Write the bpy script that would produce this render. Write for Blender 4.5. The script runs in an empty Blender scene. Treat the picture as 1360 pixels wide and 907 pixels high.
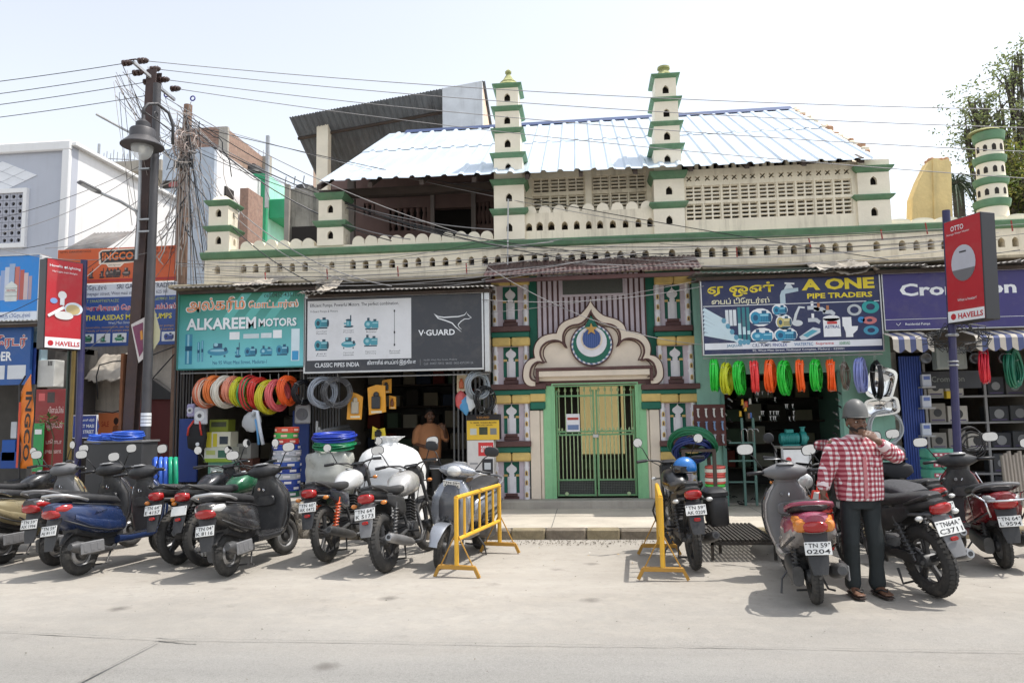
import bpy,bmesh,math,random
from math import cos,sin,radians,copysign,sqrt,atan2,asin
from mathutils import Vector,Matrix,noise
from mathutils.geometry import tessellate_polygon
random.seed(7)
PI = math.pi
S = bpy.context.scene
COL = S.collection
# ------------------------------------------------------------------ camera
F = 982.0                       # focal length in photo pixels (photo 1360 wide)
CAM = (0.0,-12.3,1.55)
YAW,PIT,ROL = radians(5.6),radians(5.96),radians(1.0)
def _basis():
 cy,sy,cp,sp = cos(YAW),sin(YAW),cos(PIT),sin(PIT)
 f = Vector((-sy*cp,cy*cp,sp));r = Vector((cy,sy,0));u = r.cross(f)
 c,s = cos(ROL),sin(ROL)
 return f,r*c - u*s,u*c + r*s
CF,CR,CU = _basis()
cam = bpy.data.cameras.new('camera');camo = bpy.data.objects.new('camera',cam);COL.objects.link(camo)
cam.sensor_width = 36.0;cam.lens = 36.0*F/1360.0;cam.clip_start = 0.1;cam.clip_end = 2000
M = Matrix((CR,CU,-CF)).transposed().to_4x4();M.translation = Vector(CAM);camo.matrix_world = M
S.camera = camo
S.render.resolution_x,S.render.resolution_y = 1024,682
# ------------------------------------------------------------------ light
SUN = Vector((0.41,0.055,0.91)).normalized()          # towards the sun: high, from the right
el = asin(SUN.z);az = atan2(SUN.x,SUN.y)
wd = bpy.data.worlds.new('World');S.world = wd;wd.use_nodes = True
nt = wd.node_tree;bg = nt.nodes['Background']
sk = nt.nodes.new('ShaderNodeTexSky');sk.sky_type = 'NISHITA';sk.sun_disc = False
sk.sun_elevation = el;sk.sun_rotation = az;sk.air_density = 1.2;sk.dust_density = 1.6;sk.ozone_density = 1.0
hs = nt.nodes.new('ShaderNodeHueSaturation');hs.inputs['Saturation'].default_value = 0.34
nt.links.new(sk.outputs[0],hs.inputs['Color']);nt.links.new(hs.outputs[0],bg.inputs[0]);bg.inputs[1].default_value = 0.138
sl = bpy.data.lights.new('sun','SUN');sl.energy = 2.35;sl.angle = radians(0.6);sl.color = (1.0,0.955,0.89)
so = bpy.data.objects.new('sun',sl);COL.objects.link(so);so.rotation_euler = SUN.to_track_quat('Z','Y').to_euler()
S.view_settings.view_transform = 'Standard';S.view_settings.look = 'None'
S.view_settings.exposure = 0.95;S.view_settings.gamma = 1.0;S.view_settings.use_curve_mapping = False
S.render.engine = 'CYCLES'
S.cycles.use_denoising = True;S.cycles.max_bounces = 8;S.cycles.use_adaptive_sampling = True;S.cycles.adaptive_threshold = 0.015
S.cycles.sample_clamp_indirect = 6.0
# ------------------------------------------------------------------ measuring: where a sight line meets a plane of the place
def ray(px,py): return CF*F + CR*(px-680) - CU*(py-453.5)
def at(px,py,Y):
 d = ray(px,py);t = (Y-CAM[1])/d.y;return Vector((CAM[0]+d.x*t,Y,CAM[2]+d.z*t))
def gnd(px,py,z=0.0):
 d = ray(px,py);t = (z-CAM[2])/d.z;return Vector((CAM[0]+d.x*t,CAM[1]+d.y*t,z))
def rect(x0,y0,x1,y1,Y):
 xm,ym = (x0+x1)/2,(y0+y1)/2
 return at(x0,ym,Y).x,at(x1,ym,Y).x,at(xm,y1,Y).z,at(xm,y0,Y).z
# ------------------------------------------------------------------ materials
MATS = {}
def mat(name,col,rough=0.6,metal=0.0,var=0.12,scale=3.0,bump=0.0,bscale=40.0,dirt=0.0,dcol=(0.12,0.10,0.08),dscale=1.2,
  spec=0.5,trans=0.0,alpha=1.0,emit=0.0,coat=0.0,streak=0.0,world=False,sub=0.0):
 if name in MATS: return MATS[name]
 m = bpy.data.materials.new(name);m.use_nodes = True;n = m.node_tree.nodes;l = m.node_tree.links
 b = n['Principled BSDF'];b.inputs['Roughness'].default_value = rough;b.inputs['Metallic'].default_value = metal
 b.inputs['Specular IOR Level'].default_value = spec;b.inputs['Transmission Weight'].default_value = trans
 b.inputs['Alpha'].default_value = alpha;b.inputs['Coat Weight'].default_value = coat
 if coat: b.inputs['Coat Roughness'].default_value = 0.08
 if emit:
  b.inputs['Emission Color'].default_value = (*col,1);b.inputs['Emission Strength'].default_value = emit
 if world:
  g = n.new('ShaderNodeNewGeometry');co = g.outputs['Position']
 else:
  tc = n.new('ShaderNodeTexCoord');co = tc.outputs['Object']
 cur = None
 if var > 0:
  t = n.new('ShaderNodeTexNoise');t.inputs['Scale'].default_value = scale;t.inputs['Detail'].default_value = 6;t.inputs['Roughness'].default_value = 0.62
  l.new(co,t.inputs['Vector'])
  r = n.new('ShaderNodeMapRange');r.inputs['From Min'].default_value = 0.3;r.inputs['From Max'].default_value = 0.7
  r.inputs['To Min'].default_value = 1-var;r.inputs['To Max'].default_value = 1+var*0.6
  l.new(t.outputs['Fac'],r.inputs['Value'])
  mx = n.new('ShaderNodeMix');mx.data_type = 'RGBA';mx.blend_type = 'MULTIPLY';mx.inputs['Factor'].default_value = 1
  mx.inputs['A'].default_value = (*col,1);l.new(r.outputs[0],mx.inputs['B']);cur = mx.outputs['Result']
  r2 = n.new('ShaderNodeMapRange');r2.inputs['To Min'].default_value = max(0.02,rough-0.12);r2.inputs['To Max'].default_value = min(1,rough+0.12)
  l.new(t.outputs['Fac'],r2.inputs['Value']);l.new(r2.outputs[0],b.inputs['Roughness'])
 if dirt > 0 or streak > 0:
  t = n.new('ShaderNodeTexNoise');t.inputs['Scale'].default_value = dscale;t.inputs['Detail'].default_value = 9;t.inputs['Roughness'].default_value = 0.7
  if streak > 0:
   mp = n.new('ShaderNodeMapping');mp.inputs['Scale'].default_value = (4.5,4.5,0.45);l.new(co,mp.inputs['Vector']);l.new(mp.outputs[0],t.inputs['Vector'])
  else: l.new(co,t.inputs['Vector'])
  r = n.new('ShaderNodeMapRange');r.inputs['From Min'].default_value = 0.5;r.inputs['From Max'].default_value = 0.78
  r.inputs['To Max'].default_value = max(dirt,streak);l.new(t.outputs['Fac'],r.inputs['Value'])
  mx = n.new('ShaderNodeMix');mx.data_type = 'RGBA';l.new(r.outputs[0],mx.inputs['Factor'])
  if cur: l.new(cur,mx.inputs['A'])
  else: mx.inputs['A'].default_value = (*col,1)
  mx.inputs['B'].default_value = (*dcol,1);cur = mx.outputs['Result']
 if cur: l.new(cur,b.inputs['Base Color'])
 else: b.inputs['Base Color'].default_value = (*col,1)
 if bump > 0:
  t = n.new('ShaderNodeTexNoise');t.inputs['Scale'].default_value = bscale;t.inputs['Detail'].default_value = 5;l.new(co,t.inputs['Vector'])
  bm = n.new('ShaderNodeBump');bm.inputs['Strength'].default_value = bump;bm.inputs['Distance'].default_value = 0.02
  l.new(t.outputs['Fac'],bm.inputs['Height']);l.new(bm.outputs[0],b.inputs['Normal'])
 MATS[name] = m;return m
def sr(r,g,b):                 # an sRGB picture colour to a linear one
 f = lambda c: (c/255/12.92) if c/255 <= 0.04045 else ((c/255+0.055)/1.055)**2.4
 return (f(r),f(g),f(b))
def paint(name,rgb,**k):
 k.setdefault('rough',0.55);return mat(name,sr(*rgb),**k)
# ------------------------------------------------------------------ mesh building
class MB:
 def __init__(s): s.v = [];s.f = [];s.mi = [];s.cur = 0;s.tf = None
 def m(s,i): s.cur = i;return s
 def add(s,vs,fs):
  o = len(s.v)
  for p in vs:
   p = Vector(p);s.v.append(tuple(s.tf @ p) if s.tf else tuple(p))
  for f in fs: s.f.append(tuple(i+o for i in f));s.mi.append(s.cur)
  return s
 def box(s,x0,x1,y0,y1,z0,z1,b=0.0):
  if b <= 0:
   vs = [(x,y,z) for x in (x0,x1) for y in (y0,y1) for z in (z0,z1)]
   return s.add(vs,[(0,1,3,2),(4,6,7,5),(0,4,5,1),(2,3,7,6),(0,2,6,4),(1,5,7,3)])
  c = ((x0+x1)/2,(y0+y1)/2,(z0+z1)/2);h = (abs(x1-x0)/2,abs(y1-y0)/2,abs(z1-z0)/2);b = min(b,min(h)*0.98)
  vs = [];ix = {}
  for sx in (-1,1):
   for sy in (-1,1):
    for sz in (-1,1):
     sg = (sx,sy,sz)
     for a in range(3):
      ix[(sg,a)] = len(vs)
      vs.append(tuple(c[k]+sg[k]*(h[k] if k == a else h[k]-b) for k in range(3)))
  fs = []
  for a in range(3):
   o1,o2 = (a+1) % 3,(a+2) % 3
   for sg in (-1,1):
    q = []
    for p,r in ((-1,-1),(1,-1),(1,1),(-1,1)):
     t = [0,0,0];t[a] = sg;t[o1] = p;t[o2] = r;q.append(ix[(tuple(t),a)])
    fs.append(q if sg > 0 else q[::-1])
   for p in (-1,1):
    for r in (-1,1):
     t0 = [0,0,0];t0[o1] = p;t0[o2] = r;t1 = list(t0);t0[a] = -1;t1[a] = 1
     t0,t1 = tuple(t0),tuple(t1)
     fs.append((ix[(t0,o1)],ix[(t1,o1)],ix[(t1,o2)],ix[(t0,o2)]))
  for sx in (-1,1):
   for sy in (-1,1):
    for sz in (-1,1):
     fs.append(tuple(ix[((sx,sy,sz),a)] for a in range(3)))
  return s.add(vs,fs)
 def tube(s,pts,r,n=8,cap=True,closed=False):
  pts = [Vector(p) for p in pts];N = len(pts)
  rs = r if isinstance(r,(list,tuple)) else [r]*N
  vs = [];up = None
  for i,p in enumerate(pts):
   if closed: t = pts[(i+1) % N]-pts[i-1]
   else: t = pts[min(i+1,N-1)]-pts[max(i-1,0)]
   if t.length < 1e-9: t = Vector((0,0,1))
   t.normalize()
   if up is None: up = t.orthogonal().normalized()
   up = up - t*up.dot(t)
   up = t.orthogonal().normalized() if up.length < 1e-6 else up.normalized()
   w = t.cross(up)
   for k in range(n):
    a = 2*PI*k/n;vs.append(p+(up*cos(a)+w*sin(a))*rs[i])
  fs = []
  for i in range(N if closed else N-1):
   j = (i+1) % N
   for k in range(n): fs.append((i*n+k,i*n+(k+1) % n,j*n+(k+1) % n,j*n+k))
  if cap and not closed: fs.append(tuple(range(n))[::-1]);fs.append(tuple((N-1)*n+k for k in range(n)))
  return s.add(vs,fs)
 def lathe(s,prof,n=16,axis='z',c=(0,0,0),cap=True,sq=False):   # profile of (radius, height)
  vs = [];fs = []
  for (r,h) in prof:
   for k in range(n):
    a = 2*PI*(k+(0.5 if sq else 0))/n;x,y = r*cos(a),r*sin(a)
    if axis == 'z': p = (x,y,h)
    elif axis == 'y': p = (x,h,y)
    else: p = (h,x,y)
    vs.append((p[0]+c[0],p[1]+c[1],p[2]+c[2]))
  for i in range(len(prof)-1):
   for k in range(n): fs.append((i*n+k,i*n+(k+1) % n,(i+1)*n+(k+1) % n,(i+1)*n+k))
  if cap:
   if prof[0][0] > 1e-5: fs.append(tuple(range(n))[::-1])
   if prof[-1][0] > 1e-5: fs.append(tuple((len(prof)-1)*n+k for k in range(n)))
  return s.add(vs,fs)
 def torus(s,c,R,r,axis='y',n=24,k=8,sy=1.0):
  pts = []
  vs = [];fs = []
  for i in range(n):
   a = 2*PI*i/n
   for j in range(k):
    b = 2*PI*j/k;q = R+r*cos(b);h = r*sin(b)*sy
    x,z = q*cos(a),q*sin(a)
    p = (x,h,z) if axis == 'y' else ((h,x,z) if axis == 'x' else (x,z,h))
    vs.append((p[0]+c[0],p[1]+c[1],p[2]+c[2]))
  for i in range(n):
   for j in range(k): fs.append((i*k+j,i*k+(j+1) % k,((i+1) % n)*k+(j+1) % k,((i+1) % n)*k+j))
  return s.add(vs,fs)
 def ball(s,c,r,n=12,k=8):
  r = r if isinstance(r,(tuple,list)) else (r,r,r);vs = [];fs = []
  for i in range(k+1):
   t = PI*i/k
   for j in range(n):
    a = 2*PI*j/n;vs.append((c[0]+r[0]*sin(t)*cos(a),c[1]+r[1]*sin(t)*sin(a),c[2]+r[2]*cos(t)))
  for i in range(k):
   for j in range(n): fs.append((i*n+j,i*n+(j+1) % n,(i+1)*n+(j+1) % n,(i+1)*n+j))
  return s.add(vs,fs)
 def loft(s,secs,n=16,e=2.6,cap=True):    # sections (centre, half width vector, half height vector)
  vs = [];fs = []
  for sec in secs:
   c,hw,hh = Vector(sec[0]),Vector(sec[1]),Vector(sec[2]);ee = sec[3] if len(sec) > 3 else e
   for k in range(n):
    a = 2*PI*(k+0.5)/n;ca,sa = cos(a),sin(a)
    vs.append(c+hw*copysign(abs(ca)**(2/ee),ca)+hh*copysign(abs(sa)**(2/ee),sa))
  N = len(secs)
  for i in range(N-1):
   for k in range(n): fs.append((i*n+k,i*n+(k+1) % n,(i+1)*n+(k+1) % n,(i+1)*n+k))
  if cap: fs.append(tuple(range(n))[::-1]);fs.append(tuple((N-1)*n+k for k in range(n)))
  return s.add(vs,fs)
 def plate(s,outer,holes=(),y0=0.0,y1=0.1):   # an XZ outline with holes, from y0 to y1
  loops = [[Vector((p[0],0,p[1])) for p in lp] for lp in [outer]+list(holes)]
  flat = [p for lp in loops for p in lp];tri = tessellate_polygon([[Vector((p.x,p.z,0)) for p in lp] for lp in loops])
  N = len(flat);vs = [(p.x,y0,p.z) for p in flat]+[(p.x,y1,p.z) for p in flat];fs = []
  for t in tri: fs.append(tuple(t));fs.append(tuple(i+N for i in t)[::-1])
  o = 0
  for lp in loops:
   L = len(lp)
   for i in range(L): fs.append((o+i,o+(i+1) % L,N+o+(i+1) % L,N+o+i))
   o += L
  return s.add(vs,fs)
 def sheet(s,pts,y):            # flat outline facing -Y
  tri = tessellate_polygon([[Vector((p[0],p[1],0)) for p in pts]])
  return s.add([(p[0],y,p[1]) for p in pts],[tuple(t) for t in tri])
 def mesh(s,name,mats,smooth=False):
  me = bpy.data.meshes.new(name);me.from_pydata(s.v,[],s.f)
  for m_ in (mats if isinstance(mats,(list,tuple)) else [mats]): me.materials.append(m_)
  me.polygons.foreach_set('material_index',s.mi)
  bm = bmesh.new();bm.from_mesh(me);bmesh.ops.recalc_face_normals(bm,faces=bm.faces)
  bm.to_mesh(me);bm.free()
  if smooth: me.shade_smooth() if smooth is True else me.shade_smooth()
  if smooth is not False and smooth is not True:
   me.set_sharp_from_angle(angle=radians(smooth))
  me.update();return me
 def build(s,name,mats,parent=None,smooth=False,loc=None):
  return link(name,s.mesh(name,mats,smooth),parent,loc)
def link(name,me,parent=None,loc=None,rot=None):
 o = bpy.data.objects.new(name,me);COL.objects.link(o)
 if parent: o.parent = parent
 if loc is not None: o.location = loc
 if rot is not None: o.rotation_euler = rot
 return o
def tag(o,label=None,cat=None,group=None,kind=None):
 if label: o['label'] = label
 if cat: o['category'] = cat
 if group: o['group'] = group
 if kind: o['kind'] = kind
 return o
def thing(name,label,cat,loc=(0,0,0),rz=0.0,group=None):
 o = bpy.data.objects.new(name,None);COL.objects.link(o);o.location = loc;o.rotation_euler = (0,0,rz);o.empty_display_size = 0.1
 return tag(o,label,cat,group)
def copy_tree(o,parent=None):
 c = o.copy();COL.objects.link(c);c.parent = parent
 for ch in list(o.children): copy_tree(ch,c)
 return c
_TXT = {}
def text_mesh(body,m,bold=0.0,ext=0.0,shear=0.0):
 k = (body,m.name,bold,ext,shear)
 if k in _TXT: return _TXT[k]
 cu = bpy.data.curves.new('lettering','FONT');cu.body = body;cu.size = 1.0;cu.offset = bold;cu.extrude = ext;cu.shear = shear
 cu.resolution_u = 2;cu.align_x = 'LEFT'
 o = bpy.data.objects.new('t',cu);COL.objects.link(o)
 dg = bpy.context.evaluated_depsgraph_get()
 me = bpy.data.meshes.new_from_object(o.evaluated_get(dg));bpy.data.objects.remove(o);me.materials.clear();me.materials.append(m)
 if len(me.vertices):
  xs = [v.co.x for v in me.vertices];ys = [v.co.y for v in me.vertices]
  bb = (min(xs),max(xs),min(ys),max(ys))
 else: bb = (0,1,0,1)
 _TXT[k] = (me,bb);return me,bb
def text(body,m,parent,x0,x1,z0,z1,y,bold=0.0,shear=0.0,rot=None,name='lettering',fit=True):
 """letters standing in the XZ plane facing -Y, filling the given rectangle"""
 me,bb = text_mesh(body,m,bold,0.0,shear)
 me = me.copy();sx = (x1-x0)/max(bb[1]-bb[0],1e-4);sz = (z1-z0)/max(bb[3]-bb[2],1e-4)
 if not fit: sx = min(sx,sz*1.25)
 off = ((x1-x0)-(bb[1]-bb[0])*sx)/2
 for v in me.vertices: v.co = (x0+off+(v.co.x-bb[0])*sx,y,z0+(v.co.y-bb[2])*sz)
 return link(name,me,parent)
def arch_loop(cx,z0,w,h,n=5,pt=0.0):    # window outline: jambs, round or pointed head
 r = w/2;zs = z0+h-r*(1+pt);pts = [(cx-r,z0),(cx+r,z0),(cx+r,zs)]
 for i in range(1,n*2):
  a = PI*i/(n*2);pts.append((cx+r*cos(a),zs+r*sin(a)*(1+pt*(1-abs(cos(a))**0.7))))
 pts.append((cx-r,zs));return pts
def circ(cx,cz,r,n=24,a0=0,a1=2*PI): return [(cx+r*cos(a0+(a1-a0)*i/n),cz+r*sin(a0+(a1-a0)*i/n)) for i in range(n)]
def catenary(a,b,sag,n=16):
 a,b = Vector(a),Vector(b)
 return [a.lerp(b,i/n)-Vector((0,0,sag*4*(i/n)*(1-i/n))) for i in range(n+1)]
ORD = ['first','second','third','fourth','fifth','sixth','seventh','eighth','ninth','tenth','eleventh','twelfth','thirteenth','fourteenth','fifteenth','sixteenth','seventeenth','eighteenth']
# ================================================================== palette
CREAM = paint('cream_plaster',(240,229,206),rough=0.85,var=0.10,scale=1.6,bump=0.25,bscale=25,streak=0.6,dcol=(0.18,0.145,0.105),world=True)
CREAM2 = paint('cream_plaster_clean',(242,232,211),rough=0.85,var=0.08,scale=2.5,bump=0.2,bscale=25,dirt=0.18,dcol=(0.3,0.25,0.17),world=True)
GREEN = paint('green_band_paint',(102,140,108),rough=0.75,var=0.22,scale=5,bump=0.2,bscale=30,dirt=0.4,dcol=(0.32,0.32,0.24),dscale=3,world=True)
DARK_SHADE = mat('painted_recess_shade',(0.035,0.03,0.026),rough=0.9)  # near-black colour standing in for the shade inside openings
MOSS = paint('mossy_lime',(170,170,120),rough=0.95,var=0.35,scale=14,bump=0.6,bscale=30,dirt=0.6,dcol=(0.10,0.13,0.04),dscale=9,world=True)
TIN = mat('roof_tin_blue_white',sr(196,208,219),rough=0.42,metal=0.25,var=0.10,scale=1.2,dirt=0.25,dcol=sr(120,150,185),dscale=0.8,world=True)
TINBLUE = mat('roof_ridge_blue',sr(52,70,110),rough=0.5,metal=0.2)
TIN2 = mat('weathered_tin',(0.22,0.21,0.2),rough=0.55,metal=0.45,var=0.35,scale=4,dirt=0.7,dcol=(0.16,0.08,0.045),dscale=2.5,world=True)
MAUVE = paint('mauve_plaster',(126,102,96),rough=0.85,var=0.15,world=True,streak=0.3)
WOOD = mat('dark_timber',(0.07,0.05,0.04),rough=0.8,var=0.3,scale=6)
CONC = paint('concrete',(168,162,152),rough=0.92,var=0.2,scale=2,bump=0.3,bscale=30,streak=0.3,world=True)
def facade_slab(*a): pass
# ================================================================== ground
def road_material():
 m = bpy.data.materials.new('dusty_road');m.use_nodes = True;n = m.node_tree.nodes;l = m.node_tree.links;b = n['Principled BSDF']
 g = n.new('ShaderNodeNewGeometry');sp = n.new('ShaderNodeSeparateXYZ');l.new(g.outputs['Position'],sp.inputs[0])
 def tex(scale,detail=8,rough=0.65,sy=1.0,sx=1.0):
  mp = n.new('ShaderNodeMapping');mp.inputs['Scale'].default_value = (sx,sy,1);l.new(g.outputs['Position'],mp.inputs[0])
  t = n.new('ShaderNodeTexNoise');t.inputs['Scale'].default_value = scale;t.inputs['Detail'].default_value = detail;t.inputs['Roughness'].default_value = rough
  l.new(mp.outputs[0],t.inputs['Vector']);return t.outputs['Fac']
 def mrange(v,a,b_,c,d):
  r = n.new('ShaderNodeMapRange');l.new(v,r.inputs['Value'])
  for k,x in zip(('From Min','From Max','To Min','To Max'),(a,b_,c,d)): r.inputs[k].default_value = x
  return r.outputs[0]
 def mathn(op,a,b_):
  x = n.new('ShaderNodeMath');x.operation = op
  for i,v in enumerate((a,b_)):
   if isinstance(v,(int,float)): x.inputs[i].default_value = v
   else: l.new(v,x.inputs[i])
  return x.outputs[0]
 def mix(f,A,B,bl='MIX'):
  x = n.new('ShaderNodeMix');x.data_type = 'RGBA';x.blend_type = bl
  if isinstance(f,float): x.inputs['Factor'].default_value = f
  else: l.new(f,x.inputs['Factor'])
  for s_,v in (('A',A),('B',B)):
   if isinstance(v,tuple): x.inputs[s_].default_value = (*v,1)
   else: l.new(v,x.inputs[s_])
  return x.outputs['Result']
 # dust lies towards the kerb; the driven lane is bare grey asphalt
 wob = mathn('MULTIPLY',mathn('SUBTRACT',tex(0.5,5,0.6,1.0,0.35),0.5),2.6)
 d = mrange(mathn('ADD',sp.outputs['Y'],wob),-7.6,-5.4,0.0,1.0)
 asp = mix(mrange(tex(120,3,0.6),0.30,0.72,0,1),(0.13,0.128,0.123),(0.31,0.303,0.287))
 asp = mix(mrange(tex(48,4,0.7),0.52,0.72,0,0.75),asp,(0.08,0.078,0.074))
 asp = mix(mrange(tex(75,3,0.7),0.6,0.75,0,0.8),asp,(0.42,0.41,0.39))
 asp = mix(mrange(tex(1.1,5,0.6,2.2,0.06),0.45,0.7,0,0.45),asp,(0.15,0.147,0.14))
 asp = mix(mrange(tex(0.9,6,0.6,1,0.25),0.3,0.7,0.0,0.55),asp,(0.32,0.308,0.285))
 dust = mix(mrange(tex(1.3,8,0.7,1,0.5),0.3,0.7,0,1),(0.33,0.302,0.262),(0.42,0.39,0.345))
 dust = mix(mrange(tex(9,6,0.7),0.56,0.76,0,0.5),dust,(0.22,0.195,0.165))
 dust = mix(mrange(tex(2.4,7,0.75),0.60,0.72,0,0.55),dust,(0.2,0.185,0.165))
 patch = mrange(tex(5,8,0.75),0.46,0.60,0,1)
 f = mathn('ADD',mathn('MULTIPLY',d,0.9),mathn('MULTIPLY',mathn('MULTIPLY',patch,0.35),d))
 c = mix(f,asp,dust)
 c = mix(mrange(tex(0.35,4,0.5),0.35,0.7,0.0,0.3),c,(0.23,0.215,0.19))
 # oil drips and old stains
 v = n.new('ShaderNodeTexVoronoi');v.inputs['Scale'].default_value = 1.15;l.new(g.outputs['Position'],v.inputs['Vector'])
 dn = mathn('ADD',v.outputs['Distance'],mathn('MULTIPLY',mathn('SUBTRACT',tex(14,4),0.5),0.12))
 c = mix(mrange(dn,0.02,0.13,0.7,0.0),c,(0.10,0.09,0.08))
 c = mix(mathn('MULTIPLY',mrange(tex(2.1,8,0.75,1.0,0.6),0.6,0.74,0,0.4),mrange(tex(26,5,0.7),0.4,0.62,0.3,1)),c,(0.15,0.135,0.115))
 l.new(c,b.inputs['Base Color']);b.inputs['Roughness'].default_value = 0.93;b.inputs['Specular IOR Level'].default_value = 0.25
 bp = n.new('ShaderNodeBump');bp.inputs['Strength'].default_value = 0.55;bp.inputs['Distance'].default_value = 0.012
 l.new(mathn('ADD',mathn('MULTIPLY',tex(130,3),0.6),mathn('MULTIPLY',tex(7,6,0.6),1.2)),bp.inputs['Height']);l.new(bp.outputs[0],b.inputs['Normal'])
 return m
road = MB()
nx,ny = 60,50
for (xa,xb,ya,yb) in ((-400,400,-14,3),): pass
vs = [];fs = []
xs = [-600,-200,-60,-25]+[-15+i*0.5 for i in range(61)]+[25,60,200,600]
ys = [-600,-200,-60,-25,-16]+[-12+i*0.4 for i in range(26)]+[4,20,60,200,900]
for y in ys:
 for x in xs:
  z = 0.0
  if -12 <= y <= -2.7 and -15 <= x <= 15: z = 0.012*noise.noise((x*0.5,y*0.9,3.1)) - 0.01
  elif y > -2.0: z = -0.03
  vs.append((x,y,z))
for j in range(len(ys)-1):
 for i in range(len(xs)-1): a = j*len(xs)+i;fs.append((a,a+1,a+1+len(xs),a+len(xs)))
road.add(vs,fs);ro = road.build('road',road_material(),smooth=True);tag(ro,'pale dusty asphalt road across the whole front',kind='structure')
SEAM = mat('road_seam_tar',(0.2,0.19,0.172),rough=0.95,var=0.4,scale=12)
def ribbon(pts,w,name,z=0.006):
 mb = MB();vs = []
 for i,p in enumerate(pts):
  t = (Vector(pts[min(i+1,len(pts)-1)])-Vector(pts[max(i-1,0)])).normalized();nrm = Vector((-t.y,t.x,0))
  ww = w*(0.25+1.1*abs(noise.noise((p[0]*3.1,p[1]*2.3,9))))
  vs += [Vector((p[0],p[1],z))+nrm*ww,Vector((p[0],p[1],z))-nrm*ww]
 mb.add(vs,[(2*i,2*i+1,2*i+3,2*i+2) for i in range(len(pts)-1)])
 return mb.build(name,SEAM,ro)
def wig(a,b,n,k=0.02):
 a,b = Vector(a),Vector(b);return [a.lerp(b,i/n)+Vector((0,k*noise.noise((i*0.7,a.x,2)),0)) for i in range(n+1)]
g0,g1,g2 = gnd(-60,836),gnd(215,848),gnd(1400,866)
ribbon(wig(g0,g1,30),0.008,'road_joint');ribbon(wig(g1,g2,90),0.007,'road_joint')
ribbon(wig(gnd(208,848),gnd(262,853),14,0.03),0.02,'road_crack')
ribbon(wig(gnd(212,851),gnd(95,912),26,0.05),0.011,'road_joint')
# sidewalk and kerb stones
XL,XR = at(430,690,-2.6).x,16.0
KY = -2.58
PAVE = paint('dusty_paving',(186,178,164),rough=0.93,var=0.18,scale=1.5,bump=0.35,bscale=30,dirt=0.35,dcol=(0.2,0.175,0.14),dscale=2,world=True)
mb = MB();mb.box(XL,XR,KY+0.2,0.6,-0.1,0.118);sw = tag(mb.build('pavement',PAVE),'raised dusty concrete pavement before the gate',kind='structure')
x = XL;i = 0
KB = [paint('kerb_grey',(126,116,102),rough=0.95,var=0.35,scale=7,bump=0.5,bscale=25,dirt=0.5,dcol=(0.1,0.085,0.07),dscale=5),
      paint('kerb_yellow',(146,134,108),rough=0.95,var=0.35,scale=7,bump=0.5,bscale=25,dirt=0.75,dcol=(0.16,0.13,0.1),dscale=5)]
kr = random.Random(3)
while x < XR:
 w = kr.uniform(0.42,0.62);mb = MB();dz = kr.uniform(-0.008,0.008);dy = kr.uniform(-0.012,0.012)
 mb.box(-w/2+0.006,w/2-0.006,-0.0+dy,0.195,-0.1,0.122+dz,0.018)
 mb.build('kerb_stone',KB[i % 2],sw,loc=(x+w/2,KY,0));x += w;i += 1
mb = MB()
for i in range(7):
 mb.m(0).box(XL+i*1.5,XL+i*1.5+0.012,KY+0.21,-0.2,0.1185,0.1192)
mb.box(XL,XR,-1.25,-1.238,0.1185,0.1190);mb.build('paving_joint',SEAM,sw)
# loose dirt, grit and litter along the kerb
mb = MB();gr = random.Random(5)
for i in range(900):
 x = gr.uniform(-2.6,4.5);y = KY-abs(gr.gauss(0,0.22))-0.02;r = gr.uniform(0.002,0.009)
 if gr.random() < 0.25: x = gr.gauss(-0.2,0.5);y = KY-gr.uniform(0.1,0.45)
 mb.add([(x+gr.uniform(-r,r)*2,y+gr.uniform(-r,r)*2,z) for z in (0,0,0,r*1.6)],[(0,1,2),(0,1,3),(1,2,3),(0,2,3)])
for i in range(500):
 x = gr.uniform(-8,8);y = gr.uniform(-9,-2.7);r = gr.uniform(0.002,0.005)
 mb.add([(x+gr.uniform(-r,r)*2,y+gr.uniform(-r,r)*2,z) for z in (0,0,0,r*1.4)],[(0,1,2),(0,1,3),(1,2,3),(0,2,3)])
for i in range(26):
 x,y = gr.uniform(-2.0,3.5),KY-gr.uniform(0.05,1.6);s_ = gr.uniform(0.008,0.022);mb.m(1+i % 3)
 mb.add([(x+gr.uniform(-s_,s_),y+gr.uniform(-s_,s_),gr.uniform(0.003,0.012)) for _ in range(5)],[(0,1,2),(0,2,3),(0,3,4)])
o = mb.build('gravel',[mat('grit',(0.17,0.15,0.12),rough=0.95,var=0.4,scale=30),paint('litter_white',(225,222,214)),paint('litter_card',(190,160,110)),paint('litter_dark',(60,55,50))]);tag(o,'loose grit and scraps of litter scattered along the kerb','grit',kind='stuff')
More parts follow.
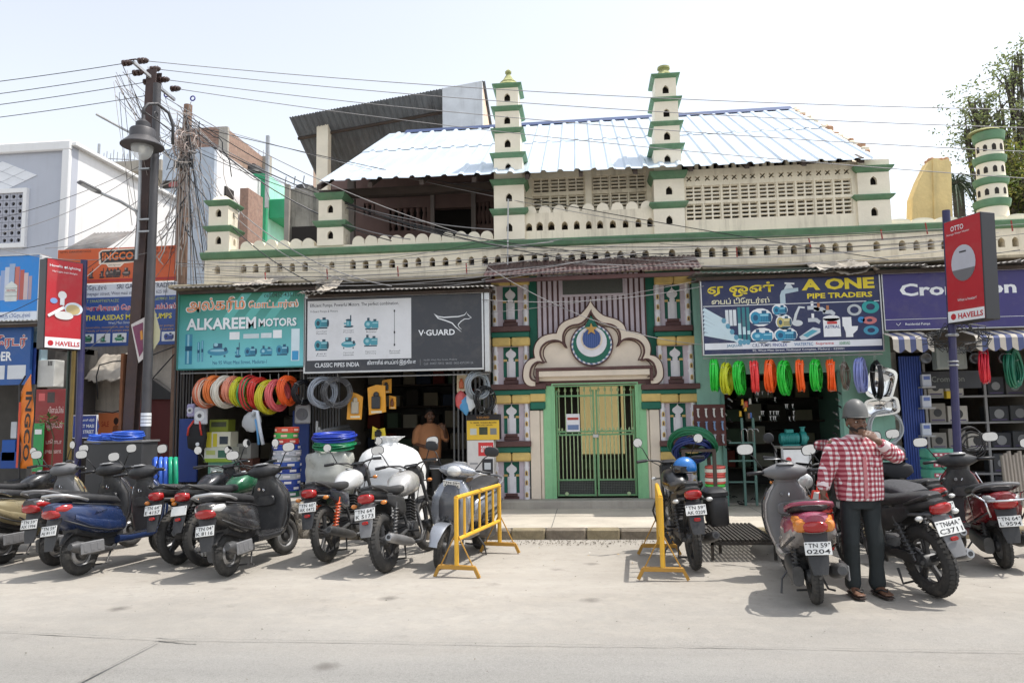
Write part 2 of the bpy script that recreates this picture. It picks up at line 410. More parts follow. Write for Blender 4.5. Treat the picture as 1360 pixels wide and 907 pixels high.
# rubble masonry plinth under the shops at the left
PX0,PX1,PZ = at(-80,660,-2.3).x,XL,0.42
mb = MB();mb.box(PX0,PX1,KY+0.28,0.6,-0.1,PZ)
pl = tag(mb.build('shop_plinth',CONC),'raised plinth of rough rubble stone under the left shops','plinth')
RUB = [mat('rubble_%d' % i,c,rough=0.95,var=0.3,scale=8,bump=0.6,bscale=18) for i,c in enumerate([(0.24,0.215,0.18),(0.16,0.145,0.125),(0.30,0.27,0.22)])]
rr = random.Random(11);rocks = []
for k in range(9):
 mb = MB();mb.ball((0,0,0),1.0,9,6);mb.v = [tuple(Vector(v)*(1+0.45*noise.noise((v[0]*1.3+k*7,v[1]*1.3,v[2]*1.3)))) for v in mb.v]
 rocks.append(mb.mesh('rubble_stone',RUB[k % 3]))
z = 0.04
while z < PZ+0.02:
 x = at(360,700,KY).x
 while x < PX1+0.12:
  s_ = rr.uniform(0.05,0.10)
  o = link('rubble_stone',rr.choice(rocks),pl,(x,KY+0.27+rr.uniform(-0.05,0.03)-(PZ-z)*0.25,z),(rr.uniform(0,6),rr.uniform(0,6),rr.uniform(0,6)));o.scale = (s_*1.2,s_*0.8,s_*0.85)
  x += s_*1.5
 z += 0.085
# ================================================================== mosque front wall
MW = thing('mosque_front_wall','long cream parapet wall with scalloped crest, green band and arched openings','wall')
TH = 0.25
ZB0,ZB1 = 4.435,4.565          # green band
ZW0 = 3.96
def holes_at(pxs,py_of,w=0.105,h=0.165,Y=0.0):
 hs = []
 for p in pxs:
  c = at(p,py_of(p),Y);hs.append(arch_loop(c.x,c.z-h/2,w*random.uniform(0.92,1.08),h*random.uniform(0.92,1.06),4,0.25))
 return hs
rowy = lambda p: 358-(p-288)*0.0349
XA,XM0,XM1,XT0,XE = at(272,340,0).x,at(656,330,0).x,at(697,300,0).x,at(868,300,0).x,15.0
row1 = [288.5,323.5,339.5,355,371.5,388,405,440.5,468.5,485.5,503,520.5,538,555.5,574,591.5,609,626,644,661,676,692,709.7,725,741.7,759.3,774.6,791,807,824,841,857.5,892.6,
  927,946,963.5,982,999.5,1018.5,1036.5,1054.5,1073.5,1092.5,1110,1128.5,1164.5,1198.5,1217.5,1236.5,1255,1292,1311,1330,1348.5,1368,1387,1406]
MB().plate([(XA,ZW0),(XE,ZW0),(XE,ZB1+0.02),(XA,ZB1+0.02)],holes_at(row1,rowy),0,TH).build('wall',CREAM,MW)
# upper strip between the tall minarets, with its own row of openings
zmid = at(782,280,0).z
row2 = [702.5,716.5,732,750,766,782,797,814,831,848,863.5]
MB().plate([(XM1-0.1,ZB1+0.02),(XT0+0.1,ZB1+0.02),(XT0+0.1,zmid),(XM1-0.1,zmid)],holes_at(row2,lambda p: 301-(p-702)*0.035,0.105,0.15),0.01,TH).build('wall',CREAM,MW)
MB().box(XA+0.02,XE,TH,TH+0.04,4.0,ZB1).box(XM1,XT0,TH,TH+0.04,ZB1,zmid-0.02).build('backing',DARK_SHADE,MW)  # near-black sheet: shade behind the openings is painted
# little cill bricks half closing some openings
for k,p in enumerate(row1[1:31:3]):
 c = at(p,rowy(p),0);MB().box(c.x-0.05,c.x+0.05,0.1,0.2,c.z-0.08,c.z-random.uniform(0.0,0.05)).build('brick',CREAM,MW)
# green string course: sloping weathered moulding
def moulding(mb,x0,x1,z0,z1,y=0.0,out=0.09):
 mb.add([(x,yy,zz) for x in (x0,x1) for (yy,zz) in ((y,z0),(y-out*0.55,z0+0.02),(y-out,z1-0.03),(y-out,z1-0.008),(y,z1))],[(0,1,6,5),(1,2,7,6),(2,3,8,7),(3,4,9,8),(0,4,3,2,1),(5,6,7,8,9)])
mb = MB();xb = [XA-0.05,at(420,335,0).x,XM0,at(868,320,0).x,at(1140,310,0).x,XE]
for a,b in zip(xb[:-1],xb[1:]):
 moulding(mb,a,b-0.002,ZB0,ZB1);mb.build('green_band',GREEN,MW);mb = MB()
# merlons (scallops)
def merlon_mesh(w,h):
 mb = MB();pts = [(-w/2,-0.03),(w/2,-0.03)]+[(w/2*cos(PI*i/12),h*sin(PI*i/12)**0.75) for i in range(13)]
 q = []
 for p in pts:
  if not q or (abs(p[0]-q[-1][0])+abs(p[1]-q[-1][1])) > 1e-4: q.append(p)
 mb.plate(q,(),0.0,0.16);return mb.mesh('merlon',CREAM2)
ZV = ZB1+0.05
MB().box(XA,XM0+0.05,0.004,0.2,ZB1+0.015,ZV).box(at(1183,290,0).x,XE,0.004,0.2,ZB1+0.015,at(1250,293,0).z).build('coping',CREAM2,MW)
mm = merlon_mesh(0.222,0.15)
x = at(323,322,0).x+0.05
while x < XM0-0.02:
 if not (at(418,320,0).x-0.05 < x < at(458,320,0).x+0.1):
  o = link('merlon',mm,MW,(x,0.02,ZV));o.scale = (1,1,random.uniform(0.9,1.1));o.rotation_euler[1] = random.uniform(-0.02,0.02)
 x += 0.226
x = XM1+0.10;n_ = 9;st = (XT0-XM1-0.2)/(n_-1)
m2_ = merlon_mesh(0.205,0.14)
for k in range(n_): link('merlon',m2_,MW,(x+k*st,0.03,zmid-0.005))
ml = merlon_mesh(0.36,0.065);zr = at(1250,293,0).z
x = at(1195,290,0).x
while x < XE: link('merlon',ml,MW,(x,0.02,zr));x += 0.366
# ------------------------------------------------------------------ square towers and minarets
def shaft_with_windows(T,x0,x1,z0,z1,y0,depth,wins,sidewin=False,m=None):
 """four sided hollow shaft: front plate with arched holes, side plate, back"""
 m = m or CREAM2
 hs = [arch_loop((x0+x1)/2,zc-h/2,w,h,4,0.35) for (zc,w,h) in wins]
 mb = MB();mb.plate([(x0,z0),(x1,z0),(x1,z1),(x0,z1)],hs,y0,y0+0.06)
 mb.box(x0,x0+0.05,y0+0.06,y0+depth,z0,z1);mb.box(x0+0.05,x1-0.05,y0+depth-0.05,y0+depth,z0,z1)
 # right cheek with its own slim opening
 t = MB();hs2 = [arch_loop(depth/2,zc-h*0.45,w*0.75,h*0.9,4,0.35) for (zc,w,h) in wins]
 t.plate([(0.06,z0),(depth-0.05,z0),(depth-0.05,z1),(0.06,z1)],hs2,0,0.05)
 mb.add([(x1-v[1],y0+v[0],v[2]) for v in t.v],t.f)
 mb.build('shaft',m,T)
 MB().box(x0+0.07,x1-0.07,y0+0.12,y0+depth-0.12,z0+0.01,z1-0.01).build('dark_core',DARK_SHADE,T)  # dark core whose colour imitates shade inside the shaft
def cornice(T,x0,x1,y0,depth,z0,z1,out,m=None):
 mb = MB();a = 0.012
 lv = [(-a,z0),(out*0.55,z0+(z1-z0)*0.35),(out,z1-0.03),(out,z1-0.012),(out*0.3,z1)]
 vs = [];fs = []
 for (o,z) in lv: vs += [(x0-o,y0-o,z),(x1+o,y0-o,z),(x1+o,y0+depth+o,z),(x0-o,y0+depth+o,z)]
 for i in range(len(lv)-1):
  for k in range(4): fs.append((i*4+k,i*4+(k+1) % 4,(i+1)*4+(k+1) % 4,(i+1)*4+k))
 fs.append((3,2,1,0));fs.append(tuple(range(len(vs)-4,len(vs))))
 mb.add(vs,fs);mb.build('cornice',m or GREEN,T)
def sq_tower(name,label,cat,tiers,Y,depth,top,group=None):
 """tiers from the top: (px_left, px_right, py_top, py_bottom, band_top, band_bottom, window or None)"""
 xm = (tiers[0][0]+tiers[0][1])/2;b = tiers[-1];bx = at((b[0]+b[1])/2,b[3],Y)
 T = thing(name,label,cat,(0,0,0),0,group)
 cx0 = None
 for (l,r,t,bo,bt,bb,w) in tiers:
  x0,x1,z0,z1 = rect(l,t,r,bo,Y);sh = (depth-(x1-x0))/2
  yy = Y
  wins = []
  if w: c = at((l+r)/2,w,Y);wins = [(c.z,0.105,0.145)]
  shaft_with_windows(T,x0,x1,z0,z1,yy,depth,wins)
  if bt is not None:
   _,_,q0,q1 = rect(l,bt,r,bb,Y);cornice(T,x0,x1,yy,depth,q0,q1,0.065)
 if top: top(T,tiers[0],Y,depth)
 return T
def dome_top(broken):
 def f(T,t,Y,depth):
  x0,x1,z0,z1 = rect(t[0],t[4] if t[4] else t[2],t[1],t[2],Y);zt = rect(t[0],t[4],t[1],t[5],Y)[3];cx = (x0+x1)/2;cy = Y+depth/2;r = (x1-x0)/2
  mb = MB()
  if not broken: pr = [(r*1.1,-0.01),(r*1.02,0.03),(r*1.1,0.05),(r*0.98,0.085),(r*0.78,0.10),(r*0.8,0.125),(r*0.5,0.18),(r*0.28,0.25),(r*0.18,0.28),(r*0.3,0.305),(r*0.3,0.335),(r*0.15,0.365),(0.0,0.385)]
  else: pr = [(r*1.1,-0.01),(r*1.0,0.03),(r*0.9,0.06),(r*0.75,0.075),(r*0.62,0.13),(r*0.45,0.15),(r*0.42,0.18),(r*0.62,0.20),(r*0.6,0.235),(r*0.3,0.225)]
  mb.lathe(pr,16,'z',(cx,cy,zt));mb.build('dome',MOSS,T,smooth=40)
  # row of little merlon leaves round the dome
  for k in range(8):
   a = 2*PI*k/8+0.2;q = MB();q.ball((0,0,0.03),(0.045,0.025,0.05),6,4);o = q.build('leaf_moulding',MOSS,T,loc=(cx+r*0.95*cos(a),cy+r*0.95*sin(a),zt));o.rotation_euler[2] = a+PI/2
 return f
sq_tower('minaret','slender cream minaret with green bands and pointed mossy finial','minaret',[
 (659,688,117,142,111.5,117.5,129.5),(657.5,689.5,148,171,141.5,148.5,159.5),(657,691,177,203,170.5,177,190.5),(656,694,210,240,203,210.5,222),
 (656,696,246,277,238,247,262),(656,697,286,318,277,286.5,302)],-0.06,0.5,dome_top(False),'tall square minarets')
sq_tower('minaret','slender cream minaret with green bands and broken blunt top','minaret',[
 (870,898,104,130,98.5,104.5,119),(869.5,901,135,162,129.5,135.5,150),(869,903,167,191,161.5,168,180.5),(868.5,905,199,228,191.5,199,211),
 (868.5,909,238,268,227,238,253),(868.5,910,277,312,268,277,292)],-0.06,0.5,dome_top(True),'tall square minarets')
def stub_top(T,t,Y,depth):
 x0,x1,z0,z1 = rect(t[0],t[4],t[1],t[2],Y);zt = rect(t[0],t[4],t[1],t[5],Y)[3];mb = MB();cx,cy = (x0+x1)/2,Y+depth/2;r = (x1-x0)/2*1.35
 mb.lathe([(r*1.05,zt-0.01),(r*0.85,zt+0.03),(r*0.6,zt+0.09),(r*0.35,zt+0.12),(r*0.2,zt+0.11)],4,'z',(cx,cy,0),True,True);mb.build('cap',MOSS if False else CREAM,T)
sq_tower('corner_tower','squat cream corner tower with two green bands at the left end of the parapet','tower',[
 (277,303,274,300,266,274.5,283),(275.5,304,308,337,300,308.5,319)],-0.03,0.42,stub_top)
sq_tower('corner_tower','cream two-tier tower with green bands under the eave end of the tin roof','tower',[
 (423,454,266,293,256,266,277.5),(421,456,302,326,293,302.5,312)],-0.03,0.42,None)
sq_tower('corner_tower','cream tower with two green bands closing the right end of the hall','tower',[
 (1139,1181,212,220,None,None,None),(1139,1182,229,258,220,229,240),(1140,1184,266,306,258,266,281)],-0.03,0.45,None)
# round minaret at the right
RT = thing('round_minaret','round cream minaret with four green rings and small arched windows','minaret')
Yr = 0.3;tr = [(1297.5,1331,190,210,177.5,190.5),(1298,1333,219,239,209.5,219.5),(1299,1336,248,268,238.5,248.5),(1299,1338,278,290,267,278)]
for i,(l,r,t,b,bt,bb) in enumerate(tr):
 x0,x1,z0,z1 = rect(l,t,r,b,Yr);R = (x1-x0)/2;cx = (x0+x1)/2;cy = 0.3
 _,_,q0,q1 = rect(l,bt,r,bb,Yr)
 MB().lathe([(R*1.03,z0-0.03),(R,z1+0.02)],20,'z',(cx,cy,0)).build('drum',CREAM2,RT,smooth=40)
 MB().lathe([(R*1.02,q0),(R*1.14,q0+0.02),(R*1.22,q1-0.04),(R*1.22,q1-0.015),(R*1.0,q1)],20,'z',(cx,cy,0)).build('green_ring',GREEN,RT,smooth=30)
 if i < 3:
  for k in range(10):
   a = 2*PI*k/10+0.15;q = MB();q.plate(arch_loop(0,-0.055,0.06,0.11,4,0.3),(),-0.004,0.02)
   o = q.build('window',DARK_SHADE,RT,loc=(cx+R*1.012*cos(a),cy+R*1.012*sin(a),(z0+z1)/2));o.rotation_euler[2] = a+PI/2
MB().lathe([(0.25,0),(0.22,0.03),(0.12,0.05),(0,0.06)],14,'z',(cx-0.03,cy,rect(*tr[0][:1],tr[0][4],tr[0][1],tr[0][5],Yr)[3])).build('cap',MOSS,RT)
# ================================================================== prayer hall behind the wall: jali screens, verandah, tin roof
PH = thing('prayer_hall','upper hall with pierced ventilation block screens under a sloping white tin roof','building')
def vent_mesh(w,h,nc,nr):
 mb = MB();hs = [];cw = w/nc;rh = h/nr
 for i in range(nc):
  for j in range(nr):
   a,b = -w/2+i*cw+0.012,-w/2+(i+1)*cw-0.012;c,d = j*rh+0.012,(j+1)*rh-0.012;hs.append([(a,c),(b,c),(b,d),(a,d)])
 mb.plate([(-w/2,0),(w/2,0),(w/2,h),(-w/2,h)],hs,0,0.07);return mb.mesh('vent_block',CREAM2)
# right bay
YJ = 0.02
xj0,xj1 = at(909,260,YJ).x,at(1140,250,YJ).x
pitch = (at(1134.5,257,YJ).x-at(911,260,YJ).x)/9.0
zA0,zA1 = at(1023,263,YJ).z,at(1023,242.5,YJ).z;zB0,zB1 = at(1023,288.5,YJ).z,at(1023,266.5,YJ).z
zX = at(1023,233,YJ).z;zTop = 5.78
gw = 0.275
hs = []
for k in range(9):
 cx = at(911,260,YJ).x+pitch*(k+0.5)-0.02
 for (z0,z1) in ((zA0,zA1),(zB0,zB1)): hs.append([(cx-gw/2,z0),(cx+gw/2,z0),(cx+gw/2,z1),(cx-gw/2,z1)])
 for s_ in (-1,1):
  c = cx+s_*0.07;e,g = 0.045,0.016
  hs.append([(c-e,zX-e+g),(c-e+g,zX-e),(c,zX-g),(c+e-g,zX-e),(c+e,zX-e+g),(c+g,zX),(c+e,zX+e-g),(c+e-g,zX+e),(c,zX+g),(c-e+g,zX+e),(c-e,zX+e-g),(c-g,zX)])
MB().plate([(xj0,ZB1),(xj1,ZB1),(xj1,zX+0.16),(xj0,zX+0.16)],hs,YJ,YJ+0.2).build('screen_wall',CREAM,PH)
vm = vent_mesh(gw-0.004,zA1-zA0-0.004,2,4);vm2 = vent_mesh(gw-0.004,zB1-zB0-0.004,2,4)
for k in range(9):
 cx = at(911,260,YJ).x+pitch*(k+0.5)-0.02
 link('vent_block',vm,PH,(cx,YJ+0.02,zA0+0.002));link('vent_block',vm2,PH,(cx,YJ+0.02,zB0+0.002))
mb = MB()
for k in range(22):
 x = xj0+0.1+k*(xj1-xj0-0.2)/21;MB().box(-0.03,0.03,0,0.12,0,0.13).build('eave_bracket',CREAM if k % 4 else WOOD,PH,loc=(x,YJ+0.03+0.005*(k % 3),zX+0.165))
MB().box(xj0,xj1,YJ+0.2,YJ+0.3,zX+0.16,zX+0.40).build('eave_beam',WOOD,PH)
MB().box(xj0,xj1,YJ+0.4,YJ+0.45,4.4,5.85).build('shade_lining',DARK_SHADE,PH)  # added sheet, its near-black colour makes the vent slots read as shaded
MB().box(XM1-0.3,XT0+0.3,1.1,1.15,4.4,6.4).box(XM1-0.35,XM1-0.3,0.66,1.15,4.4,6.2).build('shade_lining',DARK_SHADE,PH)  # added for the middle bay too: shade put into the colour
# middle bay
YM = 0.45
mb = MB();hs = [];vb = []
for (a,b) in ((707,777),(786,859)):
 xa,xb_ = at(a,255,YM).x,at(b,255,YM).x;w = (xb_-xa)/3
 for k in range(3):
  for (t,bo) in ((234.5,253),(258,277)):
   z0,z1 = at(780,bo,YM).z,at(780,t,YM).z;c = xa+w*(k+0.5);hs.append([(c-w*0.46,z0),(c+w*0.46,z0),(c+w*0.46,z1),(c-w*0.46,z1)]);vb.append((c,z0,w*0.92,z1-z0))
mb.plate([(XM1-0.3,ZB1),(XT0+0.3,ZB1),(XT0+0.3,6.0),(XM1-0.3,6.0)],hs,YM,YM+0.2);mb.build('screen_wall',CREAM,PH)
vm = vent_mesh(vb[0][2]-0.004,vb[0][3]-0.004,2,4)
for (c,z0,w,h) in vb: link('vent_block',vm,PH,(c,YM+0.03,z0+0.002))
for p in (702,781.5,863):
 mb = MB();c = at(p,255,YM).x;mb.box(c-0.055,c+0.055,YM-0.06,YM,5.0,5.95);mb.build('screen_post',CREAM2,PH)
# hall walls, floor and dark inside
mb = MB();XH0,XH1 = at(425,240,0).x+0.25,at(1150,240,0).x
mb.box(XM1,XH1,4.4,4.6,3.4,8.0);mb.box(XH1-0.02,XH1+0.18,0.3,4.6,3.2,5.6)
mb.add([(XH1,0.2,5.6),(XH1+0.18,0.2,5.6),(XH1,4.4,5.6),(XH1+0.18,4.4,5.6),(XH1,4.4,8.0),(XH1+0.18,4.4,8.0)],[(0,2,4),(1,5,3),(0,4,5,1),(2,3,5,4),(0,1,3,2)])
mb.build('hall_wall',CREAM,PH)
MB().box(XH0-1,XH1+0.1,0.26,4.6,3.9,4.0).build('hall_floor',CONC,PH)
# verandah back wall
YV = 1.9
xv0,xv1 = at(440,280,YV).x,at(700,280,YV).x
def vr(a,b,c,d): x0,x1,z0,z1 = rect(a,b,c,d,YV);return [(x0,z0),(x1,z0),(x1,z1),(x0,z1)]
dh = vr(575,276,626,330);bw1 = vr(517,276,567,306);bw2 = vr(633,268,656,298);bw0 = vr(483,270,498,286)
MB().plate([(xv0,4.0),(xv1,4.0),(xv1,6.6),(xv0,6.6)],[dh,bw1,bw2,bw0],YV,YV+0.15).build('verandah_wall',MAUVE,PH)
MB().box(xv0,xv1,YV+0.6,YV+0.7,4.0,6.6).build('shade_backing',DARK_SHADE,PH)  # darkness of the verandah openings painted on as near-black
bal = MB();bal.lathe([(0.05,0),(0.03,0.04),(0.065,0.14),(0.04,0.22),(0.028,0.27),(0.05,0.31),(0.05,0.34)],10)
bme = bal.mesh('baluster',MAUVE,50)
for (q,n_) in ((bw1,6),(bw2,4),(bw0,2)):
 x0,z0,x1,z1 = q[0][0],q[0][1],q[1][0],q[2][1]
 for k in range(n_):
  o = link('baluster',bme,PH,(x0+(k+0.5)*(x1-x0)/n_,YV+0.07,z0));o.scale = (1,1,(z1-z0)/0.34)
for p in vr(401,244,402,255),: pass
fx0,fx1,fz0,fz1 = rect(598,243,655,256,YV-0.02)
mb = MB();nn = 4;hs = [circ(fx0+(k+0.5)*(fx1-fx0)/nn,(fz0+fz1)/2,0.075,12) for k in range(nn)]
mb.plate([(fx0,fz0),(fx1,fz0),(fx1,fz1),(fx0,fz1)],hs,YV-0.05,YV-0.002);mb.build('frieze_panel',paint('frieze_grey',(130,118,120)),PH)
for k in range(nn):
 MB().torus((0,0,0),0.095,0.014,'y',16,5).build('frieze_ring',MATS['frieze_grey'],PH,loc=(fx0+(k+0.5)*(fx1-fx0)/nn,YV-0.06,(fz0+fz1)/2))
x0,x1,z0,z1 = rect(490,251,572,262,YV);MB().box(x0,x1,YV-0.03,YV-0.002,z0,z1).build('dark_panel',DARK_SHADE,PH)
for (a,b) in ((461,470),(572,577),(626,632)):
 x0,x1,z0,z1 = rect(a,255,b,330,0.9 if a < 470 else YV-0.04);y = 0.9 if a < 470 else YV-0.06
 MB().box(x0,x1,y,y+(0.12 if a < 470 else 0.055),4.0,6.1).build('verandah_post',paint('post_grey',(150,140,135),streak=0.4),PH)
MB().box(at(425,250,0.5).x,xv1,0.45,0.6,5.62,5.76).build('eave_beam',WOOD,PH)
for k in range(11):
 x = XH0-0.2+k*0.9;MB().add([(x,-0.28,5.53),(x+0.07,-0.28,5.53),(x,4.2,8.02),(x+0.07,4.2,8.02),(x,-0.28,5.62),(x+0.07,-0.28,5.62),(x,4.2,8.11),(x+0.07,4.2,8.11)],[(0,1,3,2),(4,6,7,5),(0,4,5,1),(2,3,7,6),(0,2,6,4),(1,5,7,3)]).build('rafter',WOOD,PH)
# roof sheets: trapezoid ribbed tin, one object per sheet
YE,YR = -0.34,4.25
ex0,ex1 = at(424,240,YE).x,at(1168,212,YE).x;ZE0,ZE1 = at(424,241,YE).z,at(1168,211,YE).z
rz0,rz1 = at(510,179,YR).z,at(1100,143,YR).z
nsh = 11;sw_ = (ex1-ex0)/nsh;ribs = 3
def zr_(x,t): u = (x-ex0)/(ex1-ex0);return (ZE0+(ZE1-ZE0)*u)*(1-t)+(rz0+(rz1-rz0)*u)*t
for i in range(nsh):
 mb = MB();prof = []
 for r in range(ribs):
  b0 = r/ribs
  prof += [(b0,0),(b0+0.20,0),(b0+0.235,0.032),(b0+0.30,0.032),(b0+0.335,0)] if ribs == 3 else []
 prof.append((1.03,0));prof = sorted(prof)
 for (ta,tb,lift) in ((0,0.56,0.0),(0.53,1.0,0.014)):
  vs = [];dzs = random.uniform(0,0.004)+lift
  for t in (ta,(ta+tb)/2,tb):
   for (u,h) in prof:
    x = ex0+(i+u)*sw_+random.uniform(-0.002,0.002);vs.append((x,YE+(YR-YE)*t+(random.uniform(-0.02,0.02) if t == 0 else 0),zr_(x,t)+h+dzs+0.004*(i % 2)))
  n_ = len(prof);fs = []
  for j in range(2):
   for k in range(n_-1): fs.append((j*n_+k,j*n_+k+1,(j+1)*n_+k+1,(j+1)*n_+k))
  mb.add(vs,fs)
 o = mb.build('roof_sheet',TIN,PH);md = o.modifiers.new('thick','SOLIDIFY');md.thickness = 0.004
mb = MB();mb.add([(ex0+0.4,YR-0.18,zr_(ex0,0.96)+0.05),(ex1,YR-0.18,zr_(ex1,0.96)+0.05),(ex0+0.4,YR+0.02,zr_(ex0,1)+0.09),(ex1,YR+0.02,zr_(ex1,1)+0.09),(ex0+0.4,YR+0.2,zr_(ex0,1)),(ex1,YR+0.2,zr_(ex1,1))],[(0,1,3,2),(2,3,5,4)])
mb.build('ridge_cap',TINBLUE,PH)
mb = MB();mb.add([(ex0+0.1,YR+0.02,zr_(ex0,1)+0.02),(ex1-0.1,YR+0.02,zr_(ex1,1)+0.02),(ex0+0.1,4.9,rz0-0.4),(ex1-0.1,4.9,rz1-0.4)],[(0,1,3,2)]);o = mb.build('rear_roof',TIN,PH);o.modifiers.new('t','SOLIDIFY').thickness = 0.01
# crumbling brick verge at the right gable
vg = random.Random(4);VB = [CREAM,paint('old_brick',(178,140,112),rough=0.95,var=0.3,world=True)]
for k in range(34):
 t = k/33;x = ex1-0.03+vg.uniform(-0.03,0.04);y = YE+0.5+(YR-YE-0.5)*t;z = zr_(ex1,(y-YE)/(YR-YE));mb = MB();s_ = vg.uniform(0.06,0.1)
 mb.box(-s_*0.5,s_*0.9,-0.09,0.09,-0.2,vg.uniform(-0.02,0.05),0.02);o = mb.build('verge_brick',VB[k % 3 == 0],PH,loc=(x+0.03,y,z));o.rotation_euler = (0,vg.uniform(-0.1,0.1),vg.uniform(-0.2,0.2))
# broken wall stub at the right
BW = thing('broken_wall','broken yellowish wall stub standing above the parapet near the round minaret','wall',at(1240,285,1.6))
mb = MB();b0 = at(1240,285,1.6)
def L(px,py,Y=1.6): p = at(px,py,Y)-b0;return (p.x,p.z)
pts = [L(1241,300),L(1266,300),L(1264,250),L(1263,216),L(1259,211),L(1250,213),L(1244,210),L(1239,211)]
mb.plate(pts,(),0,0.3)
YEL = paint('yellow_plaster',(232,208,150),rough=0.9,var=0.18,scale=2,bump=0.4,bscale=15,streak=0.35,world=True)
p2 = [L(1212,300),L(1213,262),L(1222,238),L(1234,214),L(1239,211),L(1241,300)]
o1 = mb.build('wall',YEL,BW)
MB().plate(p2,(),0.02,0.28).build('sloping_wall',YEL,BW)
rb = random.Random(6)
for k in range(9):
 mb = MB();mb.box(-0.06,0.06,-0.1,0.1,-0.02,0.05,0.02);q = L(1241+k*2.4,213+rb.uniform(-2,1));o = mb.build('brick',VB[1],BW,loc=(q[0],0.15,q[1]));o.rotation_euler = (rb.uniform(-0.3,0.3),rb.uniform(-0.3,0.3),rb.uniform(0,3))
# ================================================================== the gateway
GW = thing('mosque_gateway','green framed gateway with cusped arch, crescent medallion and tiered pilasters','gateway')
MAROON = paint('maroon_paint',(92,62,60),rough=0.7,var=0.2,scale=6,bump=0.15,world=True,dirt=0.25,dcol=(0.25,0.2,0.17))
YELW = paint('yellow_ochre_paint',(214,184,112),rough=0.7,var=0.14,scale=6,world=True,dirt=0.3,dcol=(0.3,0.22,0.12),dscale=4)
DGREEN = paint('deep_green_paint',(24,104,84),rough=0.65,var=0.18,scale=4,world=True,dirt=0.2,dcol=(0.1,0.12,0.1))
LILAC = paint('lilac_paint',(196,184,192),rough=0.75,var=0.12,scale=5,world=True,dirt=0.25,dcol=(0.3,0.27,0.27),dscale=3)
WHITE = paint('white_paint',(226,224,228),rough=0.7,var=0.1,scale=5,world=True,dirt=0.2,dcol=(0.35,0.33,0.32),dscale=4)
ARCHC = paint('arch_cream',(226,212,194),rough=0.75,var=0.08,scale=3,world=True,dirt=0.25,dcol=(0.4,0.33,0.27),dscale=2.5)
GATEG = paint('gate_green',(140,196,146),rough=0.6,var=0.1,scale=4,bump=0.3,bscale=45,world=True,dirt=0.2,dcol=(0.16,0.3,0.17),dscale=3)
GRILL = paint('gate_bar_paint',(176,196,150),rough=0.5,var=0.15,scale=9,dirt=0.4,dcol=(0.12,0.09,0.06),dscale=8)
Yp = 0.0                                     # plane of the pilasters' panels
def zpx(py,X=785,Y=Yp): return at(X,py,Y).z
def xpx(px,py=500,Y=Yp): return at(px,py,Y).x
# back wall of the gateway
zg0 = 0.24;xgl,xgr = xpx(653),xpx(926)
ztop = 3.95
gate_hole = [(xpx(723),zg0),(xpx(860),zg0),(xpx(860),zpx(497)),(xpx(723),zpx(497))]
MB().plate([(xgl,zg0),(xgr,zg0),(xgr,ztop),(xgl,ztop)],[gate_hole],0.06,0.34).build('wall',DGREEN,GW)
MB().box(xgl-0.05,xgr+0.05,-0.34,0.4,0.1,zg0,0.015).build('step',CONC,GW)
# tiers of the pilasters
def colonette(h):
 mb = MB();r = 0.047;z = 0
 lev = [(0,0.30,1),(0.30,0.36,0),(0.36,0.56,1),(0.56,0.62,0),(0.62,0.80,1),(0.80,0.86,0),(0.86,1.0,1)]
 for i,(a,b,k) in enumerate(lev):
  rr_ = r*(1-0.09*i/2) if k else r*1.18*(1-0.08*i/2);mb.lathe([(rr_,a*h),(rr_,b*h)],10)
 return mb.mesh('colonnette',WHITE,40)
def tier(side,tl,tr_,pt,pb,first):
 """one storey of a pilaster: px edges, panel top and bottom rows"""
 X = 678 if side < 0 else 893
 x0,x1 = xpx(tl,(pt+pb)/2),xpx(tr_,(pt+pb)/2);z0,z1 = zpx(pb,X),zpx(pt,X);w = x1-x0;h = z1-z0;cx = (x0+x1)/2
 mb = MB();n0,n1 = cx-0.13,cx+0.13
 mb.plate([(x0,z0),(x1,z0),(x1,z1),(x0,z1)],[[(n0,z0+0.12),(n1,z0+0.12),(n1,z1-0.0002-0.01),(n0,z1-0.0102)]],-0.02,0.06);mb.build('tier_panel',LILAC,GW)
 MB().box(n0-0.002,n1+0.002,0.045,0.055,z0+0.1,z1).build('niche',DGREEN,GW)
 me = colonette(h)
 for s_ in (-1,1):
  X_ = cx+s_*(w/2-0.05);link('colonnette',me,GW,(X_,-0.03,z0))
  for zz in (0.16,0.46,0.70):
   MB().plate(arch_loop(0,0,0.046,0.085,4,0.3),(),0,0.012).build('colonnette_window',YELW,GW,loc=(X_,-0.081,z0+zz*h-0.04))
   MB().plate(arch_loop(0,0,0.02,0.055,4,0.3),(),0,0.006).build('colonnette_window',MAROON,GW,loc=(X_,-0.0855,z0+zz*h-0.03))
  # slim green posts with yellow caps inside the niche
  MB().box(-0.016,0.016,0,0.02,0,h*0.42).build('niche_post',WHITE,GW,loc=(cx+s_*0.055,0.022,z0+0.12))
  MB().box(-0.03,0.03,0,0.02,0,0.035).build('niche_cap',YELW,GW,loc=(cx+s_*0.098,0.02,z0+0.12+h*0.42))
 # white onion-headed motif
 sh = 0.04;o = [(-sh,0),(sh,0),(sh,h*0.46),(sh*1.25,h*0.47),(sh*0.8,h*0.5),(sh*1.9,h*0.56),(sh*2.2,h*0.61),(sh*1.9,h*0.66),(sh*0.9,h*0.705),(sh*0.25,h*0.74),(0,h*0.79)]
 o += [(-a,b) for a,b in o[:0:-1] if a > 0 and b > 0.001]
 MB().plate(o,(),0,0.03).build('onion_motif',WHITE,GW,loc=(cx,0.0,z0+0.115))
 MB().box(-0.125,0.125,0,0.06,0,0.07,0.008).box(-0.1,0.1,-0.02,0.05,0.07,0.115,0.006).build('niche_plinth',MAROON,GW,loc=(cx,-0.035,z0+0.004))
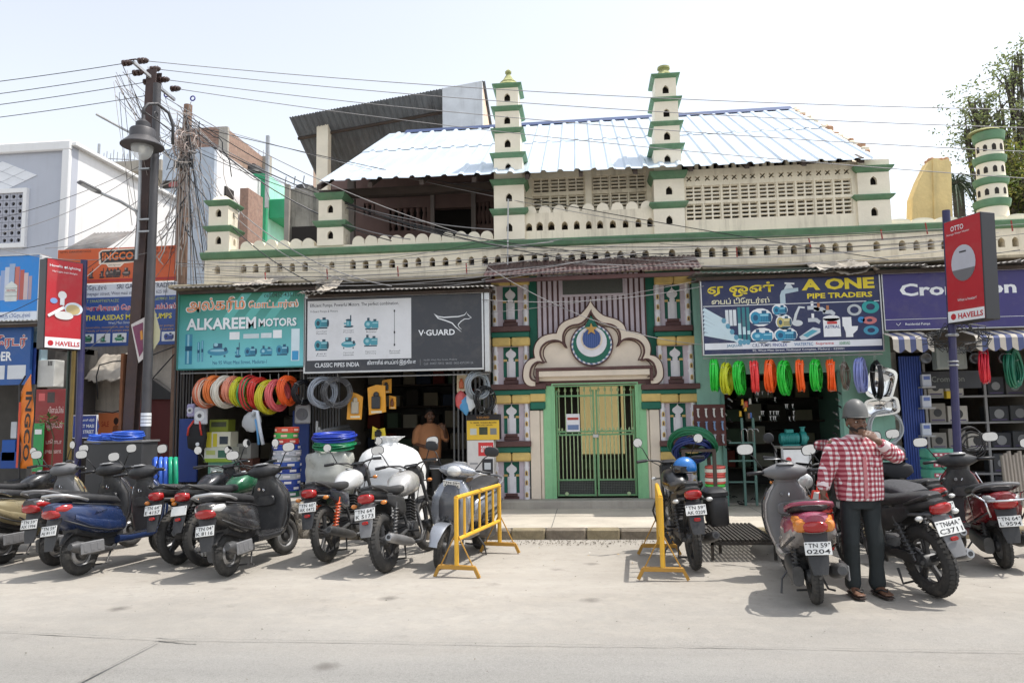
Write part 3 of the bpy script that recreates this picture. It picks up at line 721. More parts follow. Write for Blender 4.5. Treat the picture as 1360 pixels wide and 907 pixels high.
def ledge(m,px0,px1,pt,pb,out,side,name,split=False):
 X = 678 if side < 0 else 893;x0,x1 = xpx(px0,pt),xpx(px1,pt);z0,z1 = zpx(pb,X),zpx(pt,X)
 if split:
  c = (x0+x1)/2
  for a,b in ((x0,c-0.006),(c+0.006,x1)):
   MB().box(a,b,-out,0.05,z0,z1-0.002,0.02).build(name,m,GW)
 else:
  MB().box(x0,x1,-out,0.05,z0+0.001,z1-0.001,0.01).build(name,m,GW)
for side in (-1,1):
 dx = 0 if side < 0 else 1
 T = [(653.5,702) if side < 0 else (869,917),(654.5,703) if side < 0 else (872.5,921.5),(655,704) if side < 0 else (876.5,925),(655.5,704) if side < 0 else (877.5,926)]
 oy = -1.5 if side < 0 else -4.5            # the courses rise a little to the right of the picture
 R = [(380.5,434.5),(461,511),(537,586),(613,665)]
 for (l,r),(pt,pb) in zip(T,R): tier(side,l,r,pt+oy*0.5,pb+oy*0.3,False)
 for i,(pt,pb) in enumerate(R):
  l,r = T[i]
  ledge(YELW,l-0.5,r+1,pt-11.5+oy*0.5,pt+oy*0.5,0.1,side,'yellow_cornice',True)
  if i < 3:
   a,b = (l-1,r+2); 
   if i == 1: a,b = (653,725.5) if side < 0 else (851,928.5)
   ledge(MAROON,a,b,pb+oy*0.3,pb+7.5+oy*0.3,0.13,side,'maroon_cornice')
   ledge(DGREEN,a+1,b-1,pb+7.5+oy*0.3,R[i+1][0]-11.5+oy*0.5,0.09,side,'green_cornice')
 # impost and cream pier flanking the gate frame
 a,b = (704.5,724.5) if side < 0 else (851.5,877)
 ledge(YELW,a,b,524.5+oy*0.5,535+oy*0.5,0.1,side,'yellow_cornice');ledge(DGREEN,a,b,535+oy*0.5,545+oy*0.5,0.08,side,'green_cornice')
 for (p0,p1,out) in (((705,718,0.05),(718.5,723,0.02)) if side < 0 else ((864,877,0.05),(860,863.5,0.02))):
  MB().box(xpx(p0,600),xpx(p1,600),-out,0.06,zg0,zpx(546+oy*0.5,700 if side < 0 else 868),0.008).build('pier',ARCHC,GW)
# striped field above the arch
x = xpx(716,400);x_end = xpx(857,400);zs0,zs1 = zpx(470),ztop
MB().box(xpx(713,400),xpx(858,400),0.03,0.06,zs0,zs1).build('striped_field',MAROON,GW)
bar = MB();bar.box(-0.029,0.029,0,0.03,0,zs1-zs0,0.006);bme = bar.mesh('stripe_bar',LILAC)
while x < x_end: link('stripe_bar',bme,GW,(x,-0.002,zs0));x += 0.0905
q = MB();x0,x1,z0,z1 = rect(747,367,827,390,-0.05);q.box(x0-0.035,x1+0.035,-0.02,0.02,z0-0.035,z1+0.035,0.008);q.build('plaque_frame',LILAC,GW)
MB().box(x0,x1,-0.035,-0.019,z0,z1,0.004).build('plaque',mat('speckled_granite',(0.09,0.095,0.085),rough=0.5,var=0.5,scale=120,bump=0.3,bscale=80),GW)
# cusped arch
half = [(785.5,396.3),(782,405),(776,413),(769,419.5),(760,423),(751,426),(743,432.6),(739.5,442),(731,442.6),(720,446),(712.4,454),(709.5,464),(711,474),(703,476.5),(697,484),(695.2,496),(697,505),(703,510.5),(711,511)]
inner = [(785.5,412),(781.5,420),(776,426.5),(769,430.5),(760,431.8),(752.6,435.7),(748.2,443.4),(748,452.7),(751.5,461),(746,454),(737,451),(726,453.4),(719,460.4),(717.8,470),(722.5,480.5),(714,479),(706.5,485),(704,496),(706,502),(711,504.5)]
def smooth_half(pts,sharp):     # round the lobes between the sharp points
 out = []
 idx = [i for i,p in enumerate(pts) if i in sharp]
 for a,b in zip(idx[:-1],idx[1:]):
  seg = pts[a:b+1]
  for j in range(len(seg)-1):
   p0 = Vector(seg[max(j-1,0)]);p1 = Vector(seg[j]);p2 = Vector(seg[j+1]);p3 = Vector(seg[min(j+2,len(seg)-1)])
   for t in (0,1/3,2/3):
    out.append(0.5*((2*p1)+(-p0+p2)*t+(2*p0-5*p1+4*p2-p3)*t*t+(-p0+3*p1-3*p2+p3)*t**3))
 out.append(Vector(pts[-1]));return out
ACX = xpx(785.5,450)
def mirror_loop(pts,Y):
 Lh = [(at(p.x,p.y,Y).x-ACX,at(785.5,p.y,Y).z) for p in pts]
 return [(ACX+a,z) for a,z in Lh]+[(ACX-a,z) for a,z in Lh[::-1][:-1]]
H = smooth_half(half,{0,7,12,18});I = smooth_half(inner,{0,8,14,19})
def grow(loop,d):
 out = [];n_ = len(loop);ar = sum(loop[i-1][0]*loop[i][1]-loop[i][0]*loop[i-1][1] for i in range(n_));sg = 1 if ar > 0 else -1
 for i in range(n_):
  a,b = Vector(loop[i-1]),Vector(loop[(i+1) % n_]);t = (b-a).normalized();out.append((loop[i][0]+t.y*d*sg,loop[i][1]-t.x*d*sg))
 return out
def horse(pts,Y):
 Lh = [(at(p.x,p.y,Y).x-ACX,at(785.5,p.y,Y).z) for p in pts]
 return [(ACX+a,z) for a,z in Lh[::-1]]+[(ACX-a,z) for a,z in Lh[1:]]
OUT,INN = horse(H,-0.12),horse(I,-0.12)
MB().plate(OUT+INN[::-1],(),-0.15,-0.05).build('arch_band',ARCHC,GW)
MB().tube([(p[0],-0.105,p[1]) for p in OUT],0.024,6).build('arch_border',MAROON,GW,smooth=True)
MB().tube([(p[0],-0.145,p[1]) for p in INN],0.017,6).build('arch_inner_border',MAROON,GW,smooth=True)
CI = (ACX,zpx(470));I2 = [(CI[0]+(p[0]-CI[0])*0.945,CI[1]+(p[1]-CI[1])*0.93) for p in INN]
MB().tube([(p[0],-0.085,p[1]) for p in I2],0.009,5).build('arch_inner_line',MAROON,GW,smooth=True)
MB().plate(INN,(),-0.08,-0.04).build('tympanum',ARCHC,GW)
MB().plate([(p[0],p[1]) for p in OUT],(),-0.039,0.03).build('arch_backing',MAROON,GW)
q = MB();xd0,xd1 = xpx(712,490),xpx(866,490);zd0,zd1 = zpx(498),zpx(488)
q.box(xd0,xd1,-0.19,-0.06,zd1-0.05,zd1,0.008);q.box(xd0,xd0+0.05,-0.19,-0.06,zd0-0.12,zd1-0.051,0.006);q.box(xd1-0.05,xd1,-0.19,-0.06,zd0-0.12,zd1-0.051,0.006);q.build('door_head',MAROON,GW)
MB().box(xd0+0.055,xd1-0.055,-0.17,-0.06,zd0-0.02,zd1-0.055).build('door_head_band',ARCHC,GW)
# medallion: star and crescent
mc = (ACX,zpx(457.5,785,-0.15))
def disc(name,m,cx,cz,r,y0,y1,n=36,sx=1.0):
 q = MB();q.plate([(cx+(p[0]-cx)*sx,p[1]) for p in circ(cx,cz,r,n)],(),y0,y1);return q.build(name,m,GW)
R0 = 28.5*0.01245
disc('medallion_rim',MAROON,mc[0],mc[1],R0,-0.13,-0.09)
q = MB()
for k in range(48):
 a = 2*PI*k/48;q.m(k % 2);p = [(mc[0]+r*cos(a+t),mc[1]+r*sin(a+t)) for r,t in ((R0*0.86,0),(R0*0.93,0.05),(R0*0.93,0.05+2*PI/48),(R0*0.86,2*PI/48))]
 q.add([(u,-0.135,v) for u,v in p],[(0,1,2,3)])
q.build('rope_ring',[WHITE,paint('rope_blue',(110,130,160))],GW)
disc('medallion_field',DGREEN,mc[0],mc[1],R0*0.855,-0.142,-0.131)
disc('crescent',WHITE,mc[0],mc[1]+R0*0.13,R0*0.70,-0.150,-0.143)
disc('crescent_gap',ARCHC,mc[0],mc[1]+R0*0.24,R0*0.50,-0.156,-0.151)
disc('blue_disc',paint('blue_ribbed',(52,84,140),rough=0.6),mc[0],mc[1]+R0*0.27,R0*0.45,-0.164,-0.157,30,0.93)
for k in range(9):
 u = (k-4)*R0*0.09;hgt = sqrt(max(0.01,(R0*0.43)**2-u*u));MB().box(mc[0]+u-0.004,mc[0]+u+0.004,-0.167,-0.163,mc[1]+R0*0.27-hgt,mc[1]+R0*0.27+hgt).build('disc_rib',paint('rib_violet',(88,104,168)),GW)
q = MB();q.add([(mc[0]-R0*0.36,-0.146,mc[1]+R0*0.73),(mc[0]+R0*0.36,-0.146,mc[1]+R0*0.73),(mc[0],-0.146,mc[1]+R0*1.35)],[(0,1,2)])
st = [(mc[0]+(0.105 if k % 2 == 0 else 0.043)*sin(PI*k/5),mc[1]+R0*0.70+(0.105 if k % 2 == 0 else 0.043)*cos(PI*k/5)) for k in range(10)]
q.build('ogee_tip',DGREEN,GW)
MB().plate(st,(),-0.185,-0.168).build('star',paint('star_gold',(196,150,70),rough=0.4),GW)
# green door frame
xf0,xf1,zf1 = xpx(723,600),xpx(860,600),zpx(497);xo0,xo1,zo1 = xpx(738.5,600),xpx(846,600),zpx(512.5)
MB().plate([(xf0,zg0),(xo0,zg0),(xo0,zo1),(xo1,zo1),(xo1,zg0),(xf1,zg0),(xf1,zf1),(xf0,zf1)],(),-0.03,0.24).build('door_frame',GATEG,GW)
MB().plate([(xo0-0.05,zg0),(xo0-0.03,zg0),(xo0-0.03,zo1+0.03),(xo1+0.03,zo1+0.03),(xo1+0.03,zg0),(xo1+0.05,zg0),(xo1+0.05,zo1+0.05),(xo0-0.05,zo1+0.05)],(),-0.045,-0.029).build('frame_bead',GATEG,GW)
# iron gate: two leaves
GT = thing('iron_gate','pale green iron bar gate with spear tips and mesh foot in the gateway','gate')
yG = 0.1;zmr = zpx(578,785,yG);zm0 = zpx(638,785,yG)
xg0,xg1 = xo0+0.01,xo1-0.01;xc = (xg0+xg1)/2
for (a,b) in ((xg0,xc-0.012),(xc+0.012,xg1)):
 LF = link('gate_leaf',None,GT)
 q = MB()
 for x in (a,b-0.03): q.box(x,x+0.03,yG-0.015,yG+0.015,zg0+0.03,zo1-0.06)
 for z in (zg0+0.03,zm0,zmr,zmr+0.05,zo1-0.17): q.box(a+0.03,b-0.03,yG-0.012,yG+0.012,z,z+0.028)
 q.build('leaf_frame',paint('gate_frame_green',(112,158,112),dirt=0.3,dcol=(0.1,0.09,0.06)),LF)
 n_ = 6
 for k in range(n_):
  x = a+(k+0.5)*(b-a)/n_;q = MB();q.tube([(0,0,0),(0,0,zo1-0.10-zmr)],0.009,6);t = zo1-0.10-zmr
  q.lathe([(0.006,t),(0.024,t+0.03),(0.014,t+0.06),(0,t+0.11)],6);q.build('bar',GRILL,LF,loc=(x,yG,zmr))
 n2 = 10
 for k in range(n2):
  x = a+(k+0.5)*(b-a)/n2;MB().tube([(0,0,0),(0,0,zmr-zm0)],0.009,6).build('bar',GRILL,LF,loc=(x,yG,zm0))
  MB().lathe([(0.006,0),(0.018,0.02),(0,0.06)],6).build('spear_tip',GRILL,LF,loc=(x,yG,zmr+0.075))
 q = MB();k = a+0.03
 while k < b-0.03: q.box(k-0.002,k+0.002,yG-0.003,yG+0.001,zg0+0.05,zm0);k += 0.027
 k = zg0+0.06
 while k < zm0: q.box(a+0.03,b-0.03,yG-0.003+0.005,yG+0.007,k-0.002,k+0.002);k += 0.027
 tag(q.build('mesh_panel',mat('mesh_wire',(0.16,0.17,0.15),rough=0.6),LF),kind='stuff')
 MB().box(a+0.03,b-0.03,yG+0.04,yG+0.045,zg0+0.04,zm0).build('foot_panel',mat('foot_sheet',(0.05,0.055,0.05),rough=0.8),LF)
 MB().lathe([(0.03,0),(0.03,0.012),(0,0.014)],10,'y',(a+(0.15 if a < xc-0.3 else 0.5),yG-0.03,zg0+0.07)).build('boss',GRILL,LF)
MB().box(xc-0.05,xc+0.05,yG-0.06,yG-0.02,zmr-0.04,zmr+0.02,0.006).torus((xc,yG-0.04,zmr+0.03),0.03,0.006,'y',12,5).build('padlock',mat('steel',(0.5,0.5,0.5),rough=0.3,metal=0.9),GT)
NB = thing('notice_sheet','small white printed notice tied on the gate bars','notice');x0,x1,z0,z1 = rect(752,549.5,770,573,yG-0.03)
MB().box(x0,x1,yG-0.035,yG-0.028,z0,z1).build('sheet',WHITE,NB)
MB().box(x0+0.02,x1-0.02,yG-0.038,yG-0.036,z0+0.03,z0+0.11).build('photo_print',paint('notice_blue',(110,130,170)),NB)
MB().box(x0+0.02,x1-0.02,yG-0.038,yG-0.036,z1-0.1,z1-0.06).build('headline',paint('notice_red',(170,60,50)),NB)
# passage behind the gate and the yellow court wall
PS = thing('gate_passage','passage behind the iron gate with pale yellow far wall','passage')
PYEL = paint('passage_yellow',(250,236,178),rough=0.8,var=0.06,world=True)
MB().box(-4,6,7.4,7.6,0,6).build('wall',PYEL,PS)
MB().box(xo0-0.12,xo0-0.02,0.36,4.4,0.12,3.3).box(xo1+0.02,xo1+0.12,0.36,4.4,0.12,3.3).build('side_wall',PYEL,PS)
MB().box(xo0-0.02,xo1+0.02,0.36,7.4,0.05,0.2).build('floor',CONC,PS)
mb = MB();x1 = at(771,560,1.4).x;mb.box(xo0-0.01,x1,1.4,1.46,0.2,3.3);mb.build('dark_door',mat('dark_brown_door',(0.03,0.024,0.02),rough=0.6),PS)
x0,x1,z0,z1 = rect(768,603,850,612,2.2);MB().box(x0,x1,2.0,2.4,0.2,z1,0.01).build('counter',paint('counter_olive',(70,66,38)),PS)
mb = MB();xq = at(829,560,1.3).x;mb.box(xq,xo1+0.015,1.3,1.35,0.2,3.3);mb.build('dark_door',mat('dark_brown_door2',(0.05,0.042,0.03),rough=0.6),PS)
for k in range(3):
 mb = MB();w = (x1-x0)/3;mb.box(x0+k*w+0.04,x0+(k+1)*w-0.04,1.98,2.0,z1-0.28,z1-0.08);mb.build('counter_panel',paint('panel_green',(86,110,70)),PS)
for p in (824,832):
 mb = MB();c = at(p,560,2.0);mb.box(c.x-0.02,c.x+0.02,2.0,2.05,0.2,3.2);mb.build('post',mat('dark_post',(0.03,0.03,0.03)),PS)
# maroon tin awning over the gateway
AW = thing('gateway_awning','rusty maroon corrugated tin awning above the gateway','awning')
MTIN = mat('maroon_tin',sr(88,62,62),rough=0.6,metal=0.2,var=0.3,scale=5,dirt=0.5,dcol=(0.2,0.17,0.15),dscale=3,world=True)
def tin_sheet(T,name,x0,x1,ya,za,yb,zb,m,pitch=0.076,amp=0.012,slope=0.0,jag=0.02):
 mb = MB();n_ = max(2,int((x1-x0)/pitch))*4;vs = []
 for j in range(3):
  t = j/2
  for i in range(n_+1):
   x = x0+(x1-x0)*i/n_;yj = jag*noise.noise((x*4,1.3,za)) if j == 0 else 0
   vs.append((x,ya+(yb-ya)*t+yj,za+(zb-za)*t+amp*sin(2*PI*(x-x0)/pitch)+slope*(x-x0)+0.02*noise.noise((x*1.5,t*2,7))*(1-t)))
 fs = [(j*(n_+1)+i,j*(n_+1)+i+1,(j+1)*(n_+1)+i+1,(j+1)*(n_+1)+i) for j in range(2) for i in range(n_)]
 mb.add(vs,fs);o = mb.build(name,m,T,smooth=True);md = o.modifiers.new('t','SOLIDIFY');md.thickness = 0.003
 return o
ya = -0.75;xa0,xa1 = at(644,365,ya).x,at(931,365,ya).x;za = at(787,362,ya).z
w3 = (xa1-xa0)/3
for k in range(3): tin_sheet(AW,'tin_sheet',xa0+k*w3-0.03,xa0+(k+1)*w3+0.03,ya,za+0.006*k,0.0,za+0.38,MTIN)
MB().box(xa0,xa1,ya+0.06,ya+0.12,za-0.09,za-0.03).box(xa0,xa1,-0.06,-0.003,za+0.24,za+0.3).build('batten',MAROON,AW)
for k in range(5):
 x = xa0+0.1+k*(xa1-xa0-0.2)/4;MB().add([(x-0.02,ya+0.12,za-0.08),(x+0.02,ya+0.12,za-0.08),(x-0.02,-0.06,za+0.26),(x+0.02,-0.06,za+0.26),(x-0.02,ya+0.12,za-0.03),(x+0.02,ya+0.12,za-0.03),(x-0.02,-0.06,za+0.3),(x+0.02,-0.06,za+0.3)],[(0,1,3,2),(4,6,7,5),(0,4,5,1),(2,3,7,6),(0,2,6,4),(1,5,7,3)]).build('rafter',MAROON,AW)
# ================================================================== shop row: shells of the shops under the parapet
SH_WALL = paint('shop_plaster',(150,142,132),rough=0.9,var=0.2,streak=0.4,world=True)
TEALW = paint('teal_plaster',(142,186,170),rough=0.85,var=0.12,scale=2,streak=0.35,dcol=(0.1,0.13,0.12),world=True,bump=0.2)
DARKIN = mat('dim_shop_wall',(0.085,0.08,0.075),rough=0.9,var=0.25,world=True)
BLUEP = paint('blue_enamel',(38,66,140),rough=0.5,var=0.15,dirt=0.3,dcol=(0.05,0.06,0.1))
STEEL = mat('steel',(0.5,0.5,0.5),rough=0.3,metal=0.9)
GALV = mat('galvanised',(0.42,0.43,0.44),rough=0.45,metal=0.6,var=0.2,scale=8,dirt=0.4,dcol=(0.15,0.1,0.07))
BLACK = mat('black_plastic',(0.018,0.018,0.02),rough=0.45,var=0.2,scale=10)
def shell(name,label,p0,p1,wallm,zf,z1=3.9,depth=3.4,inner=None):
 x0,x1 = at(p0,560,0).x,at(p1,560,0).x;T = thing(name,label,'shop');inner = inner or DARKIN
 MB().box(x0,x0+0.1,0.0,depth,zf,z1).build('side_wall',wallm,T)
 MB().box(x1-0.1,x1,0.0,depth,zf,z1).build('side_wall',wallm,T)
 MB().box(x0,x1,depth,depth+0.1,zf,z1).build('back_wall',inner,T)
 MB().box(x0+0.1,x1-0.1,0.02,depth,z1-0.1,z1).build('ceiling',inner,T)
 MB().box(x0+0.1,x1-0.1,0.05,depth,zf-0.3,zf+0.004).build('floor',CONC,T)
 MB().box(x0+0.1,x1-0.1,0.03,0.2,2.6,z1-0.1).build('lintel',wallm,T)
 # rear shelving with stock
 rs = random.Random(int(p0));z = zf+0.35
 while z < 2.6:
  MB().box(x0+0.15,x1-0.15,depth-0.5,depth-0.02,z,z+0.03).build('shelf',WOOD,T)
  z += 0.45
 return T,x0,x1,depth
def stock(p0,p1,depth,zf,seed,grp,lab,n_cols):
 rs = random.Random(seed);x0,x1 = at(p0,560,0).x+0.2,at(p1,560,0).x-0.2;cs = [(150,140,120),(60,70,90),(130,60,50),(90,110,90),(170,165,150),(60,55,50)]
 z = zf+0.38;k = 0;r_ = 0
 while z < 2.4:
  x = x0;c_ = 0
  while x < x1-0.3:
   w,h = rs.uniform(0.2,0.4),rs.uniform(0.18,0.36)
   mb = MB();mb.box(0,w,0,0.3,0,h,0.008)
   o = mb.build('stock_box',paint('stock_%d' % (k % 6),cs[k % 6],rough=0.8),None,loc=(x,depth-0.46,z));tag(o,'dim %s box, %s from the left on the %s shelf up %s' % (['tan','slate','brown','green','beige','dark'][k % 6],ORD[c_],ORD[r_],lab),'box',grp);c_ += 1;x += w+rs.uniform(0.02,0.15);k += 1
  z += 0.45;r_ += 1
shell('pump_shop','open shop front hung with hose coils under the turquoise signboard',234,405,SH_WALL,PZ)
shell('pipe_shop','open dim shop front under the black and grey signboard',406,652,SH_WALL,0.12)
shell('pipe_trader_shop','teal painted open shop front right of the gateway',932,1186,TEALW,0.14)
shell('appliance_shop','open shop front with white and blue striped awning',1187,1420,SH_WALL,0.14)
stock(234,405,3.4,PZ,1,'boxes on the back shelves of the pump shop','in the coil shop',4)
stock(406,652,3.4,0.12,2,'boxes on the back shelves of the pipe shop','in the dim shop',4)
stock(932,1186,3.4,0.14,3,'boxes on the back shelves of the teal shop','in the teal shop',4)
# teal front wall pieces beside the doorway of the right shop
TW = thing('teal_shop_wall','teal painted wall framing the pipe trader doorway','wall')
for (a,b,z0,z1) in ((927,962,0.12,3.9),(1118,1189,0.12,3.9),(962,1118,2.2,3.9)):
 MB().box(at(a,560,-0.1).x,at(b,560,-0.1).x,-0.1,-0.005,z0,z1).build('wall_panel',TEALW,TW)
for p in (961,1118):
 mb = MB();c = at(p,560,-0.14).x;mb.box(c-0.03,c+0.03,-0.14,-0.1,0.12,2.21);mb.build('door_post',paint('teal_post',(96,140,128),dirt=0.3),TW)
# shutter jambs of the left shops
def channels(name,label,p0,p1,Y,z0,z1,m,n,w=0.03):
 T = thing(name,label,'shutter');xa,xb_ = at(p0,560,Y).x,at(p1,560,Y).x
 for k in range(n):
  mb = MB();x = xa+(k+0.5)*(xb_-xa)/n;mb.box(x-w/2,x+w/2,Y,Y+0.03+0.02*(k % 2),z0,z1,0.004);mb.build('strip',m,T)
 return T
channels('folding_shutter','dark folded metal shutter between the two left shops',398,452,-0.12,0.12,2.5,mat('shutter_grey',(0.11,0.11,0.115),rough=0.5,metal=0.5),14)
channels('folding_shutter','dark folded shutter at the far left jamb of the coil shop',229,256,-0.14,PZ,2.5,mat('shutter_grey2',(0.07,0.065,0.065),rough=0.6,metal=0.4),7)
channels('collapsible_gate','blue collapsible steel gate folded at the striped awning shop',1199,1229,-0.14,0.14,2.42,BLUEP,9)
channels('folding_shutter','grey folded shutter behind the yellow box beside the gateway',600,652,-0.05,0.12,2.4,mat('shutter_grey3',(0.13,0.13,0.13),rough=0.5,metal=0.5),9)
for (a,b,t,bo,lab) in ((237,262,556,640,'blue painted board at the left of the coil shop'),(388,410,545,640,'blue painted board behind the hose stack')):
 x0,x1,z0,z1 = rect(a,t,b,bo,-0.2);mb = MB();mb.box(x0,x1,-0.2,-0.16,z0,z1,0.006);tag(mb.build('blue_board',BLUEP),lab,'board','blue boards')
# ================================================================== signboards
def sgn(name,label,pr,Y,th,m,frame=None,fw=0.03,cat='signboard'):
 x0,x1,z0,z1 = rect(*pr,Y);T = thing(name,label,cat)
 MB().box(x0,x1,Y,Y+th,z0,z1,0.004).build('panel',m,T)
 if frame:
  mb = MB();y0 = Y-0.014
  for (a,b,c,d) in ((x0-fw,x1+fw,z1,z1+fw),(x0-fw,x1+fw,z0-fw,z0),(x0-fw,x0,z0,z1),(x1,x1+fw,z0,z1)): mb.box(a,b,y0,Y+th+0.01,c,d,0.003)
  mb.build('frame',frame,T)
 def uv(u,v): return x0+(x1-x0)*u,z1-(z1-z0)*v
 return T,uv,Y
_lay = [0]
def put(S_,txt,m,u0,v0,u1,v1,bold=0.0,lay=1,shear=0.0):
 T,uv,Y = S_;x0,z1 = uv(u0,v0);x1,z0 = uv(u1,v1);return text(txt,m,T,x0,x1,z0,z1,Y-0.0022*lay,bold,shear)
def patch(S_,m,u0,v0,u1,v1,lay=1,name='print'):
 T,uv,Y = S_;x0,z1 = uv(u0,v0);x1,z0 = uv(u1,v1);mb = MB();y = Y-0.002*lay
 mb.add([(x0,y,z0),(x1,y,z0),(x1,y,z1),(x0,y,z1)],[(0,1,2,3)]);return mb.build(name,m,T)
def shape(S_,m,pts,lay=1,name='print'):
 T,uv,Y = S_;mb = MB();mb.sheet([uv(*p) for p in pts],Y-0.002*lay);return mb.build(name,m,T)
def stroke(S_,m,pts,w,lay=2,name='line_print'):
 T,uv,Y = S_;mb = MB();P = [Vector(uv(*p)) for p in pts];y = Y-0.002*lay;vs = []
 ws = w if isinstance(w,list) else [w]*len(P)
 for i,p in enumerate(P):
  t = (P[min(i+1,len(P)-1)]-P[max(i-1,0)]).normalized();n_ = Vector((-t.y,t.x))*ws[i]
  vs += [(p.x+n_.x,y,p.y+n_.y),(p.x-n_.x,y,p.y-n_.y)]
 mb.add(vs,[(2*i,2*i+1,2*i+3,2*i+2) for i in range(len(P)-1)]);return mb.build(name,m,T)
INK = {}
def ink(r,g,b,rough=0.45):
 k = (r,g,b)
 if k not in INK: INK[k] = mat('ink_%02x%02x%02x' % k,sr(r,g,b),rough=rough,var=0.06,scale=4,dirt=0.22,dcol=(0.25,0.22,0.18),dscale=3)
 return INK[k]
def ell(u,v,ru,rv,n=14,a0=0,a1=2*PI): return [(u+ru*cos(a0+(a1-a0)*i/n),v-rv*sin(a0+(a1-a0)*i/n)) for i in range(n)]
def pump(S_,u,v,w,h,k=0,c=((60,140,170),(30,80,110),(150,200,215))):
 """printed picture of a pump: one part with a few layered shapes"""
 T,uv,Y = S_;mb = MB();L_ = [0]
 def sh_(i,pts): L_[0] += 1;mb.m(i);mb.sheet([uv(u+a*w,v+b*h) for a,b in pts],Y-0.0022-0.0004*L_[0])
 E_ = lambda cx,cy,rx,ry: [(cx+rx*cos(2*PI*i/14),cy+ry*sin(2*PI*i/14)) for i in range(14)]
 B_ = lambda a,b,c_,d: [(a,d),(c_,d),(c_,b),(a,b)]
 if k == 0:      # monobloc
  sh_(1,B_(-0.4,0.34,0.4,0.46));sh_(0,B_(-0.1,-0.26,0.44,0.32));sh_(2,B_(-0.02,-0.2,0.36,-0.08));sh_(0,E_(-0.24,0.02,0.24,0.4));sh_(1,E_(-0.24,0.02,0.12,0.2));sh_(1,B_(0.06,-0.44,0.28,-0.26));sh_(1,E_(0.44,0.03,0.07,0.3))
  for q in range(5): sh_(1,B_(0.02+q*0.08,-0.06,0.04+q*0.08,0.28))
 elif k == 1:    # upright submersible
  sh_(1,E_(0,0.4,0.34,0.1));sh_(0,B_(-0.16,-0.1,0.16,0.38));sh_(1,B_(0.1,-0.5,0.18,0.0));sh_(2,B_(-0.08,-0.02,0.0,0.3));sh_(1,E_(0,-0.12,0.2,0.08));sh_(0,B_(-0.32,0.1,-0.1,0.22))
 elif k == 2:    # booster with tank
  sh_(0,E_(0,0.12,0.5,0.26));sh_(2,E_(0.02,0.04,0.4,0.08));sh_(1,B_(-0.22,-0.42,0.2,-0.12));sh_(2,E_(-0.1,-0.34,0.1,0.12));sh_(1,B_(-0.36,0.36,-0.28,0.48));sh_(1,B_(0.28,0.36,0.36,0.48));sh_(1,E_(0.36,-0.02,0.08,0.14))
 elif k == 3:    # tube
  sh_(0,B_(-0.45,-0.5,0.45,0.5));sh_(2,B_(-0.2,-0.48,0.05,0.48));sh_(1,B_(-0.45,-0.1,0.45,0.06))
 elif k == 4:    # self primer
  sh_(1,B_(-0.44,0.36,0.42,0.46));sh_(0,E_(-0.22,0.04,0.28,0.34));sh_(0,B_(0,-0.2,0.46,0.34));sh_(1,B_(-0.3,-0.48,-0.14,-0.22));sh_(2,E_(-0.24,0.02,0.12,0.14));sh_(1,B_(0.12,-0.36,0.32,-0.2));sh_(2,B_(0.06,-0.1,0.42,0.0))
 return mb.build('pump_print',[ink(*c[0]),ink(*c[1]),ink(*c[2])],T)
ALU = mat('alu_frame',(0.55,0.55,0.55),rough=0.35,metal=0.8,var=0.1,dirt=0.3)
# --- turquoise board
def gradient(name,c0,c1,z0,z1,rough=0.4):
 m = bpy.data.materials.new(name);m.use_nodes = True;n = m.node_tree.nodes;l = m.node_tree.links;b = n['Principled BSDF']
 tc = n.new('ShaderNodeNewGeometry');sp = n.new('ShaderNodeSeparateXYZ');l.new(tc.outputs['Position'],sp.inputs[0])
 r = n.new('ShaderNodeMapRange');r.inputs['From Min'].default_value = z0;r.inputs['From Max'].default_value = z1;l.new(sp.outputs['Z'],r.inputs['Value'])
 x = n.new('ShaderNodeMix');x.data_type = 'RGBA';x.inputs['A'].default_value = (*sr(*c0),1);x.inputs['B'].default_value = (*sr(*c1),1);l.new(r.outputs[0],x.inputs['Factor'])
 t = n.new('ShaderNodeTexNoise');t.inputs['Scale'].default_value = 3;t.inputs['Detail'].default_value = 6;l.new(tc.outputs['Position'],t.inputs['Vector'])
 x2 = n.new('ShaderNodeMix');x2.data_type = 'RGBA';x2.blend_type = 'MULTIPLY';x2.inputs['Factor'].default_value = 0.25;l.new(x.outputs['Result'],x2.inputs['A']);l.new(t.outputs['Fac'],x2.inputs['B'])
 l.new(x2.outputs['Result'],b.inputs['Base Color']);b.inputs['Roughness'].default_value = rough;return m
W_,GRY = ink(232,234,236),ink(150,152,156)
A_ = sgn('shop_signboard','turquoise signboard with white and orange lettering above hanging hose coils',(237.5,388,404,488),-0.9,0.08,gradient('turquoise_print',(120,206,214),(44,128,100),2.6,3.62),paint('teal_frame',(60,130,124)),0.02)
for k in range(3): shape(A_,mat('turq_facet',sr(92,176,168),rough=0.4,var=0.1),[(0.5+k*0.17,0.02),(0.58+k*0.17,0.02),(0.36+k*0.17,0.5),(0.28+k*0.17,0.5)],0.4)
OR_ = ink(226,140,88)
put(A_,'அல்கரீம்',W_,0.052,0.05,0.535,0.275,0.045,1);put(A_,'அல்கரீம்',OR_,0.06,0.06,0.527,0.265,0.012,2)
put(A_,'ேமாட்டார்ஸ்',W_,0.555,0.115,0.955,0.25,0.045,1);put(A_,'ேமாட்டார்ஸ்',OR_,0.56,0.125,0.95,0.24,0.012,2)
put(A_,'ALKAREEM',ink(60,130,130),0.068,0.345,0.628,0.5,0.03,1);put(A_,'ALKAREEM',W_,0.062,0.335,0.62,0.49,0.03,2)
put(A_,'MOTORS',ink(60,130,130),0.646,0.372,0.947,0.482,0.03,1);put(A_,'MOTORS',W_,0.64,0.362,0.94,0.472,0.03,2)
put(A_,'cell:0452-4361101',ink(20,60,56),0.68,0.022,0.975,0.085,0.005)
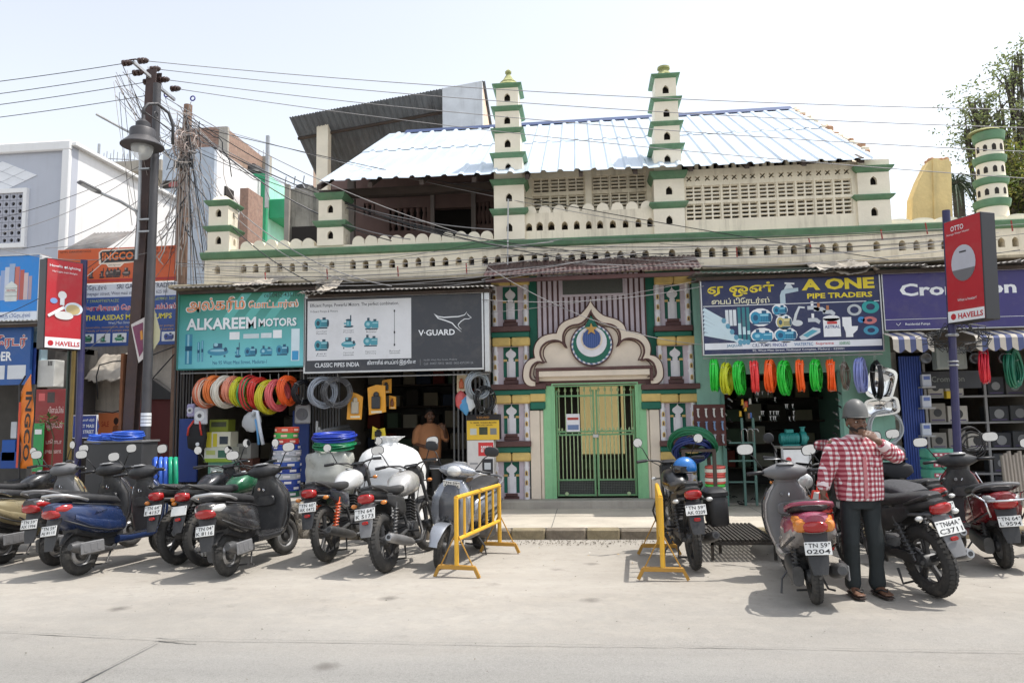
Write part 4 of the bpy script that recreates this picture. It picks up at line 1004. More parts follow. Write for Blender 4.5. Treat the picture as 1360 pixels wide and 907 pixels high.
put(A_,'No 95 West Masi Street, Madurai-1',ink(24,84,130),0.28,0.905,0.71,0.96)
for (u,v,w,h,k) in ((0.085,0.74,0.062,0.4,3),(0.165,0.78,0.022,0.26,3),(0.195,0.77,0.018,0.28,3),(0.32,0.76,0.17,0.2,2),(0.48,0.77,0.07,0.2,1),(0.58,0.79,0.1,0.14,0),(0.705,0.79,0.1,0.14,4),(0.83,0.78,0.1,0.16,0)): pump(A_,u,v,w,h,k)
patch(A_,W_,0.41,0.53,0.49,0.63);patch(A_,W_,0.755,0.52,0.825,0.625);patch(A_,ink(200,214,218),0.52,0.56,0.645,0.62);patch(A_,ink(210,220,224),0.66,0.555,0.745,0.62)
patch(A_,ink(210,226,232),0.9,0.51,0.965,0.93);patch(A_,ink(60,150,200),0.908,0.8,0.958,0.92,2)
# --- black and grey board
V_ = sgn('shop_signboard','wide black and grey signboard with pump pictures and a leaping animal outline',(406,393,640,491),-0.9,0.10,ink(58,60,66),ALU,0.03)
patch(V_,ink(218,218,220),0.01,0.035,0.605,0.85)
K_ = ink(40,42,48)
put(V_,'Efficient Pumps. Powerful Motors. The perfect combination.',K_,0.025,0.075,0.535,0.135,0.008);put(V_,'V-Guard Pumps & Motors',K_,0.025,0.165,0.185,0.205)
for i,(u,v,k) in enumerate(((0.092,0.34,0),(0.248,0.33,1),(0.38,0.37,4),(0.092,0.64,0),(0.248,0.62,2),(0.375,0.6,4))):
 pump(V_,u,v,0.085,0.17,k,((70,150,166),(40,70,84),(150,196,204)))
for (u,v,a,b) in ((0.092,0.445,'Centrifugal','Monoblocs'),(0.248,0.44,'Sewage','Pumps'),(0.38,0.44,'Pressure','Booster'),(0.092,0.75,'Jet','Pumps'),(0.248,0.745,'Openwell','Submersible'),(0.375,0.735,'Regenerative','Self Priming'),(0.512,0.735,'Borewell','Submersible')):
 put(V_,a,K_,u-0.03,v,u+0.03,v+0.022);put(V_,b,K_,u-0.03,v+0.028,u+0.03,v+0.05)
stroke(V_,K_,[(0.51,0.2),(0.51,0.66)],0.003);[patch(V_,K_,0.506,v,0.514,v+0.03,2) for v in (0.19,0.48,0.65)]
put(V_,'CLASSIC PIPES INDIA',W_,0.055,0.885,0.31,0.945,0.012);put(V_,'கிளாசிக் ைபப்ஸ் இந்தியா',W_,0.355,0.865,0.63,0.945,0.012)
put(V_,'No.80, West Masi Street, Madurai',GRY,0.675,0.868,0.86,0.895);put(V_,'Cell : 94437 70910  98430  0452-4371291126',GRY,0.675,0.915,0.95,0.945);stroke(V_,GRY,[(0.655,0.865),(0.655,0.95)],0.002)
put(V_,'V·GUARD',W_,0.645,0.475,0.85,0.555,0.02)
stroke(V_,W_,[(0.733,0.26),(0.755,0.30),(0.79,0.315),(0.83,0.312),(0.87,0.31),(0.905,0.29),(0.918,0.25)],[0.003,0.007,0.009,0.009,0.008,0.006,0.002])
stroke(V_,W_,[(0.918,0.27),(0.928,0.30),(0.943,0.33),(0.928,0.345),(0.905,0.345),(0.885,0.375),(0.868,0.42),(0.876,0.46),(0.888,0.48)],[0.002,0.005,0.005,0.005,0.006,0.007,0.006,0.004,0.002])
stroke(V_,W_,[(0.733,0.26),(0.757,0.325),(0.80,0.36),(0.835,0.395),(0.855,0.45),(0.885,0.515)],[0.003,0.008,0.009,0.009,0.007,0.003])
x0,x1,z0,z1 = rect(641,386,650,491,-0.9);MB().box(x0+0.03,x1,-0.92,-0.72,z0-0.03,z1+0.05,0.006).build('end_frame',ALU,V_[0])
# --- navy pipe board
O_ = sgn('shop_signboard','navy blue signboard with yellow lettering and pictures of pipes and taps',(933,367,1170,468),-0.9,0.08,ink(34,42,82),ALU,0.018)
YL = ink(222,200,40)
put(O_,'ஏ ஒன்',YL,0.035,0.06,0.415,0.25,0.022);put(O_,'ைபப் டிேரடர்ஸ்',ink(226,222,190),0.055,0.26,0.385,0.36,0.02)
put(O_,'A ONE',YL,0.57,0.045,0.975,0.195,0.045);put(O_,'PIPE TRADERS',YL,0.598,0.235,0.96,0.305,0.03)
stroke(O_,W_,[(0.005,0.365),(0.995,0.36)],0.005)
shape(O_,ink(176,196,206),[(0.445,0.36),(0.475,0.36),(0.475,0.23),(0.55,0.2),(0.55,0.155),(0.475,0.165),(0.455,0.19),(0.445,0.25)]);shape(O_,ink(206,216,222),[(0.47,0.165),(0.525,0.165),(0.505,0.09),(0.49,0.09)]);stroke(O_,W_,[(0.475,0.09),(0.53,0.1)],0.012)
for k in range(7):      # pipes
 u0,v0 = 0.005,0.40+k*0.055;stroke(O_,ink(196,216,224),[(u0,v0),(0.03+k*0.022+0.09,v0+0.16+0.02*k if v0+0.16+0.02*k < 0.85 else 0.85)],0.026,1+0.1*k,'pipe_print');shape(O_,ink(90,150,176),ell(0.03+k*0.022+0.09,min(v0+0.16+0.02*k,0.85),0.013,0.035),2.4+0.1*k)
[patch(O_,ink(216,222,226),0.13+k*0.022,0.42,0.148+k*0.022,0.63) for k in range(3)];[patch(O_,ink(40,120,130),0.2+k*0.025,0.39,0.217+k*0.025,0.84) for k in range(3)];[patch(O_,ink(190,220,226),0.2+k*0.025,0.6+0.05*k,0.217+k*0.025,0.75,2) for k in range(3)]
BP = ((46,140,176),(24,84,120),(140,200,220))
for (u,v,w,h,k) in ((0.33,0.53,0.12,0.2,0),(0.335,0.77,0.12,0.17,4),(0.44,0.44,0.08,0.14,0),(0.46,0.6,0.085,0.17,0),(0.465,0.77,0.12,0.17,0)):
 shape(O_,W_,ell(u,v,w*0.56,h*0.6),1);pump(O_,u,v,w,h,k,BP if (u,v) != (0.46,0.6) else ((190,176,110),(60,90,110),(220,210,160)))
shape(O_,ink(200,208,214),[(0.54,0.8),(0.62,0.68),(0.66,0.7),(0.66,0.75),(0.58,0.84),(0.55,0.84)]);shape(O_,ink(80,160,180),[(0.56,0.78),(0.615,0.71),(0.645,0.73),(0.585,0.81)],2)
stroke(O_,ink(206,212,216),[(0.515,0.62),(0.53,0.5),(0.55,0.41),(0.58,0.42)],[0.02,0.02,0.018,0.012]);shape(O_,ink(206,212,216),ell(0.535,0.62,0.03,0.04))
for (u,v) in ((0.625,0.42),(0.625,0.58),(0.66,0.44),(0.71,0.48)):
 shape(O_,ink(190,196,202),[(u-0.03,v-0.02),(u+0.02,v-0.02),(u+0.04,v+0.02),(u+0.03,v+0.06),(u+0.01,v+0.03),(u-0.03,v+0.03)]);patch(O_,ink(170,110,70) if u > 0.65 else W_,u-0.01,v-0.08,u+0.005,v-0.02,2)
shape(O_,W_,ell(0.725,0.57,0.048,0.04));patch(O_,W_,0.678,0.57,0.773,0.81);put(O_,'ASTRAL',ink(40,60,130),0.685,0.66,0.77,0.7,0.01,2.5);patch(O_,ink(200,60,60),0.7,0.61,0.755,0.645,2.2)
patch(O_,W_,0.785,0.56,0.835,0.68);shape(O_,W_,[(0.79,0.68),(0.87,0.68),(0.865,0.73),(0.84,0.78),(0.84,0.82),(0.80,0.82),(0.80,0.76)])
def ringp(u,v,ru,rv,w,m): T,uv,Y = O_;mb = MB();o = [uv(*p) for p in ell(u,v,ru,rv,22)];i = [uv(*p) for p in ell(u,v,ru*w,rv*w,22)];n_ = 22;mb.add([(a,Y-0.004,b) for a,b in o+i],[(k,(k+1) % n_,n_+(k+1) % n_,n_+k) for k in range(n_)]);mb.build('coil_print',m,T)
ringp(0.855,0.47,0.04,0.075,0.6,ink(180,186,190));ringp(0.945,0.435,0.048,0.085,0.5,ink(40,150,150));ringp(0.935,0.61,0.04,0.05,0.4,ink(190,110,110));ringp(0.89,0.6,0.02,0.04,0.2,ink(50,130,190));ringp(0.94,0.74,0.042,0.06,0.5,ink(60,140,170))
patch(O_,ink(222,224,230),0.005,0.855,0.995,0.94)
for (t,u0,u1,c) in (('JAQUAR',0.13,0.22,(40,120,150)),('C.R.I. PUMPS',0.275,0.38,(50,60,110)),('FINOLEX',0.39,0.47,(40,60,140)),('WATERTEC',0.51,0.615,(60,110,160)),('Supreme',0.63,0.73,(196,50,60)),('ASHIRVAD',0.76,0.82,(80,150,100))): put(O_,t,ink(*c),u0,0.875,u1,0.918,0.008,2)
put(O_,'95, West Masi Street, Nellivasal Complex, Madurai - 625001',W_,0.275,0.952,0.785,0.985)
# --- violet board
C_ = sgn('shop_signboard','violet signboard with large white lettering behind the red pole sign',(1173.5,360,1420,435),-0.9,0.08,ink(56,48,112),ALU,0.015)
put(C_,'Crompton',W_,0.092,0.185,0.725,0.475,0.03);stroke(C_,W_,[(0.0,0.82),(1,0.82)],0.003);put(C_,'Residential Pumps',W_,0.11,0.885,0.245,0.94,0.005);stroke(C_,W_,[(0.06,0.89),(0.07,0.93),(0.085,0.88)],0.004)
# ================================================================== tin awnings, tarpaulin and beams over the signboards
def tin_awning(label,p0,p1,py,Y,rise,nsh,m=TIN2,slope=0.0):
 T = thing('tin_awning',label,'awning',(0,0,0),0,'tin awnings over the shops');x0,x1 = at(p0,py,Y).x,at(p1,py,Y).x;z = at((p0+p1)/2,py,Y).z;w = (x1-x0)/nsh;rs = random.Random(int(p0))
 for k in range(nsh): tin_sheet(T,'tin_sheet',x0+k*w-0.04,x0+(k+1)*w+0.03,Y+rs.uniform(-0.05,0.03),z+rs.uniform(-0.02,0.02)+0.004*(k % 2),-0.01,z+rise,m,0.076,0.012)
 MB().box(x0,x1,Y+0.15,Y+0.2,z-0.07,z-0.02).box(x0,x1,Y+0.6,Y+0.65,z-0.02,z+0.03).build('batten',WOOD,T)
 return T
tin_awning('rusty corrugated tin awning above the turquoise signboard',231,414,380,-1.12,0.22,3)
tin_awning('rusty corrugated tin awning above the black and grey signboard',404,651,383.5,-1.12,0.2,4)
tin_awning('rusty corrugated tin awning above the navy signboard',926,1168,360,-1.12,0.14,4)
tin_awning('rusty corrugated tin awning above the violet signboard',1166,1425,350,-1.12,0.12,4)
# dark fascia strip between awning and parapet foot
FS = thing('wall_ledge','dark stained concrete ledge running under the parapet openings','ledge')
for (a,b) in ((235,652),(930,1430)):
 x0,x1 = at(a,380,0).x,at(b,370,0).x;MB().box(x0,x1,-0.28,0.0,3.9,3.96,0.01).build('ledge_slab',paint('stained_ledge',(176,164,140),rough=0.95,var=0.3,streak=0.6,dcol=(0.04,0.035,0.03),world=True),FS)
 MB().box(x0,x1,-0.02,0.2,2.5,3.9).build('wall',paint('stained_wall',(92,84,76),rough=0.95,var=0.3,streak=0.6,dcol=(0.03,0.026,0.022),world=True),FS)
TARP = mat('old_tarpaulin',sr(176,168,156),rough=0.85,var=0.3,scale=5,dirt=0.7,dcol=(0.3,0.25,0.2),dscale=4)
def cloth(name,label,p0,p1,pt,pb,Y0,Y1,seed,m=TARP,cat='tarpaulin'):
 x0,x1 = at(p0,pt,Y0).x,at(p1,pt,Y0).x;zt,zb = at((p0+p1)/2,pt,Y1).z,at((p0+p1)/2,pb,Y0).z;mb = MB();nx_,ny_ = 36,12;vs = []
 for j in range(ny_+1):
  for i in range(nx_+1):
   u,v = i/nx_,j/ny_;nz = noise.noise((u*5+seed,v*3,seed));n2 = noise.noise((u*16+seed,v*9,2*seed))
   vs.append((x0+(x1-x0)*u+0.02*n2,Y0+(Y1-Y0)*v+0.03*n2,zb+(zt-zb)*v+0.07*nz+0.035*n2-0.05*sin(u*PI)*(1-v)))
 mb.add(vs,[(j*(nx_+1)+i,j*(nx_+1)+i+1,(j+1)*(nx_+1)+i+1,(j+1)*(nx_+1)+i) for j in range(ny_) for i in range(nx_)])
 o = mb.build(name,m,None,smooth=True);o.modifiers.new('t','SOLIDIFY').thickness = 0.004;return tag(o,label,cat)
cloth('tarpaulin','crumpled pale tarpaulin lying where the two left tin awnings meet',396,436,370,388,-1.16,-0.1,3.3)
cloth('tarpaulin','pale tarpaulin strip lying on the tin awning of the navy signboard',1090,1168,346,358,-1.05,-0.1,8.1)
cloth('tarpaulin','old sacking spread on the tin awning left of the tarpaulin',300,352,372,380,-1.05,-0.1,5.7)
# striped scalloped awning of the far right shop
STR_W,STR_B = paint('awning_white',(196,188,176),rough=0.85,dirt=0.4,dcol=(0.25,0.22,0.19)),paint('awning_blue',(86,94,132),rough=0.85,dirt=0.35)
for (p0,p1,pt,pb,n_,lab) in ((1186,1240,441,468,7,'white and blue striped valance hanging at the left end of the violet signboard'),(1296,1425,438,465,16,'white and blue striped valance hanging right of the red pole sign')):
 T = thing('striped_awning',lab,'awning',(0,0,0),0,'striped shop awnings');x0,x1,z0,z1 = rect(p0,pt,p1,pb,-1.25);w = (x1-x0)/n_
 for k in range(n_):
  q = MB();vs = [];xa,xb_ = x0+k*w,x0+(k+1)*w
  for j in range(4): y,z = [(-0.82,z1+0.05),(-1.22,z1-0.06),(-1.25,z1-0.10),(-1.25,z0+0.05)][j];vs += [(xa,y,z-0.004*(k % 2)),(xb_-0.001,y,z-0.004*(k % 2))]
  q.add(vs,[(2*j,2*j+1,2*j+3,2*j+2) for j in range(3)])
  ph = (k % 2 == 0);cc = [(xa+(xb_-xa)*i/6,-1.25,z0+0.05-(0.05*sin(PI*(i/12 if ph else 0.5+i/12)))-0.004*(k % 2)) for i in range(7)]
  q.add([(xb_-0.001,-1.25,z0+0.05-0.004*(k % 2)),(xa,-1.25,z0+0.05-0.004*(k % 2))]+cc,[tuple(range(9))]);o = q.build('stripe',STR_W if (k % 2 == 0) else STR_B,T);o.modifiers.new('t','SOLIDIFY').thickness = 0.003
# ================================================================== goods
def hose(name,R,r,n,m,seed,squash=1.0,m2=None):
 """bundle of hose turns lying in the local XZ plane, hung from its top"""
 rs = random.Random(seed);mb = MB()
 bd = min(0.058,R*0.30) if n >= 9 else 0.03
 for k in range(n):
  a = rs.uniform(0,2*PI);q = sqrt((k+0.5)/n)*bd;dy,dr = q*cos(k*2.4),q*sin(k*2.4)*0.75
  ph,am = rs.uniform(0,6),rs.uniform(0.004,0.012);pts = []
  for i in range(28):
   t = 2*PI*i/28;rr_ = R+dr+am*sin(3*t+ph);pts.append((rr_*cos(t)*squash,dy+am*cos(2*t+ph),-R+rr_*sin(t)))
  mb.m(1 if (m2 and k % 3 == 0) else 0).tube(pts,r,6,False,True)
 return mb.mesh(name,[m,m2] if m2 else m,True)
def hung_coil(label,px,py,w,h,Y,rgb,rz,seed,group,n=17,r=0.0125,rgb2=None,rough=0.35,metal=0.0):
 c = at(px,py,Y);sc = (Y-CAM[1])/F;R = h*sc/2*0.92;m = mat('hose_%02x%02x%02x' % rgb,sr(*rgb),rough=rough,metal=metal,var=0.12,scale=9)
 m2 = mat('hose_%02x%02x%02x' % rgb2,sr(*rgb2),rough=rough,var=0.12,scale=9) if rgb2 else None
 T = thing('hose_coil',label,'hose coil',(c.x,Y,c.z+R),rz,group)
 link('coil',hose('coil',R,r,n,m,seed,1.0,m2),T)
 for a in (0.6,2.4,4.4):
  q = MB();q.torus((0,0,0),0.045,0.003,'x',12,4);o = q.build('tie',mat('tie_white',(0.6,0.6,0.6),rough=0.5),T,loc=(R*cos(a),0,-R+R*sin(a)));o.rotation_euler[1] = -a+PI/2
 MB().tube([(0,0.0,-0.05),(0.01,0,0.05),(0,0.0,0.14)],0.003,4).tube([(0.012,0.0,-0.05),(0.02,0.02,0.05),(0,0.0,0.14)],0.003,4).build('hanging_cord',mat('cord',(0.5,0.5,0.48),rough=0.7),T)
 return T
def coil_row(rows,ox,oy,sc,Y,group,side):
 for i,(x,y,w,h,rgb,rz,lab,kw) in enumerate(rows):
  hung_coil(lab,ox+x/sc,oy+y/sc,w/sc,h/sc,Y,rgb,radians(rz),i+len(side),group,**kw)
gA = 'hose coils hanging below the turquoise signboard'
coil_row([(x,y,w,h,c,rz+19,l_,k_) for (x,y,w,h,c,rz,l_,k_) in [(205,575,75,145,(214,120,88),52,'leftmost orange hose coil hanging below the turquoise signboard',dict(rgb2=(226,200,180))),
 (250,560,65,140,(236,132,70),55,'second orange hose coil from the left below the turquoise signboard',{}),
 (305,570,95,155,(222,216,202),45,'white hose coil hanging below the turquoise signboard',{}),
 (340,560,70,130,(226,146,120),55,'salmon hose coil right behind the white coil',{}),
 (380,570,62,140,(206,204,50),58,'yellow-green hose coil hanging left of the red-printed green coil',{}),
 (428,575,65,175,(70,160,96),58,'green hose coil with red print below the turquoise signboard',dict(rgb2=(200,60,60),n=10)),
 (472,575,70,150,(214,62,52),52,'red hose coil hanging below the turquoise signboard',{}),
 (522,595,85,165,(208,200,52),48,'low-hanging yellow-green hose coil left of the pink coil',{}),
 (565,585,75,150,(226,108,112),52,'pink hose coil hanging below the turquoise signboard',{}),
 (615,562,60,140,(240,100,44),58,'bright orange hose coil at the right end below the turquoise signboard',{}),
 (690,570,100,120,(30,30,34),40,'black cable coil hanging between the two left shops',dict(r=0.007,n=26))]],220,370,3.78,-0.82,gA,'a')
coil_row([(790,570,80,150,(150,156,166),45,'grey hose coil hanging at the left of the dim shop',{}),
 (860,570,95,150,(120,120,122),35,'shiny steel wire coil hanging beside the grey hose coil',dict(r=0.004,n=26,metal=0.8))],220,370,3.78,-0.78,'coils hanging at the dim shop','bb')
coil_row([(850,515,95,125,(150,158,164),40,'silver grey hose coil hanging by the yellow box beside the gateway',dict(n=14)),(885,580,70,120,(34,34,36),50,'black cable coil hanging by the yellow box beside the gateway',dict(n=10,r=0.007))],400,370,3.627,-0.75,'coils hanging at the dim shop','ccc')
gO = 'hose coils hanging below the navy signboard'
names = ['green hose coil at the left end of the row below the navy signboard','yellow hose coil below the navy signboard','green hose coil between the yellow and the red coil','red hose coil below the navy signboard','orange hose coil beside the red coil','large green hose coil between two orange coils','orange hose coil between the two larger green coils','green hose coil left of the rightmost orange coil','rightmost orange hose coil below the navy signboard','brown-grey wire coil below the navy signboard','lavender hose coil below the navy signboard','black cable coil at the right end of the row below the navy signboard']
GR_,ORG = (40,200,60),(252,100,30)
coil_row([(x,y,w,h,c,rz,lab,kw) for (x,y,w,h,c,rz,kw),lab in zip([(108,540,42,140,GR_,74,{}),(165,555,52,135,(200,204,40),66,{}),(228,550,50,145,GR_,68,{}),(300,545,38,135,(240,70,70),76,{}),(375,542,52,140,ORG,66,{}),(445,550,60,150,GR_,62,{}),
   (519,540,42,135,ORG,74,{}),(595,538,55,135,GR_,64,{}),(668,540,45,135,ORG,72,{}),(735,540,60,130,(120,108,98),60,dict(r=0.006,n=8)),(812,538,65,150,(138,148,206),60,{}),(887,560,30,180,(28,28,32),82,dict(n=8))],names)],920,350,3.629,-0.85,gO,'dddd')
hung_coil('red hose coil hanging from the striped valance',1307.5,486,21,42,-0.95,(214,40,60),radians(62),3,'coils under the striped valance',n=14)
hung_coil('green hose coil hanging from the striped valance',1346,489,30,48,-0.95,(24,110,84),radians(48),4,'coils under the striped valance',n=14)
# rails the goods hang from
for (a,b,py,Y,lab) in ((240,405,494,-0.82,'thin iron rail carrying the coils below the turquoise signboard'),(408,650,500,-0.76,'thin iron rail carrying goods below the black and grey signboard'),(934,1172,474,-0.85,'thin iron rail carrying the coils below the navy signboard')):
 p,q_ = at(a,py+2,Y),at(b,py-2,Y);mb = MB();mb.tube([(p.x,Y,p.z),(q_.x,Y,p.z)],0.012,6);tag(mb.build('hanging_rail',GALV),lab,'rail','rails below the signboards')
def carton(label,pr,Y,d,rgb,prints=(),texts=(),name='carton',cat='box',group=None,zb=None,rough=0.7):
 x0,x1,z0,z1 = rect(*pr,Y);z0 = zb if zb is not None else z0;cx = (x0+x1)/2;T = thing(name,label,cat,(cx,Y+d/2,z0),0,group)
 w,h = x1-x0,z1-z0;MB().box(-w/2,w/2,-d/2,d/2,0,h,0.006).build('body',ink(*rgb,rough) if False else mat('card_%02x%02x%02x' % rgb,sr(*rgb),rough=rough,var=0.1,scale=6),T)
 for i,(u0,v0,u1,v1,c) in enumerate(prints):
  q = MB();y = -d/2-0.0015-0.0005*i;a,b,e,f = -w/2+u0*w,-w/2+u1*w,h-v1*h,h-v0*h;q.add([(a,y,e),(b,y,e),(b,y,f),(a,y,f)],[(0,1,2,3)]);q.build('print',ink(*c),T)
 for (s_,u0,v0,u1,v1,c) in texts: text(s_,ink(*c),T,-w/2+u0*w,-w/2+u1*w,h-v1*h,h-v0*h,-d/2-0.006,0.01)
 return T
# stock at the coil shop
carton('teal carton at the foot of the pump box pile',(276,613,311,641),-0.55,0.3,(110,160,140),((0.1,0.2,0.9,0.5,(200,210,200)),))
carton('white and green pump carton in the pile',(271,594,308,613.5),-0.6,0.3,(214,216,200),((0,0.75,1,1,(150,180,60)),(0.5,0.2,0.85,0.7,(60,110,90)),(0.08,0.2,0.4,0.5,(190,200,120))))
carton('white and yellow pump carton in the pile',(274,573.5,306,594),-0.58,0.28,(222,218,196),((0,0,0.22,1,(214,200,60)),(0.28,0.1,0.45,0.95,(214,200,60)),(0.55,0.3,0.9,0.8,(50,60,70))))
carton('dark yellow-green carton on top of the pump box pile',(278,557,303,573.5),-0.57,0.26,(126,136,44),((0.1,0.2,0.9,0.6,(60,66,40)),))
carton('grey carton right of the pump box pile',(308,589,333,609),-0.35,0.3,(150,148,142),((0.2,0.2,0.8,0.7,(120,118,114)),))
carton('brown carton under the grey carton',(309,609,335,640),-0.35,0.3,(96,60,48))
# hose stack
HS = at(380,660,-1.1);z = PZ;cols = [(60,120,96),(44,66,150),(52,76,160),(190,194,200),(46,70,156),(60,90,170),(186,190,196),(190,192,200),(48,74,160),(210,70,60),(80,180,90),(222,88,60)]
lay = ['lowest green','dark blue, second lowest,','blue, third lowest,','silver, fourth lowest,','dark blue, fifth lowest,','blue, sixth lowest,','silver, seventh lowest,','silver, fifth highest,','topmost blue','red, third highest,','light green, second highest,','topmost orange']
zt = at(380,567,-1.1).z;hh = (zt-PZ)/12
for k,c in enumerate(cols):
 T = thing('stacked_hose_coil','%s wrapped hose coil in the tall stack' % lay[k],'hose coil',(HS.x+random.uniform(-0.012,0.012),-1.1,z),random.uniform(0,6),'hose coils in the tall stack')
 R = 0.2 if k < 9 else 0.17;m = mat('wrap_%02x%02x%02x' % c,sr(*c),rough=0.22,var=0.15,scale=25,bump=0.3,bscale=60)
 q = MB()
 for j in range(4):
  for r_ in (R,R-0.045): q.torus((0,0,hh*(j+0.5)/4),r_,hh/7.2,'z',28,6)
 q.build('coil',m,T,smooth=True)
 for j in range(6):
  q = MB();a0 = j*PI/3;q.add([(((R+hh/7+0.002)*cos(a0+t)),((R+hh/7+0.002)*sin(a0+t)),zz) for zz in (hh*0.3,hh*0.7) for t in (0,0.1,0.2,0.3,0.4,0.5)],[(i,i+1,i+7,i+6) for i in range(5)]);q.build('printed_band',ink(*((220,216,220) if k < 9 else (236,190,170))),T)
 z += hh
def sack(name,label,c,rx,ry,h,m,seed,tied=True,cat='sack'):
 T = thing(name,label,cat,c);mb = MB();n_,k_ = 40,26;vs = []
 for j in range(k_+1):
  t = j/k_
  if t < 0.86:
   u = t/0.86;s_ = min(1,0.8+0.2*(u/0.08)**0.5)*(1-0.04*u);z = u*h
   if u > 0.62: s_ *= sqrt(max(0.0,1-((u-0.62)/0.38)**2.3*0.93)) if tied else (1-0.15*((u-0.62)/0.38)**4)
  else: u = (t-0.86)/0.14;s_ = (0.17+0.15*u*u) if tied else 0.8*(1-u);z = h+(u*0.11 if tied else 0.02*u)
  for i in range(n_):
   a = 2*PI*i/n_;w = 1+0.05*noise.noise((cos(a)*1.6+seed,sin(a)*1.6,t*4))+0.035*sin(t*34+2*noise.noise((a,t*3,seed)))*(0.3 if t < 0.5 else 0.6)
   if t > 0.7: w *= 1+0.3*sin(a*9+seed+3*t)*(t-0.7)/0.3
   vs.append((rx*s_*w*copysign(abs(cos(a))**0.8,cos(a)),ry*s_*w*sin(a),z*(1+0.02*noise.noise((a,t,3)))))
 mb.add(vs,[(j*n_+i,j*n_+(i+1) % n_,(j+1)*n_+(i+1) % n_,(j+1)*n_+i) for j in range(k_) for i in range(n_)]+[tuple(range(n_))[::-1]]);o = mb.build('bag',m,T,smooth=True);o.modifiers.new('t','SOLIDIFY').thickness = 0.003
 return T
SACKW = mat('white_sack',(0.74,0.74,0.73),rough=0.5,var=0.08,scale=5,bump=0.4,bscale=9)
SACKC = mat('cloudy_plastic',(0.42,0.42,0.38),rough=0.3,var=0.15,scale=5,bump=0.3,bscale=8)
p = at(517,665,-2.1);ST = sack('white_sack','large white woven sack tied at the top before the dim shop',(p.x,-2.05,0.12),0.50,0.38,1.10,SACKW,2.0)
MB().torus((0,0,1.105),0.12,0.018,'z',16,6).build('tie',SACKW,ST,smooth=True)
p = at(438,690,-1.9);sack('plastic_sack','cloudy plastic sack under green and blue coils between the left shops',(p.x,-1.9,0.12),0.35,0.3,1.0,SACKC,5.0,False)
for (py,rgb,lab,Yc,R) in ((593,(30,130,84),'green hose coil lying on the cloudy plastic sack',-1.9,0.26),(582,(40,66,170),'blue hose coil lying on the green coil over the plastic sack',-1.9,0.27)):
 c = at(444,py,Yc);T = thing('lying_hose_coil',lab,'hose coil',(c.x,Yc,c.z),0,'coils on the plastic sack');me = hose('coil',R,0.012,12,mat('hosel_%02x%02x%02x' % rgb,sr(*rgb),rough=0.3,var=0.1),5);o = link('coil',me,T);o.rotation_euler = (PI/2+0.08,0,0);o.location = (0,R,0) if False else (0,-R,0.0)
# coil pile beside the gateway
p = at(636,664,-0.9);z = 0.12
for k,(rgb,h_,R) in enumerate((((196,186,60),0.12,0.26),((176,180,184),0.08,0.25),((186,190,190),0.09,0.25),((190,196,196),0.07,0.25),((196,70,74),0.05,0.24),((48,80,170),0.09,0.24))):
 T = thing('piled_hose_coil',['yellow','dull grey','silver','pale silver','red and white','blue'][k]+' hose coil in the low pile beside the gateway','hose coil',(p.x+random.uniform(-0.02,0.02),-0.62,z),random.uniform(0,6),'hose coils piled beside the gateway')
 m = mat('pile_%02x%02x%02x' % rgb,sr(*rgb),rough=0.25,var=0.15,scale=20);q = MB()
 for j in range(max(2,int(h_/0.026))):
  for r_ in (R,R-0.03,R-0.06): q.torus((0.006*((j+k) % 2),0,0.013+j*0.026),r_,0.0135,'z',26,6)
 q.build('coil',m,T,smooth=True);z += max(2,int(h_/0.026))*0.026
carton('yellow and black boxed goods on the white carton beside the gateway',(620,550,663,584),-0.42,0.3,(40,38,40),((0,0.24,1,1,(226,186,50)),(0.1,0.55,0.3,0.8,(190,196,190)),(0.38,0.5,0.64,0.8,(50,60,40)),(0.72,0.55,0.92,0.8,(120,124,124))),(('V-GUARD',0.3,0.08,0.7,0.17,(190,130,50)),('TV . FRIDGE . WASHING MACHINE',0.1,0.3,0.92,0.36,(90,60,30)),('MAIN LINE STABILIZER',0.3,0.4,0.8,0.45,(90,60,30))))
carton('white and red stabiliser carton under the yellow box beside the gateway',(620.5,584.5,656,629),-0.42,0.3,(214,210,206),((0.42,0.06,0.98,0.42,(206,52,54)),(0.56,0.5,0.96,0.9,(40,40,44)),(0.64,0.6,0.88,0.78,(200,204,206)),(0.1,0.6,0.4,0.64,(150,150,150))),(('arrow',0.52,0.15,0.92,0.32,(236,232,230)),),zb=0.62)
carton('brown carton supporting the white stabiliser carton',(619,630,658,664),-0.42,0.32,(120,96,70),zb=0.125)
# orange blister packs
def card(label,pts,Y,rgb,group,dark,tilt=0.0):
 P = [at(a,b,Y) for a,b in pts];cx = sum(p.x for p in P)/len(P);zt = max(p.z for p in P);T = thing('blister_pack',label,'pack',(cx,Y,zt),tilt,group)
 MB().plate([(p.x-cx,p.z-zt) for p in P],(),-0.012,0.012).build('card',ink(*rgb),T)
 w = max(p.x for p in P)-min(p.x for p in P);h = zt-min(p.z for p in P);MB().box(-w*0.24,w*0.22,-0.06,-0.012,-h*0.8,-h*0.38,0.012).ball((0,-0.035,-h*0.33),(w*0.16,0.03,h*0.1),10,6).build('tool',ink(*dark),T)
 MB().add([(-w*0.3,-0.0135,-h*0.94),(w*0.28,-0.0135,-h*0.94),(w*0.28,-0.0135,-h*0.87),(-w*0.3,-0.0135,-h*0.87)],[(0,1,2,3)]).build('caption',ink(236,222,190),T);return T
gP = 'yellow blister packs hanging in the dim shop'
OY = (236,164,44)
card('yellow blister pack with pale tool, leftmost in the dim shop',[(461,557),(480,557),(482,527),(475,523),(463,519)],-0.55,OY,gP,(190,180,160),0.1)
card('large yellow blister pack with black tool in the dim shop',[(490,551),(513,547),(512,512),(500,511),(488,515)],-0.62,OY,gP,(50,50,54),-0.1)
card('yellow pack half hidden behind the large blister pack',[(506,522),(520,522),(520,503),(508,505)],-0.4,OY,gP,(60,60,60))
